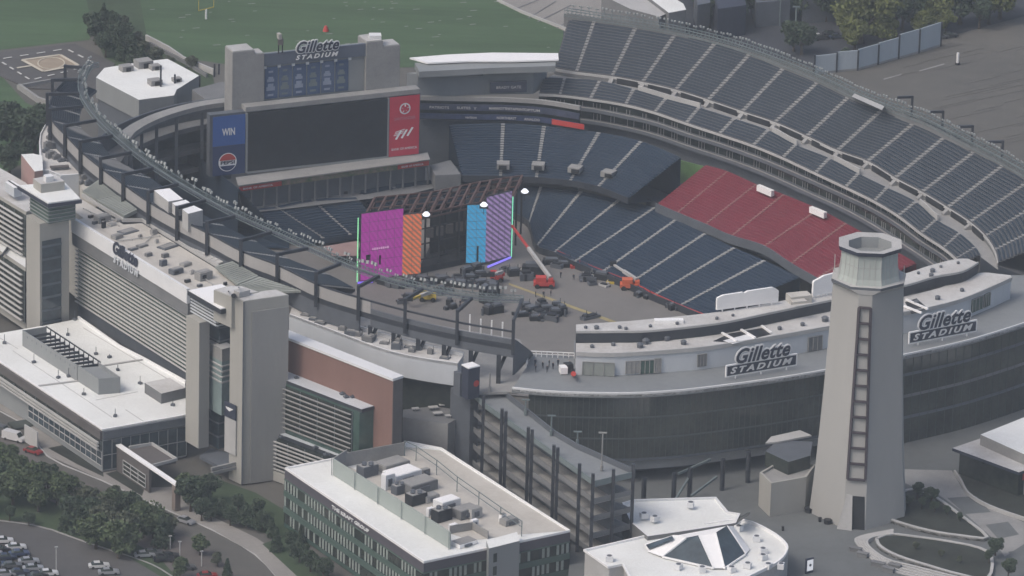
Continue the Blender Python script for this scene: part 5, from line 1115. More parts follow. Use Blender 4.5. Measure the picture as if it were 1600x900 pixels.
# people
def person_mesh():
    me = bpy.data.meshes.new('person'); vs = [(0,0,.95),(0,0,1.2),(0,0,1.42),(0,0,1.52),(0,0,1.70),(.11,0,.9),(.13,.05,.48),(.13,.0,.06),(.13,.14,.03),(-.11,0,.9),(-.13,-.08,.48),(-.14,-.14,.06),(-.14,0,.03),(.22,0,1.40),(.28,.03,1.12),(.27,.14,.9),(-.22,0,1.40),(-.28,-.02,1.12),(-.27,.08,.9)]
    ed = [(0,1),(1,2),(2,3),(3,4),(0,5),(5,6),(6,7),(7,8),(0,9),(9,10),(10,11),(11,12),(2,13),(13,14),(14,15),(2,16),(16,17),(17,18)]
    rr = [.15,.16,.15,.06,.11,.1,.075,.05,.045,.1,.075,.05,.045,.07,.05,.04,.07,.05,.04]
    me.from_pydata(vs, ed, []); o = bpy.data.objects.new('p', me); LINK(o); md = o.modifiers.new('s', 'SKIN'); me.skin_vertices[0].data[0].use_root = True
    for i, r_ in enumerate(rr): me.skin_vertices[0].data[i].radius = (r_, r_)
    o.modifiers.new('b', 'SUBSURF').levels = 1; bpy.context.view_layer.update()
    m2 = bpy.data.meshes.new_from_object(o.evaluated_get(bpy.context.evaluated_depsgraph_get())); m2.name = 'person'; bpy.data.objects.remove(o)
    m2.materials.clear(); m2.materials.append(W['cloth']); m2.materials.append(W['skin'])
    m2.polygons.foreach_set('material_index', [1 if (p.center.z > 1.5) else 0 for p in m2.polygons]); return m2
pm = person_mesh()
for i, (x, y, lb) in enumerate(((836,566,'person in dark clothes nearest the railing corner'),(837,575,'person in dark clothes at the front left of the terrace group'),(848,570,'person in dark clothes left of the middle of the terrace group'),(855,576,'person in dark clothes at the front of the terrace group'),(858,567,'person in dark clothes behind the front of the terrace group'),(864,571,'person in dark clothes right of the middle of the terrace group'),(872,566,'person in dark clothes at the railing behind the cart'),(890,568,'person in dark clothes behind the white cart'))):
    o = bpy.data.objects.new('person', pm); LINK(o); o.location = P(x, y+6, 22); o.rotation_euler = (0,0,i*1.1); tag(o, lb, 'person', 'people on the terrace')
# ================================================================== lighthouse
C0 = V(P(1340, 799, 0), 0); PHI = math.radians(-38+90)      # right face normal turned from the camera
def octo(side, leg, z, rot):
    h = side/2; pts = [(h, -h+leg), (h, h-leg), (h-leg, h), (-h+leg, h), (-h, h-leg), (-h, -h+leg), (-h+leg, -h), (h-leg, -h)]
    cs, sn = math.cos(rot), math.sin(rot); return [Vector((C0.x+x*cs-y*sn, C0.y+x*sn+y*cs, z)) for x, y in pts]
# camera looks along +y; right face normal = (sin38, -cos38): rotate local +x by -52deg
ROT = math.radians(-52)
lt = thing('lighthouse_tower', 'tall pale lighthouse tower with ladder frame and crown ring in front of the atrium', 'tower', C0)
levs = [(0,18.5,3.5),(5,17.8,3.4),(12,16.9,3.3),(20,16.0,3.1),(32,14.7,2.7),(44,13.6,2.3),(54,12.9,2.1)]
rings = [octo(s, l, z, ROT) for z, s, l in levs]; m_ = MB()
for a, b in zip(rings, rings[1:]): m_.strip(a+a[:1], b+b[:1])
part('shaft', m_, M('lighthouse_plaster', (.335,.335,.325), .85, .06, .05, .6, streak=True), lt)
# front chamfer lies between vertices 7 and 0
def ch(z, u, off=.0):
    for (z0,s0,l0),(z1,s1,l1) in zip(levs, levs[1:]):
        if z <= z1 or z1 == 54:
            f = (z-z0)/(z1-z0); r0 = octo(s0,l0,z,ROT); r1 = octo(s1,l1,z,ROT); a = lerp(r0[7], r1[7], f); b = lerp(r0[0], r1[0], f); break
    nn = hdir(a,b).cross(ZU); return lerp(a, b, u)+nn*off
m_ = MB(); zs = [11.5+39.5*k/11 for k in range(12)]
for u in (.08, .92):
    for z0, z1 in zip(zs, zs[1:]): m_.bar(ch(z0,u,.35), ch(z1,u,.35), .55, .5)
for z in zs: m_.bar(ch(z,.08,.35), ch(z,.92,.35), .45, .5)
part('ladder_frame', m_, M('dark_bronze', (.06,.05,.06), .6, .1), lt)
m_ = MB(); m_.hexa([ch(0,.42,.1), ch(0,.98,.1), ch(0,.98,-.3), ch(0,.42,-.3)], [ch(7.6,.36,.1), ch(7.6,.92,.1), ch(7.6,.92,-.3), ch(7.6,.36,-.3)]); part('doorway_shade', m_, W['black'], lt)  # black panel on the chamfer, paints the dark inside of the entrance
m_ = MB(); m_.hexa([ch(0,-.25,.6), ch(0,.42,1.0), ch(0,.42,-.3), ch(0,-.25,-.3)], [ch(7.8,.1,.3), ch(7.8,.36,.3), ch(7.8,.36,-.3), ch(7.8,.1,-.3)]); part('door_jamb', m_, W['conclight'], lt)
def ring(r, z, n_=8, rot=.2, sq=1.0): return [Vector((C0.x+math.cos(rot+2*math.pi*i/n_)*r, C0.y+math.sin(rot+2*math.pi*i/n_)*r*sq, z)) for i in range(n_)]
m_ = MB(); a = octo(13.1,2.1,53.9,ROT); b = octo(15.8,4.6,55.0,ROT+.0); c = octo(15.8,4.6,55.6,ROT); m_.strip(a+a[:1], b+b[:1]); m_.poly(c); part('gallery_ledge', m_, W['conclight'], lt); m_ = MB(); m_.strip(b+b[:1], c+c[:1]); part('ledge_edge', m_, W['greydark'], lt)
lm = M('lantern_panel', (.38,.42,.40), .5, .10, .3, 1.0, streak=True)
rs = [ring(7.3,55.6,8,.35), ring(6.9,56.8,8,.35), ring(6.6,59.4,8,.35), ring(6.55,62.4,8,.35)]; m_ = MB()
for a, b in zip(rs, rs[1:]): m_.strip(a+a[:1], b+b[:1])
ln = part('lantern', m_, lm, lt); m_ = MB()
for i in range(8):
    for f_ in (0, .25, .5, .75):
        for a, b in zip(rs, rs[1:]): m_.bar(lerp(a[i], a[(i+1)%8], f_), lerp(b[i], b[(i+1)%8], f_), .12, .12)
for i in range(8): m_.bar(rs[2][i], rs[2][(i+1)%8], .14, .14)
part_each('lantern_rib', m_, W['conclight'], ln)
o1 = ring(7.2,62.3,8,.35); o2 = ring(7.4,63.2,8,.35); i2 = ring(5.05,62.9,8,.35); i1 = ring(4.8,60.5,8,.35); m_ = MB()
rb = ring(5.9,62.3,8,.35)
m_.strip(rb+rb[:1], o1+o1[:1]); m_.strip(o1+o1[:1], o2+o2[:1]); part('crown_edge', m_, W['navy'], lt)
m_ = MB(); m_.strip([up(p,.02) for p in o2+o2[:1]], [up(p,.02) for p in i2+i2[:1]]); part('crown_ring', m_, W['conclight'], lt)
m_ = MB(); m_.strip(i2+i2[:1], i1+i1[:1]); m_.poly(i1); part('crown_well', m_, W['greypanel'], lt)
m_ = MB(); q = C0+Vector((7.6,-1,0)); m_.tube(V(q,55.9), V(q,58.5), .12, 6); q = C0+Vector((-7.5,1,0)); m_.tube(V(q,55.9), V(q,60), .1, 6); part_each('aerial', m_, W['conclight'], lt)
# annex
t = block('annex', 'beige annex with dark glazed top at the foot of the lighthouse', 'building', ((1187,738),(1205,755),(1260,745),(1275,725),(1215,722)), 8, 0, 'beige', 'conc', .6)
m_ = MB(); m_.prism(PZ(10.5, (1196,705),(1232,722),(1266,712),(1270,690),(1215,688)), 7, 0, 1); part('glazed_top', m_, [W['glassdark'], W['greydark']], t)
m_ = MB(); m_.prism(PZ(11, (1196,692),(1215,690),(1268,680),(1250,672),(1205,682)), 10.6); part('pale_canopy', m_, W['conclight'], t)
# ================================================================== plaza pieces
def bed(label, pts, kerb, mat='mulch', h=.6):
    t = thing('planting_bed', label, 'planting bed', V(P(*pts[0], 0), 0)); q = smooth(PZ(h, *(pts+[pts[0]])), 3)
    m_ = MB(); m_.prism(q[:-1], .02, 0); part('soil', m_, W[mat], t); m_ = MB(); m_.wall(q, 0.02, h+.25, .7, side=kerb); part('kerb', m_, W['conclight'], t); return t
bed('triangular dark planting bed right of the lighthouse', [(1361,800),(1395,775),(1427,764),(1462,776),(1500,803),(1545,840),(1500,838),(1450,830),(1400,816)], -1)
bed('long oval dark planting bed inside curved pale steps', [(1367,842),(1390,834),(1430,838),(1480,845),(1532,856),(1552,872),(1545,905),(1500,899),(1450,885),(1400,869),(1373,854)], -1)
for k in range(5):
    dd = 5+k*4.4; q = smooth(PZ(.9-.2*k, (1395,834-dd*.3),(1366-dd,838),(1358-dd*.9,850),(1385-dd*.4,869+dd*.7),(1430,880+dd),(1490,895+dd),(1540,906+dd)), 4)
    m_ = MB(); m_.wall(q, 0.02, .9-.16*k, .55, side=1); solo('curved_step', m_, W['conclight'], '%s pale curved step outward from the oval bed' % ordn(k), 'step', 'curved steps round the oval bed')
for i, pts in enumerate((((1410,733),(1487,735),(1497,752),(1508,771),(1540,790),(1565,800),(1600,816),(1600,850),(1570,870),(1548,838),(1505,800),(1465,772),(1425,760),(1408,752)),)):
    m_ = MB(); m_.poly(PZ(.05, *pts)); solo('path', m_, W['conc'], kind='structure')
for i, pts in enumerate((((1480,778),(1525,775),(1548,800),(1508,803)),((1540,820),(1575,815),(1592,835),(1560,842)),((1575,862),(1610,857),(1615,880),(1590,882)))):
    m_ = MB(); m_.poly(PZ(.09, *pts)); solo('pavement_slab', m_, W['plaza'], kind='structure')
m_ = MB(); m_.wall(smooth(PZ(0, (1490,740),(1500,755),(1512,775),(1545,795),(1610,818)), 4), .02, .9, .4); solo('path_wall', m_, W['conclight'], 'thin pale wall along the curving path', 'wall')
m_ = MB(); m_.poly(PZ(.06, (1500,742),(1516,775),(1600,812),(1650,830),(1650,740),(1560,720))); solo('dark_paving', m_, W['mulch'], kind='structure')
for i, (x, y, s_) in enumerate(((1337,862,2.6),(1348,870,2.4),(1372,885,3),(1388,893,2.6),(1398,888,2.6))):
    p = P(x, y, 0); m_ = MB(); m_.box(p, s_, 1.0, .9, -.5); m_.box(up(p,.9), s_*1.1, 1.3, .15, -.5); solo('stone_bench', m_, W['concdark'], '%s grey stone bench from the left below the curved steps' % ordn(i), 'bench')
t = thing('display_totem', 'small dark framed white screen totem beside the round building', 'display', P(1265, 897, 0)); a = P(1259,897,0); b = P(1271,894,0); d_ = hdir(a,b); nn = d_.cross(ZU)
m_ = MB(); m_.hexa([a,b,b-nn*.4,a-nn*.4],[up(p_,3.4) for p_ in (a,b,b-nn*.4,a-nn*.4)]); part('frame', m_, W['navy'], t)
m_ = MB(); L_ = (b-a).length; a2 = a+nn*.03+d_*.25; b2 = a+nn*.03+d_*(L_-.2); m_.hexa([up(p_,.6) for p_ in (a2,b2,b2+nn*.05,a2+nn*.05)],[up(p_,3.1) for p_ in (a2,b2,b2+nn*.05,a2+nn*.05)]); part('screen', m_, EM('totem_screen', (.6,.62,.68), .8), t)
m_ = MB(); disc_on(a2+nn*.07, d_, ZU, (L_-.45)/2, 1.9, .32, .02, m_, 0, 12); part('round_mark', m_, W['navy'], t)
for i, (x, y, s_) in enumerate(sorted(((1293,818,2.0),(1281,815,.9),(1223,829,.7),(1220,803,.4),(1264,800,2.4)))):
    p = P(x, y, 0); m_ = MB(); m_.tube(p, up(p,.8), s_*.4, 8); m_.tube(up(p,.8), up(p,1.0), s_*.45, 8); solo('plaza_planter', m_, W['black'], '%s small dark planter on the plaza left of the lighthouse' % ordn(i), 'planter')
# right building
t = block('right_pavilion', 'white roofed building cut by the right edge of the picture', 'building', ((1532,679),(1605,712),(1700,690),(1700,610),(1605,650)), 9.5, 0, 'conc', 'roofwhite')
m_ = MB(); m_.prism(PZ(7, (1488,700),(1592,738),(1700,700),(1700,650),(1535,684)), 6.3, 0, 1); part('canopy', m_, [W['navy'], W['roofwhite2']], t)
m_ = MB(); m_.prism(PZ(6.2, (1500,700),(1592,735),(1700,700),(1700,650),(1540,686)), 0); part('ground_floor', m_, W['glassdark'], t)
m_ = MB(); m_.box(P(1596,750,3.5), 2.6, .4, 2.4, .3); part('red_panel', m_, W['redpaint'], t)
m_ = MB(); m_.box(P(1405+9,690,0), .6, .5, 9, 0); solo('purple_banner', m_, M('magenta_cloth', (.20,.03,.16)), 'thin magenta banner on the atrium glass at the lighthouse edge', 'banner')

# ================================================================== round building at the bottom
t = thing('round_building', 'white roofed round building with glass pyramid skylight at the bottom edge', 'building', P(1100, 930, 0))
m_ = MB(); m_.prism(smooth(PZ(6, (914,862),(1010,840),(1100,822),(1160,815),(1203,832),(1227,850),(1231,863),(1218,880),(1190,895),(1150,914)), 3)+PZ(6, (1000,930),(975,884),(952,888)), 0, 0, 1); part('hall', m_, [W['conclight'], W['roofwhite']], t)
q = smooth(PZ(6, (1100,822),(1160,815),(1203,832),(1227,850),(1231,863),(1218,880),(1190,895),(1150,914)), 3); m_ = MB(); m_.wall(q, 6, 6.7, .4, side=-1); m_.wall(PZ(6,(1010,840),(914,862),(952,888),(975,884),(1000,930)), 6, 6.5, .4, side=-1); part('parapet', m_, W['white'], t)
sa, sb2, sc_, sd_ = P(1035,870,6.4), P(1115,888,6.4), P(1092,837,10.5), P(1072,841,10.0)
se, sf_, sg_, sh_ = P(1132,888,6.4), P(1165,866,6.4), P(1136,822,10.8), P(1118,833,10.8)
m_ = MB(); m_.poly([sb2,se,sh_,sc_]); m_.poly([P(1012,862,6.3), sa, sd_, sc_, sh_, sg_, P(1060,836,9)]); m_.poly([sg_, sf_, P(1172,858,6.2), P(1146,822,9)]); m_.poly([P(1007,850,6.2), P(1052,836,8.6), P(1060,836,9), P(1012,862,6.3)])
for a, b in ((sa,sb2),(se,sf_),(sc_,sb2),(sh_,se),(sg_,sf_),(sa,sd_)): m_.bar(a, b, .3, .4)
skp = part('skylight_frame', m_, W['white'], t)
for q in ((sa,sb2,sc_,sd_),(se,sf_,sg_,sh_),(P(1009,852,6.5),P(1050,838,8.8),P(1053,842,8.9),P(1014,859,6.7))):
    m_ = MB(); m_.poly([up(p,.12) for p in q]); part('skylight_glass', m_, W['glassblue'], skp)
t2 = block('rear_annex', 'white flat roofed annex behind the round building', 'building', ((972,785),(990,780),(1119,776),(1138,799),(1157,802),(1150,817),(1100,825),(1012,838),(985,815)), 7, 0, 'concdark', 'roofwhite', .5, 'trimwhite')
m_ = MB(); a = P(1150,818,7); m_.add([a, P(1168,805,7.2), P(1170,800,10), P(1152,812,10.5)], [[0,1,2,3]]); m_.add([a+Vector((.4,.4,0)), P(1168,805,7.2)+Vector((.4,.4,0)), P(1170,800,10)+Vector((.4,.4,0)), P(1152,812,10.5)+Vector((.4,.4,0))], [[0,1,2,3]]); part('tilted_fin', m_, W['conc'], t2)
acs = [(1060,889),(1097,893),(1143,893),(1168,887),(1192,874),(1192,864),(1182,845),(1154,829),(1006,809),(1079,792),(1023,814),(952,876),(1220,888),(1200,888)]
def ac_unit(i, x, y, z, s_, lb, grp, m1='trimwhite'):
    p = P(x, y, z); t = thing('air_unit', lb, 'air unit', p, grp)
    m_ = MB(); m_.box(p, s_*1.1, s_*.95, s_*.8, i*.35); part('casing', m_, W[m1], t); m_ = MB(); m_.tube(up(p,s_*.8), up(p,s_*.86), s_*.38, 10); part('fan', m_, W['greydark'], t)
for i, (x, y) in enumerate(sorted(acs)):
    ac_unit(i, x, y, 7 if y < 820 else 6.1, 1.45, '%s pale air unit from the left on the round building' % ordn(i), 'air units on the round building')

# ================================================================== office building with long white roof
t = thing('office_building', 'green glazed office building with long white roof at the bottom centre', 'building', P(662, 900, -6))
ro = PZ(8, (445,731),(662,878),(760,857),(891,829),(690,700),(637,690),(632,694),(521,716))
m_ = MB(); m_.prism([V(p,5.49) for p in ro], -6); part('core_wall', m_, W['glassgreen'], t)
m_ = MB(); m_.prism([V(p,7.6) for p in ro], 5.5); part('fascia', m_, M('purple_grey_fascia', (.085,.08,.095), .6, .1), t)
m_ = MB(); m_.prism([V(p,7.7) for p in ro], 7.62, 0, 0); part('roof', m_, W['roofwhite'], t)
m_ = MB(); m_.wall(ro+ro[:1], 7.6, 8.15, .35, side=1); part('white_edge', m_, W['white'], t)
m_ = MB(); m_.poly(PZ(7.75, (560,735),(632,698),(688,704),(885,829),(800,836),(735,845),(700,832),(540,728))); part('tan_roof_area', m_, W['rooftan'], t)
A, B, C_ = V(ro[0],0), V(ro[1],0), V(ro[3],0)
m_ = MB(); d_ = hdir(A,B); nn = d_.cross(ZU); a = P(520,787,7.1); text_mb(m_, 'THE KRAFT GROUP', V(lerp(A,B,.355), 6.2)+nn*.15, d_, ZU, (B-A).length*.265, .8, .15, bold=.02); part('lettering', m_, W['trimwhite'], t)
def office_face(A, B, cols):
    d = hdir(A,B); nn = d.cross(ZU)
    for z0, z1 in ((2.9,5.3),(-.9,1.5),(-4.9,-2.4)):
        m_ = MB(); m_.hexa([V(A,z1)+nn*.02, V(B,z1)+nn*.02, V(B,z1)+nn*.25, V(A,z1)+nn*.25], [V(A,z1+1.3 if z1 < 5 else 5.45)+nn*.02, V(B,z1+1.3 if z1 < 5 else 5.45)+nn*.02, V(B,z1+1.3 if z1 < 5 else 5.45)+nn*.25, V(A,z1+1.3 if z1 < 5 else 5.45)+nn*.25]); part('spandrel', m_, M('green_spandrel', (.075,.115,.10), .4, .1) if 'green_spandrel' not in bpy.data.materials else bpy.data.materials['green_spandrel'], t)
        g = MB(); g.hexa([V(A,z0)+nn*.02, V(B,z0)+nn*.02, V(B,z0)+nn*.08, V(A,z0)+nn*.08], [V(A,z1)+nn*.02, V(B,z1)+nn*.02, V(B,z1)+nn*.08, V(A,z1)+nn*.08]); wb = part('window_band', g, W['glassdark'], t)
        m_ = MB()
        for k in range(cols):
            if random.random() < .72:
                a = lerp(A,B,(k+.2)/cols); b = lerp(A,B,(k+.72)/cols); m_.hexa([V(a,z0+.1)+nn*.1, V(b,z0+.1)+nn*.1, V(b,z0+.1)+nn*.18, V(a,z0+.1)+nn*.18], [V(a,z1-.1)+nn*.1, V(b,z1-.1)+nn*.1, V(b,z1-.1)+nn*.18, V(a,z1-.1)+nn*.18])
        part_each('blind', m_, M('pale_blind', (.27,.31,.29), .5, .25, .5) if 'pale_blind' not in bpy.data.materials else bpy.data.materials['pale_blind'], wb)
office_face(A, B, 46); office_face(B, C_, 30)
# grey stair box at the front corner
t2 = block('stair_box', 'plain grey stair box rising at the right front of the office building', 'stair tower', ((760,844),(764,857),(812,845),(808,831)), 9.5, -6, 'greypanel', 'roofwhite')
d2 = hdir(P(764,857,9.5), P(812,845,9.5)); nn = d2.cross(ZU)
m_ = MB(); a = P(764,857,9.5)+d2*1.2+nn*.03
for z in (-3,0,3,6): m_.hexa([V(a,z), V(a+d2*.9,z), V(a+d2*.9+nn*.1,z), V(a+nn*.1,z)], [V(a,z+2), V(a+d2*.9,z+2), V(a+d2*.9+nn*.1,z+2), V(a+nn*.1,z+2)])
part_each('window', m_, W['glassdark'], t2)
# roof screens
t = thing('roof_screen', 'long pale translucent screen wall along the middle of the office roof', 'screen wall', P(610, 800, 8)); a = P(520,742,7.8); b = P(703,858,7.8)
m_ = MB(); m_.wall([a,b], 7.8, 11.7, .2); part('panels', m_, W['seam'] if 0 else M('screen_grey_green', (.30,.34,.325), .6, .06, .15), t)
m_ = MB()
for k in range(6): q = lerp(a,b,k/5)-hperp(a,b)*.3; m_.bar(V(q,7.8), V(q,11.8), .15, .15)
part_each('post', m_, W['steelmid'], t)
t = thing('rear_roof_screen', 'dark grey screen wall across the far end of the office roof', 'screen wall', P(585, 720, 8)); a = P(540,729,7.8); b = P(632,712,7.8); m_ = MB(); m_.wall([P(522,741,7.8), P(542,728,7.8)], 7.8, 11.7, .2); m_.wall([a,b], 7.8, 11.0, .2); part('panels', m_, W['conc'], t)
t = thing('roof_railing', 'grey metal guard rail along the right side of the office roof', 'railing', P(740, 780, 8)); pl = PZ(7.8, (632,712),(650,720),(682,742),(714,768),(748,792),(782,816),(815,838))
m_ = MB()
for a, b in zip(pl, pl[1:]): m_.bar(V(a,11.3), V(b,11.3), .14, .14); m_.bar(V(a,10), V(b,10), .12, .12)
for a in pl: m_.bar(V(a,7.8), V(a,11.4), .2, .2)
part('rails', m_, W['steelmid'], t)
t = thing('front_roof_screen', 'short grey screen at the near end of the office roof', 'screen wall', P(720, 850, 8)); a = P(703,858,7.8); b = P(722,854,7.8); m_ = MB(); m_.wall([P(703,834,7.8),P(738,828,7.8),P(762,842,7.8)], 7.8, 9.6, .2); part('panels', m_, W['conc'], t)
# units
units = [((574,742),4.2,2.4,'greydark','dark square fan unit at the far end of the office roof'),((612,731),7.0,1.6,'conc','low grey duct box at the far end of the office roof'),((628,752),7.5,2.6,'trimwhite','biggest white duct on the office roof'),((606,763),2.6,3.4,'trimwhite','upright end of the biggest white duct'),((624,770),3.2,2.0,'greydark','dark fan unit in front of the biggest white duct'),((653,765),7.5,2.2,'concdark','wide dark grey cabinet in the middle of the office roof'),((650,786),4.2,2.4,'black','black fan unit in the middle of the office roof'),((672,782),3.6,1.4,'conclight','pale pipework beside the middle black fan unit'),((698,794),5.2,2.2,'trimwhite','second white duct on the office roof'),((690,812),4.0,2.6,'black','black fan unit nearest the long screen end'),((727,806),5.2,2.0,'concdark','grey cabinet with dark side near the front of the office roof'),((741,808),3.0,2.2,'conclight','pale rounded unit near the office roof railing'),((672,806),1.6,1.8,'trimwhite','small white upright unit left of the front black fan'),((708,830),1.8,1.6,'trimwhite','small white unit in front of the front black fan'),((741,823),1.6,1.6,'trimwhite','small white unit near the front right corner'),((664,742),2.0,1.4,'concdark','small dark pump near the far railing'),((725,850),5.0,.8,'white','flat white skid at the near end of the office roof'),((785,815),1.4,1.8,'white','white flue beside the near railing end'),((795,818),3.6,1.2,'conc','grey box beside the white flue')]
for i, ((x,y), s_, h_, mt, lb) in enumerate(units):
    p = P(x, y, 7.8); m_ = MB(); rz = .72; m_.box(p, s_, s_*.62, h_, rz, 0); m_.box(up(p,h_), s_*.94, s_*.56, .12, rz, 1)
    if mt in ('greydark','black'):
        for k in range(4): c_ = up(p,h_+.12)+Vector(((k%2-.5)*s_*.36, (k//2-.5)*s_*.26, 0)); m_.tube(c_, up(c_,.3), s_*.13, 8, 2)
    else: m_.box(p+Vector((s_*.2,-s_*.3,h_*.25)), s_*.4, .3, h_*.5, rz, 2)
    solo('roof_plant_unit', m_, [W[mt], W['conc' if mt != 'trimwhite' else 'white'], W['greydark']], lb, 'roof unit')
# ================================================================== roads and lots, near left
sheet('road', PZ(G+.05, (-120,610),(0,668),(70,725),(165,768),(240,808),(330,860),(390,915),(300,960),(250,875),(150,815),(60,780),(-120,700)), M('brownish_road', (.115,.105,.10), .95, .12, .05, 1))
sheet('pavement', PZ(G+.17, (-90,600),(0,640),(35,660),(75,712),(160,750),(252,792),(330,826),(400,866),(445,915),(470,915),(460,880),(400,840),(330,806),(292,788),(285,760),(228,762),(180,730),(120,700),(90,690),(60,655),(-60,590)), W['paving'])
m_ = MB(); m_.wall(smooth(PZ(G, (-90,602),(35,661),(75,713),(160,751),(252,793),(330,827),(400,867),(445,915)), 3), G, G+.16, .35, side=-1); solo('kerb', m_, W['conclight'], kind='structure')
sheet('parking_lot', PZ(G+.05, (-150,800),(50,820),(130,846),(210,874),(290,915),(320,980),(-200,980)), W['asphalt'])
m_ = MB(); m_.wall(smooth(PZ(G, (-90,806),(50,821),(130,847),(210,873),(250,890),(300,925)), 3), G, G+.16, .4); solo('kerb', m_, W['conc'], kind='structure')
sheet('verge', PZ(G+.08, (-120,700),(60,775),(150,812),(250,872),(300,930),(200,870),(130,843),(50,817),(-150,795)), W['grassdark'])
sheet('hedge_ground', PZ(G+.2, (300,770),(330,745),(400,770),(450,800),(450,840),(410,832),(340,806)), W['grassdark'])
sheet('verge', PZ(G+.19, (75,700),(105,694),(160,728),(162,745),(120,725)), W['mulch'])
sheet('verge', PZ(G+.19, (165,740),(185,735),(225,765),(222,775)), W['mulch'])
sheet('verge', PZ(G+.2, (410,850),(450,835),(520,905),(480,915)), W['grassdark'])
m_ = MB(); m_.prism(PZ(G+.5, (12,660),(42,655),(52,664),(22,670)), G+.02); solo('dark_skylight', m_, W['glassdark'], 'dark flat skylight slab in the tan forecourt at the left', 'skylight')

# ------------------------------------------------------------------ foliage
def tree_proto(name, h, r, leafm, n=1500, seed=1, conifer=False, leaf=.55):
    rnd = random.Random(seed); t = thing(name, 'x', 'tree', Vector((0,0,0)))
    m_ = MB(); th = h*(.3 if not conifer else .9); m_.tube((0,0,0), (0,0,th), r*.08+.12, 7, 0, r*.04+.04)
    cl = []
    if conifer:
        for k in range(9): z = h*(.08+.9*k/9); cl.append((Vector((0,0,z)), r*(1.05-k/9), h*.09))
    else:
        for k in range(11):
            a = rnd.random()*6.28; d_ = r*rnd.uniform(.15,.72); z = h*rnd.uniform(.35,.86)
            if k == 0: d_ = 0; z = h*.85
            rr = r*rnd.uniform(.3,.52)*(1.1-.4*abs(z/h-.6)); c_ = Vector((math.cos(a)*d_, math.sin(a)*d_, z)); cl.append((c_, rr, rr*.8)); m_.tube((0,0,th*.8), c_, .1, 5, 0, .04)
    part('trunk', m_, W['bark'], t); lf = MB()
    for k in range(n):
        c_, rr, rz_ = cl[rnd.randrange(len(cl))]
        u = Vector((rnd.gauss(0,1), rnd.gauss(0,1), rnd.gauss(0,1))).normalized()*(rnd.random()**.35)
        p = c_+Vector((u.x*rr, u.y*rr, u.z*rz_)); a = Vector((rnd.gauss(0,1), rnd.gauss(0,1), rnd.gauss(0,.7))).normalized(); b = a.cross(Vector((rnd.gauss(0,1), rnd.gauss(0,1), rnd.gauss(0,1)))).normalized(); s_ = leaf*rnd.uniform(.6,1.3)
        lf.add([p-a*s_*.5-b*s_*.3, p+a*s_*.4-b*s_*.4, p+a*s_*.5+b*s_*.35, p-a*s_*.35+b*s_*.4], [[0,1,2,3]])
    part('crown', lf, W[leafm], t); register(t); return t
protos = {}
def tree(name, kind, px, py, h, label, cat='tree', group=None, z=G, rz=None):
    key = kind
    spec = {'round':('leaf',1.0,False),'dark':('leafdark',1.0,False),'grey':('leafgrey',1.0,False),'yellow':('leafyel',1.0,False),'cone':('leafdark',.3,True),'round2':('leaf',1.05,False),'dark2':('leafdark',.95,False),'yellow2':('leafyel',.9,False),'bush':('leafdark',1.0,False)}[kind]
    p = P(px, py, z)
    if key not in protos:
        r_ = {'round':3.6,'dark':3.4,'grey':3.9,'yellow':3.8,'cone':2.2,'round2':4.2,'dark2':3.9,'yellow2':4.4,'bush':4.6}[kind]
        protos[key] = tree_proto(name, 8, r_, spec[0], 2300 if not spec[2] else 1500, seed=len(protos)+3, conifer=spec[2]); o = protos[key]; o.name = name; o.location = p; o.scale = (h/8,)*3; o['label'] = label; register(o)
        if group: o['group'] = group
        o['category'] = cat; return o
    o = dup(protos[key], p, random.uniform(0,6.28) if rz is None else rz, h/8, label); o['category'] = cat; o.name = name
    if group: o['group'] = group
    elif 'group' in o: del o['group']
    return o
T = [('round',20,790,8.5),('round2',50,785,9),('round',90,790,8),('dark',-5,775,8),('grey',75,770,7),('round',35,755,6.5),('cone',105,828,8),('cone',122,832,9),('dark2',110,815,6),
     ('grey',165,845,9),('grey',195,860,9.5),('round2',222,840,8.5),('dark',205,815,7.5),('grey',160,820,7),('grey',180,790,5),('cone',252,855,8),('cone',262,846,6),('round',312,868,5),
     ('dark',298,800,8.5),('dark2',322,790,7.5),('dark',315,815,5.5),('round',290,780,6),('bush',360,822,4.5),('bush',385,824,4.8),('bush',410,830,4.5),('bush',345,808,4.2),('bush',372,800,4.2),('bush',402,808,4.2),('bush',330,815,3.6),
     ('dark',455,860,4.5),('dark2',468,880,5),('cone',432,862,6),('cone',425,840,5),('dark',485,895,5.5),('dark2',505,905,5),('cone',470,850,4.5),('round',280,905,5),('round2',5,745,7.5),('round',60,800,7),('grey',135,800,6.5),('round2',150,858,8),('round',185,872,8.5),('round2',205,866,7),('round',240,842,7),('grey',262,838,5.5),('round2',105,795,8),('dark',140,828,8),('round',175,812,7),('dark2',70,768,7),('round2',-20,800,8),('round',0,725,5),('round',20,735,6),('grey',340,885,3.5),('dark',15,815,4),('dark2',45,822,3.2),('cone',355,905,5)]
nm = {'round':'broadleaf_tree','round2':'broadleaf_tree','dark':'dark_tree','dark2':'dark_tree','grey':'grey_green_tree','cone':'conifer','bush':'clipped_bush','yellow':'yellow_green_tree','yellow2':'yellow_green_tree'}
lbs = {'round':'mid green broadleaf tree','round2':'wide mid green tree','dark':'dark green tree','dark2':'wide dark green tree','grey':'pale grey-green tree','cone':'slim dark conifer','bush':'low clipped dark green bush','yellow':'yellow-green tree','yellow2':'wide yellow-green tree'}
cnt = {}
for i, (k, x, y, h_) in enumerate(sorted(T, key=lambda q: q[1])):
    cnt[k] = cnt.get(k, 0)+1
    tree(nm[k], k, x, y, h_, '%s, %s of its kind from the left along the near road' % (lbs[k], ordn(cnt[k]-1)), 'bush' if k == 'bush' else 'tree', 'trees and bushes along the near road')
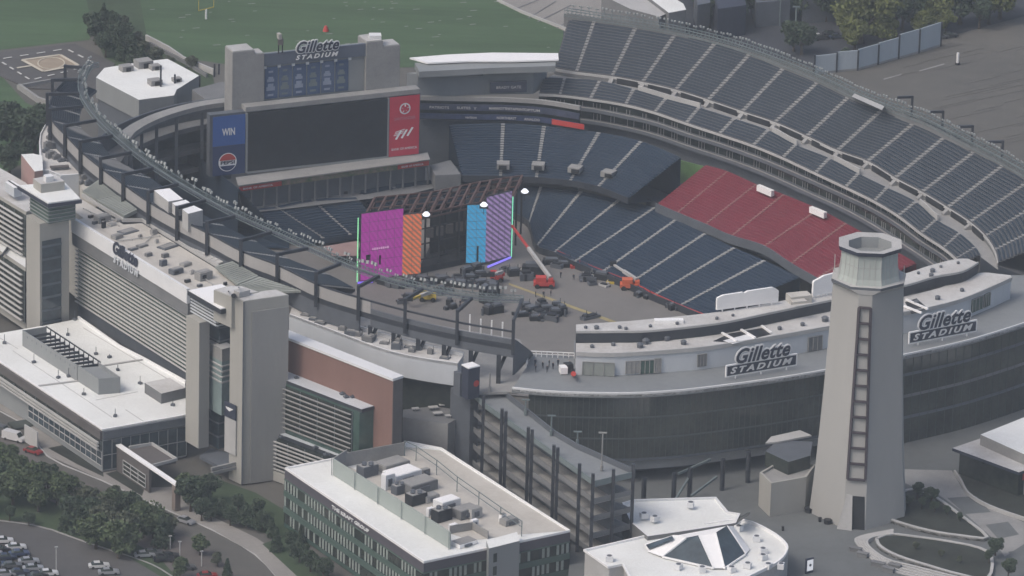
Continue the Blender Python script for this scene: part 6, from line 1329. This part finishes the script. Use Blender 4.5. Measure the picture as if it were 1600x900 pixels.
T2 = [('grey',225,90,5),('grey',245,100,5),('grey',262,108,4),('dark',180,60,7),('grey',215,75,5),('dark2',186,78,8),('cone',222,108,7),('dark2',168,48,6),('grey',300,108,4),('grey',195,45,4),('dark2',1140,30,10),('dark',1190,34,9),('dark2',1212,30,10),('dark2',1262,30,11),('dark',1150,42,8),('dark2',1310,40,13),('dark2',1290,34,12),('dark',1100,40,8),('cone',160,60,9),('cone',172,75,8),('dark',150,70,9),('dark2',165,90,7),('cone',190,95,7),('cone',208,100,9),('dark',200,85,6),('cone',162,36,6),('dark',145,55,7),('dark',20,225,12),('dark2',55,245,13),('dark',42,250,12),('dark2',-5,240,12),('dark2',15,275,9),('dark',60,220,10),
      ('dark2',1252,86,9.5),('dark',1240,80,9),('yellow2',1345,68,15),('yellow',1335,78,9),('yellow2',1372,50,14),('yellow',1380,70,9),('dark',1395,55,12),('yellow2',1445,45,10),('yellow',1465,42,10),('yellow',1478,52,7),('yellow',1440,58,8),('dark2',1410,48,12),('dark2',1500,38,12),('yellow',1545,38,12),('yellow2',1562,30,12),('dark',1530,45,9),('dark2',1180,25,9),('dark',1105,22,9),('dark2',1230,18,10),('dark',1275,28,9),('dark2',1300,25,10),('dark',1320,95,4),('dark2',1160,15,10),('dark',1210,10,10),('dark2',1085,12,8)]
cnt = {}
for i, (k, x, y, h_) in enumerate(sorted(T2, key=lambda q: q[1])):
    cnt[k] = cnt.get(k, 0)+1
    tree(nm[k], k, x, y, h_, '%s, %s of its kind from the left beyond the stadium' % (lbs[k], ordn(cnt[k]-1)), 'tree', 'trees beyond the stadium')
T3 = [('dark',1433,780,4.2),('dark2',1455,787,3.9),('dark',1440,795,3),('dark2',1420,790,2.6),('dark',1480,805,2.4),('dark2',1460,800,2.6),('dark',1500,815,2.2),('round',1402,785,2),('dark2',1555,868,4),('dark',1575,905,5),('dark',1545,880,3),('grey',1430,858,1.8),('grey',1470,870,1.8),('grey',1500,880,1.8),('dark',1385,792,1.8)]
cnt = {}
for i, (k, x, y, h_) in enumerate(sorted(T3, key=lambda q: q[1])):
    cnt[k] = cnt.get(k, 0)+1
    tree('shrub' if h_ < 4 else nm[k], k, x, y, h_, '%s, %s of its kind from the left in the plaza beds' % (lbs[k].replace('tree','shrub') if h_ < 4 else lbs[k], ordn(cnt[k]-1)), 'shrub' if h_ < 4 else 'tree', 'plants in the plaza beds', z=.6)

# ------------------------------------------------------------------ cars
def car_proto(van=False):
    t = thing('parked_car' if not van else 'parked_van', 'x', 'car' if not van else 'van', Vector((0,0,0)))
    L, W_ = (4.6, 1.8) if not van else (5.6, 2.0)
    if not van: prof = [(-2.3,.35),(-2.3,.75),(-2.15,.9),(-1.5,.98),(1.0,.98),(2.1,.82),(2.3,.6),(2.3,.35)]; cab = [(-1.75,.97),(-1.2,1.42),(.15,1.45),(.95,.97)]
    else: prof = [(-2.8,.4),(-2.8,2.1),(-2.6,2.25),(1.2,2.2),(1.9,1.3),(2.7,1.1),(2.8,.9),(2.8,.4)]; cab = [(1.1,1.35),(1.15,2.12),(1.3,2.1),(1.95,1.3)]
    def ext(pr, w0, w1, mi=0):
        m_ = MB(); n = len(pr); zmin = min(p[1] for p in pr); zmax = max(p[1] for p in pr)
        f = lambda z: lerp(w0, w1, (z-zmin)/(zmax-zmin))
        a = [Vector((x, -f(z)/2, z)) for x, z in pr]; b = [Vector((x, f(z)/2, z)) for x, z in pr]
        m_.add(a+b, [list(range(n)), list(range(n,2*n))]+[[i,(i+1)%n,n+(i+1)%n,n+i] for i in range(n)]); return m_
    part('body', ext(prof, W_, W_*.93), W['trimwhite'], t); part('windows', ext(cab, W_*.9, W_*.74), W['glassdark'], t)
    if not van:
        m_ = MB(); m_.add([(-1.18,-.66,1.44),(.13,-.66,1.47),(.13,.66,1.47),(-1.18,.66,1.44),(-1.18,-.66,1.40),(.13,-.66,1.43),(.13,.66,1.43),(-1.18,.66,1.40)], [[0,1,2,3],[4,5,6,7],[0,1,5,4],[1,2,6,5],[2,3,7,6],[3,0,4,7]]); part('roof', m_, W['trimwhite'], t)
    for x in (-L*.31, L*.31):
        for y in (-W_*.45, W_*.45):
            m_ = MB(); m_.tube((x,y-.12,.33), (x,y+.12,.33), .33, 10); part('wheel', m_, W['tyre'], t)
    register(t); return t
PC = {}
def paint(k, col): PC[k] = M('car_paint_'+k, col, .3, .04, metal=.2, spec=.5); return PC[k]
for k, c in (('white',(.6,.6,.6)),('silver',(.30,.31,.33)),('black',(.02,.02,.024)),('blue',(.05,.07,.13)),('red',(.25,.02,.02)),('grey',(.10,.105,.11)),('navy',(.03,.04,.07))): paint(k, c)
carp = car_proto(); vanp = car_proto(True)
def put(proto, x, y, heading, col, label, group, first):
    p = P(x, y, G+.06)
    if first: o = proto; o.location = p; o.rotation_euler = (0,0,heading); o['label'] = label; o['group'] = group
    else: o = dup(proto, p, heading, 1, label, group)
    for c in o.children:
        if c.name.startswith(('body','roof')): c.material_slots[0].link = 'OBJECT'; c.material_slots[0].material = PC[col]
    return o
hdg = math.radians(12)
CL = [(5,848,'white'),(25,858,'white'),(30,868,'blue'),(45,880,'silver'),(0,862,'black'),(10,874,'navy'),(18,887,'grey'),(-5,885,'blue'),(52,891,'silver'),(30,898,'navy'),(8,900,'silver'),(60,903,'black'),(75,899,'white'),(155,887,'white'),(170,897,'silver'),(226,870,'silver'),(238,867,'grey'),(256,877,'black'),(264,872,'black'),(290,890,'grey'),(324,903,'red'),(-12,868,'silver'),(38,909,'grey')]
seen = {}
CL.sort(key=lambda q: q[0]); colcount = {}
for i, (x, y, c) in enumerate(CL):
    colcount[c] = colcount.get(c, 0)+1
    put(carp, x, y, hdg+random.uniform(-.05,.05), c, '%s parked car, %s %s one from the left in the near lot' % (c, ordn(colcount[c]-1), c), 'cars in the near parking lot', i == 0)
put(vanp, 22, 688, math.radians(-30), 'white', 'white van parked on the forecourt at the left edge', 'vans on the forecourt', True)
put(vanp, 1, 678, math.radians(-30), 'grey', 'grey van half cut by the left edge behind the white van', 'vans on the forecourt', False)
put(carp, 52, 708, math.radians(-35), 'red', 'dark red car on the road below the white van', 'cars on the near road', False)
put(carp, 148, 782, math.radians(-33), 'black', 'black car on the brown road under the low hall corner', 'cars on the near road', False)
put(carp, 290, 817, math.radians(-35), 'silver', 'silver car on the brown road beside the long pavement', 'cars on the near road', False)
for i, (x, y, c) in enumerate(((1270,58,'white'),(1283,62,'black'),(1298,55,'black'),(1308,60,'navy'),(1470,60,'grey'),(1484,58,'black'))):
    put(carp, x, y, math.radians(20), c, '%s %s car from the left near the far trees' % (ordn(i), c), 'cars beyond the stadium', False)
for i, (x, y, h_) in enumerate(((88,895,6),(14,760,0),(192,720,4.5),(281,870,3.5),(315,885,3.5),(266,858,3))):
    if not h_: continue
    q = P(x, y, G); m_ = MB(); m_.tube(q, up(q,h_), .12, 6); m_.box(up(q,h_), .7, .3, .18, .4); solo('street_lamp', m_, W['conclight'], '%s pale street lamp from the left among the near trees' % ordn(i), 'street lamp')

# ================================================================== stage and event floor equipment
stand('corner_lower_stand', 'dark navy seats in the shaded corner between the near rim and the blue panel', PZ(-4, (300,300),(350,335),(400,362),(452,382)), PZ(9, (258,222),(300,240),(335,266),(372,296)), 22, 'seat', 'seat', zbot=-6, gap=.04, par=0, aislem='concdark', seath=.16)
def emis(name, pal, ang, per, st=.55):
    """LED picture: diagonal stripes in the wall's own object space"""
    m = bpy.data.materials.new(name); m.use_nodes = True; n = m.node_tree; b = n.nodes['Principled BSDF']; tc = n.nodes.new('ShaderNodeTexCoord')
    mp = n.nodes.new('ShaderNodeMapping'); mp.inputs['Rotation'].default_value = (0, ang, 0); n.links.new(tc.outputs['Object'], mp.inputs[0])
    wv = n.nodes.new('ShaderNodeTexWave'); wv.inputs['Scale'].default_value = per; wv.inputs['Distortion'].default_value = 0; n.links.new(mp.outputs[0], wv.inputs[0])
    r_ = n.nodes.new('ShaderNodeValToRGB'); r_.color_ramp.elements[0].color = (*pal[0],1); r_.color_ramp.elements[1].color = (*pal[1],1); r_.color_ramp.elements[0].position = .4; r_.color_ramp.elements[1].position = .6
    n.links.new(wv.outputs[0], r_.inputs[0]); n.links.new(r_.outputs[0], b.inputs['Emission Color']); b.inputs['Emission Strength'].default_value = st; b.inputs['Base Color'].default_value = (.02,.02,.02,1); b.inputs['Roughness'].default_value = .7; return m
LW = [('magenta',((563,440),(628,431)),102/6.0,((.36,.03,.30),(.30,.025,.25))),('orange',((628,431),(657,428)),92/6.0,((.72,.15,.05),(.25,.13,.08))),('cyan',((728,412),(758,411)),89/6.0,((.02,.32,.60),(.06,.25,.44))),('mauve',((758,411),(797,401)),100/6.0,((.30,.20,.42),(.11,.08,.16)))]
for nm_, (a, b), h_, pal in LW:
    A = P(a[0], a[1], F+.6); B = P(b[0], b[1], F+.6); d_ = hdir(A,B); nn = d_.cross(ZU)
    t = thing('led_wall', '%s glowing video wall on the %s side of the stage' % ({'magenta':'plain magenta','orange':'orange diagonally striped','cyan':'bright cyan','mauve':'mauve and grey striped'}[nm_], 'left' if nm_ in ('magenta','orange') else 'right'), 'video wall', A)
    z1 = F+.6+h_/.96
    m_ = MB(); m_.hexa([V(A,F+.6), V(B,F+.6), V(B,F+.6)-nn*.6, V(A,F+.6)-nn*.6], [V(q,z1) for q in (A,B,B-nn*.6,A-nn*.6)]); part('cabinet', m_, W['black'], t)
    m_ = MB(); q0, q1 = A+nn*.05, B+nn*.05
    me_ = m_.hexa([V(q0,F+.8), V(q1,F+.8), V(q1,F+.8)-nn*.03, V(q0,F+.8)-nn*.03], [V(q_,z1-.1) for q_ in (q0,q1,q1-nn*.03,q0-nn*.03)])
    part('screen', m_, emis('led_'+nm_, pal, .75 if nm_ != 'magenta' else .5, .33, .72), t)
    m_ = MB(); L_ = (B-A).length; nv = max(2, int(L_/2)); 
    for k in range(1, nv): p0 = lerp(A,B,k/nv)+nn*.07; m_.bar(V(p0,F+.8), V(p0,z1-.1), .07, .05)
    for k in range(1, 7): zz = lerp(F+.8, z1, k/7); m_.bar(V(A+nn*.07,zz), V(B+nn*.07,zz), .05, .07)
    part('panel_seams', m_, W['greydark'], t)
    if nm_ == 'magenta':
        m_ = MB()
        for k in range(8): p0 = V(A,F+8.7)+d_*(3+k*.58)+nn*.09; m_.bar(p0, p0+d_*.4, .05, .55 if k % 3 else .35)
        part('pale_mark_row', m_, EM('led_pale', (.6,.35,.55), .7), t)
        for (u, z0_, w_, hh_) in ((1.4,F+6,1.2,1.4),(4.9,F+4.4,.5,2.4)):
            m_ = MB(); p0 = A+nn*.1+d_*u; m_.hexa([V(p0,z0_),V(p0+d_*w_,z0_),V(p0+d_*w_-nn*.04,z0_),V(p0-nn*.04,z0_)],[V(q_,z0_+hh_) for q_ in (p0,p0+d_*w_,p0+d_*w_-nn*.04,p0-nn*.04)]); part('dark_figure', m_, W['black'], t)
    if nm_ == 'cyan':
        m_ = MB(); p0 = A+nn*.1+d_*2.6; m_.hexa([V(p0,F+.9),V(p0+d_*.5,F+.9),V(p0+d_*.5-nn*.04,F+.9),V(p0-nn*.04,F+.9)],[V(q_,F+5.2) for q_ in (p0,p0+d_*.5,p0+d_*.5-nn*.04,p0-nn*.04)]); part('dark_slot', m_, W['black'], t)
def strip_light(name, label, A, B, w_, mat):
    m_ = MB(); m_.bar(A, B, w_, w_); solo(name, m_, mat, label, 'light strip')
strip_light('light_strip', 'thin green-white light strip down the left edge of the stage', P(558,440,F+.6), up(P(558,440,F+.6),16.6), .26, EM('led_green', (.30,.85,.42), .9))
strip_light('light_strip', 'thin green-white light strip down the right edge of the stage', P(799,401,F+.6), up(P(799,401,F+.6),15.8), .26, EM('led_green_b', (.25,.85,.55), .9))
strip_light('light_strip', 'violet light strip at the foot of the magenta wall', P(559,442,F+.5), P(582,440,F+.5), .4, EM('led_violet', (.25,.15,.9), .9))
strip_light('light_strip', 'violet light strip at the foot of the mauve wall', P(762,417,F+.5), P(798,402,F+.5), .4, EM('led_violet_b', (.25,.2,.9), 1.0))
# roof structure
t = thing('stage_roof', 'rust brown stage roof truss over dark scaffolding', 'stage', P(690, 420, F))
ST = F+15.6
fr = [P(565,437,F), P(657,428,F), P(728,412,F), P(797,401,F)]; bkw = Vector((2.5, 17, 0))
m_ = MB(); rust = M('rust_truss', (.105,.062,.055), .7, .3, .5, 3)
line = [V(p, ST) for p in fr]; rear = [V(p+bkw, ST) for p in fr]
lp_ = resample(line, 15); rp_ = resample(rear, 15)
for a, b in zip(lp_, rp_): m_.bar(a, b, .45, .45); m_.bar(up(a,-1.2), up(b,-1.2), .2, .2)
for z in (0, -1.2):
    for i in range(14): m_.bar(up(lp_[i],z), up(lp_[i+1],z), .35, .35); m_.bar(up(rp_[i],z), up(rp_[i+1],z), .35, .35); m_.bar(up(lerp(lp_[i],rp_[i],.5),z), up(lerp(lp_[i+1],rp_[i+1],.5),z), .3, .3)
part('roof_truss', m_, rust, t)
m_ = MB()
for i in (0,3,5,7,9,11,14):
    for q in (lp_[i]+Vector((0,.8,0)), rp_[i], lerp(lp_[i],rp_[i],.5)): m_.bar(V(q,F), V(q,ST), .5, .5)
for z in (F+3,F+7,F+11): 
    for i in range(5,11): m_.bar(V(lp_[i]+Vector((0,2,0)),z), V(lp_[i+1]+Vector((0,2,0)),z), .2, .3)
part('scaffold_tower', m_, W['black'], t)
m_ = MB(); a, b = lp_[6]+Vector((0,9,0)), lp_[10]+Vector((0,9,0)); m_.hexa([V(a,F+1), V(b,F+1), V(b,F+1)+Vector((0,.3,0)), V(a,F+1)+Vector((0,.3,0))], [V(q_,ST-3) for q_ in (a,b,b+Vector((0,.3,0)),a+Vector((0,.3,0)))]); part('black_backdrop', m_, W['black'], t)
m_ = MB(); q = [V(lp_[5],F+1.6), V(lp_[11],F+1.6), V(rp_[11],F+1.6), V(rp_[5],F+1.6)]; m_.prism(q, F+.06); part('stage_deck', m_, W['black'], t)
m_ = MB()
for k in range(5): a = lerp(lp_[6], lp_[10], k/4)+Vector((0,6,0)); m_.box(V(a,F+7), 1.7, .8, 2.4, .2)
part('hanging_panels', m_, W['brown'], t)
for i, (x, y) in enumerate(((666,337),(756,322),(820,301))):
    q = P(x, y, ST+1); t = thing('stage_lamp', '%s bright white stage lamp from the left' % ordn(i), 'lamp', q)
    m_ = MB(); m_.box(up(q,-.5), 2.2, 1.2, .5, 0); m_.bar(up(q,-2.2), up(q,-.5), .15, .15); part('housing', m_, W['black'], t)
    m_ = MB(); m_.tube(q, up(q,.35), .75, 10, 0, 1.0); m_.tube(up(q,.35), up(q,.95), 1.0, 10, 0, .45); part('lens', m_, EM('stage_lamp_%d' % i, (.9,.93,1), 1.3), t)
# boom lifts
def boom(label, x, y, ax, ay, az, col, armc, s=1.0):
    p = P(x, y, F); t = thing('boom_lift', label, 'boom lift', p); m_ = MB(); m_.box(up(p,.7), 5.2*s, 2.4*s, .9, .0); m_.box(up(p,1.6)+Vector((-.8,0,0)), 2.6*s, 2.2*s, 1.2, 0); m_.box(up(p,1.6)+Vector((1.6,0,0)), 1.2*s, 1.6*s, .8, 0); part('chassis', m_, W[col], t)
    for dx in (-1.7*s, 1.7*s):
        for dy in (-1.2*s, 1.2*s): m_ = MB(); m_.tube(p+Vector((dx,dy-.25,.6)), p+Vector((dx,dy+.25,.6)), .6, 10); part('wheel', m_, W['tyre'], t)
    e = P(ax, ay, az); b0 = up(p, 2.6)+Vector((1.4,0,0)); m_ = MB(); m_.bar(b0, lerp(b0, e, .55), .75, .8); part('lower_boom', m_, W['conclight'], t); m_ = MB(); m_.bar(lerp(b0, e, .5), e, .5, .5); part('upper_boom', m_, W[armc], t)
    m_ = MB(); m_.box(e+Vector((0,0,-.3)), 1.6, 1.0, 1.1, 0); part('basket', m_, W['black'], t)
boom('orange boom lift with long red and white arm raised towards the stage', 850, 449, 798, 350, F+9, 'redpaint', 'redpaint')
boom('orange boom lift with short pale arm beside the red pitch wall', 985, 452, 958, 413, F+3.6, 'orange', 'conclight')
boom('yellow lift with lowered arm under the lighting gantry', 668, 470, 640, 468, F+2.2, 'yellow', 'yellow', .8)
boom('small red lift at the stage foot', 776, 440, 768, 430, F+3, 'redpaint', 'conclight', .6)
# flight cases, trucks, frames
rnd = random.Random(5)
eq = [(833,430,5.5,2.6,3.4,'black'),(822,437,3,2,2.4,'greydark'),(862,412,4.5,2,1.6,'black'),(880,416,3.4,2,1.4,'black'),(900,418,3,1.6,1.0,'redpaint'),(916,436,3.4,2.2,1.4,'greydark'),(919,434,3.0,1.6,1.6,'conclight'),(940,436,4,2,2,'black'),(944,447,2.6,1.4,.7,'conclight'),(955,442,2,1.6,.8,'yellow'),(1000,462,3,1.6,1.2,'black'),(1012,466,2,1.2,1.0,'black'),(803,430,3,2,2.0,'black'),(790,424,3,1.6,1.2,'greydark'),(808,424,2,1.4,1.0,'conclight'),
      (758,472,2.6,1.8,4.5,'black'),(768,478,3,2.2,4.0,'greydark'),(776,488,3,2,2.4,'black'),(762,490,2.2,1.6,2.4,'black'),(830,488,3.6,2.4,1.8,'black'),(842,492,3,2,1.4,'greydark'),(855,486,4,1.6,1.6,'black'),(868,492,3,2.4,1.8,'black'),(878,490,2,2,2.4,'black'),(815,494,3.6,1.6,1.2,'black'),(850,497,3,1.2,1.0,'greydark'),(922,497,5,1.8,.9,'greydark'),(914,498,1.2,1.2,1.4,'black'),(702,478,1.4,1,2.2,'black'),(708,482,1.6,1.2,1.4,'black'),(697,484,1,1,1,'black'),(725,470,1.4,.9,1.2,'greydark'),(600,444,3,2,1.6,'black'),(615,448,4,2,1.4,'greydark'),(640,446,3,2,2,'black'),(660,440,4,2,1.6,'black'),(672,444,3,2,1.8,'greydark'),(690,440,4,2.4,1.6,'black'),(704,446,3,2,1.6,'black'),(720,448,3.4,2,1.8,'black'),(738,450,3,2,1.4,'greydark'),(752,446,4,2,1.6,'black'),(768,450,3,2,2,'black'),(745,425,3,2,2.4,'black'),(730,428,3,2,2,'black'),(682,460,2.6,1.6,1.6,'greydark'),(640,466,3,1.6,1.4,'black'),(628,474,2.4,1.4,1.2,'greydark'),(770,462,3,2,3.4,'black'),(838,500,3.4,1.6,1.4,'black'),(862,500,3,2,1.8,'greydark'),(822,484,2.6,2,2,'black'),(846,482,2.4,2,2.4,'greydark'),(870,484,2.6,1.6,2.2,'black'),(895,414,3,1.6,1.4,'black'),(870,418,3,1.6,1.4,'greydark'),(885,410,3,1.4,1.2,'black'),(925,445,2,1.4,1,'greydark'),(1050,484,1.6,1.2,1.8,'black'),(1044,480,1.2,1.2,1.2,'greydark'),(655,455,2.4,1.6,1.0,'black'),(690,452,2,1.2,1.0,'black'),(700,455,2.2,1.4,.8,'greydark'),(735,438,3,1.8,1.6,'black'),(715,436,3,1.6,1.2,'greydark'),(750,432,3,1.4,1.6,'black'),(525,300,5,1.6,1.2,'black'),(580,292,1.0,1,1.6,'black'),(685,282,1,1,2.0,'black')]
for i, (x, y, a, b, h_, mt) in enumerate(sorted(eq)):
    zf = F+.06 if y > 310 else 1.5
    p = P(x, y, zf); rz = rnd.uniform(-.8,.8); m_ = MB(); m_.box(p, a, b, h_*.75, rz, 0); m_.box(up(p,h_*.75), a*.7, b*.8, h_*.25, rz+.1, 1)
    for k in range(3): o_ = Vector((rnd.uniform(-a*.6,a*.6), rnd.uniform(-b,b), 0)); m_.box(p+o_, a*.22, b*.3, h_*rnd.uniform(.3,.9), rz, rnd.choice((0,1)))
    m_.bar(p+Vector((a*.3,0,h_)), p+Vector((a*.3,0,h_+.9)), .12, .12)
    solo('equipment_case', m_, [W[mt], W['greydark' if mt == 'black' else 'black']], '%s pile of stage gear from the left on the event floor, %s' % (ordn(i), {'black':'black','greydark':'grey','conclight':'pale','redpaint':'red','yellow':'yellow'}[mt]), 'stage gear', 'stage gear on the event floor')
for i in range(16):
    x, y = rnd.choice(((700,480),(860,500),(830,470),(905,440),(760,455),(790,430)));  x += rnd.uniform(-35,35); y += rnd.uniform(-8,8)
    o = bpy.data.objects.new('person', pm); LINK(o); o.location = P(x, y, F+.06); o.rotation_euler = (0,0,rnd.random()*6); tag(o, 'tiny worker in dark clothes on the event floor, %s of the scattered crew' % ordn(i), 'person', 'crew on the event floor')
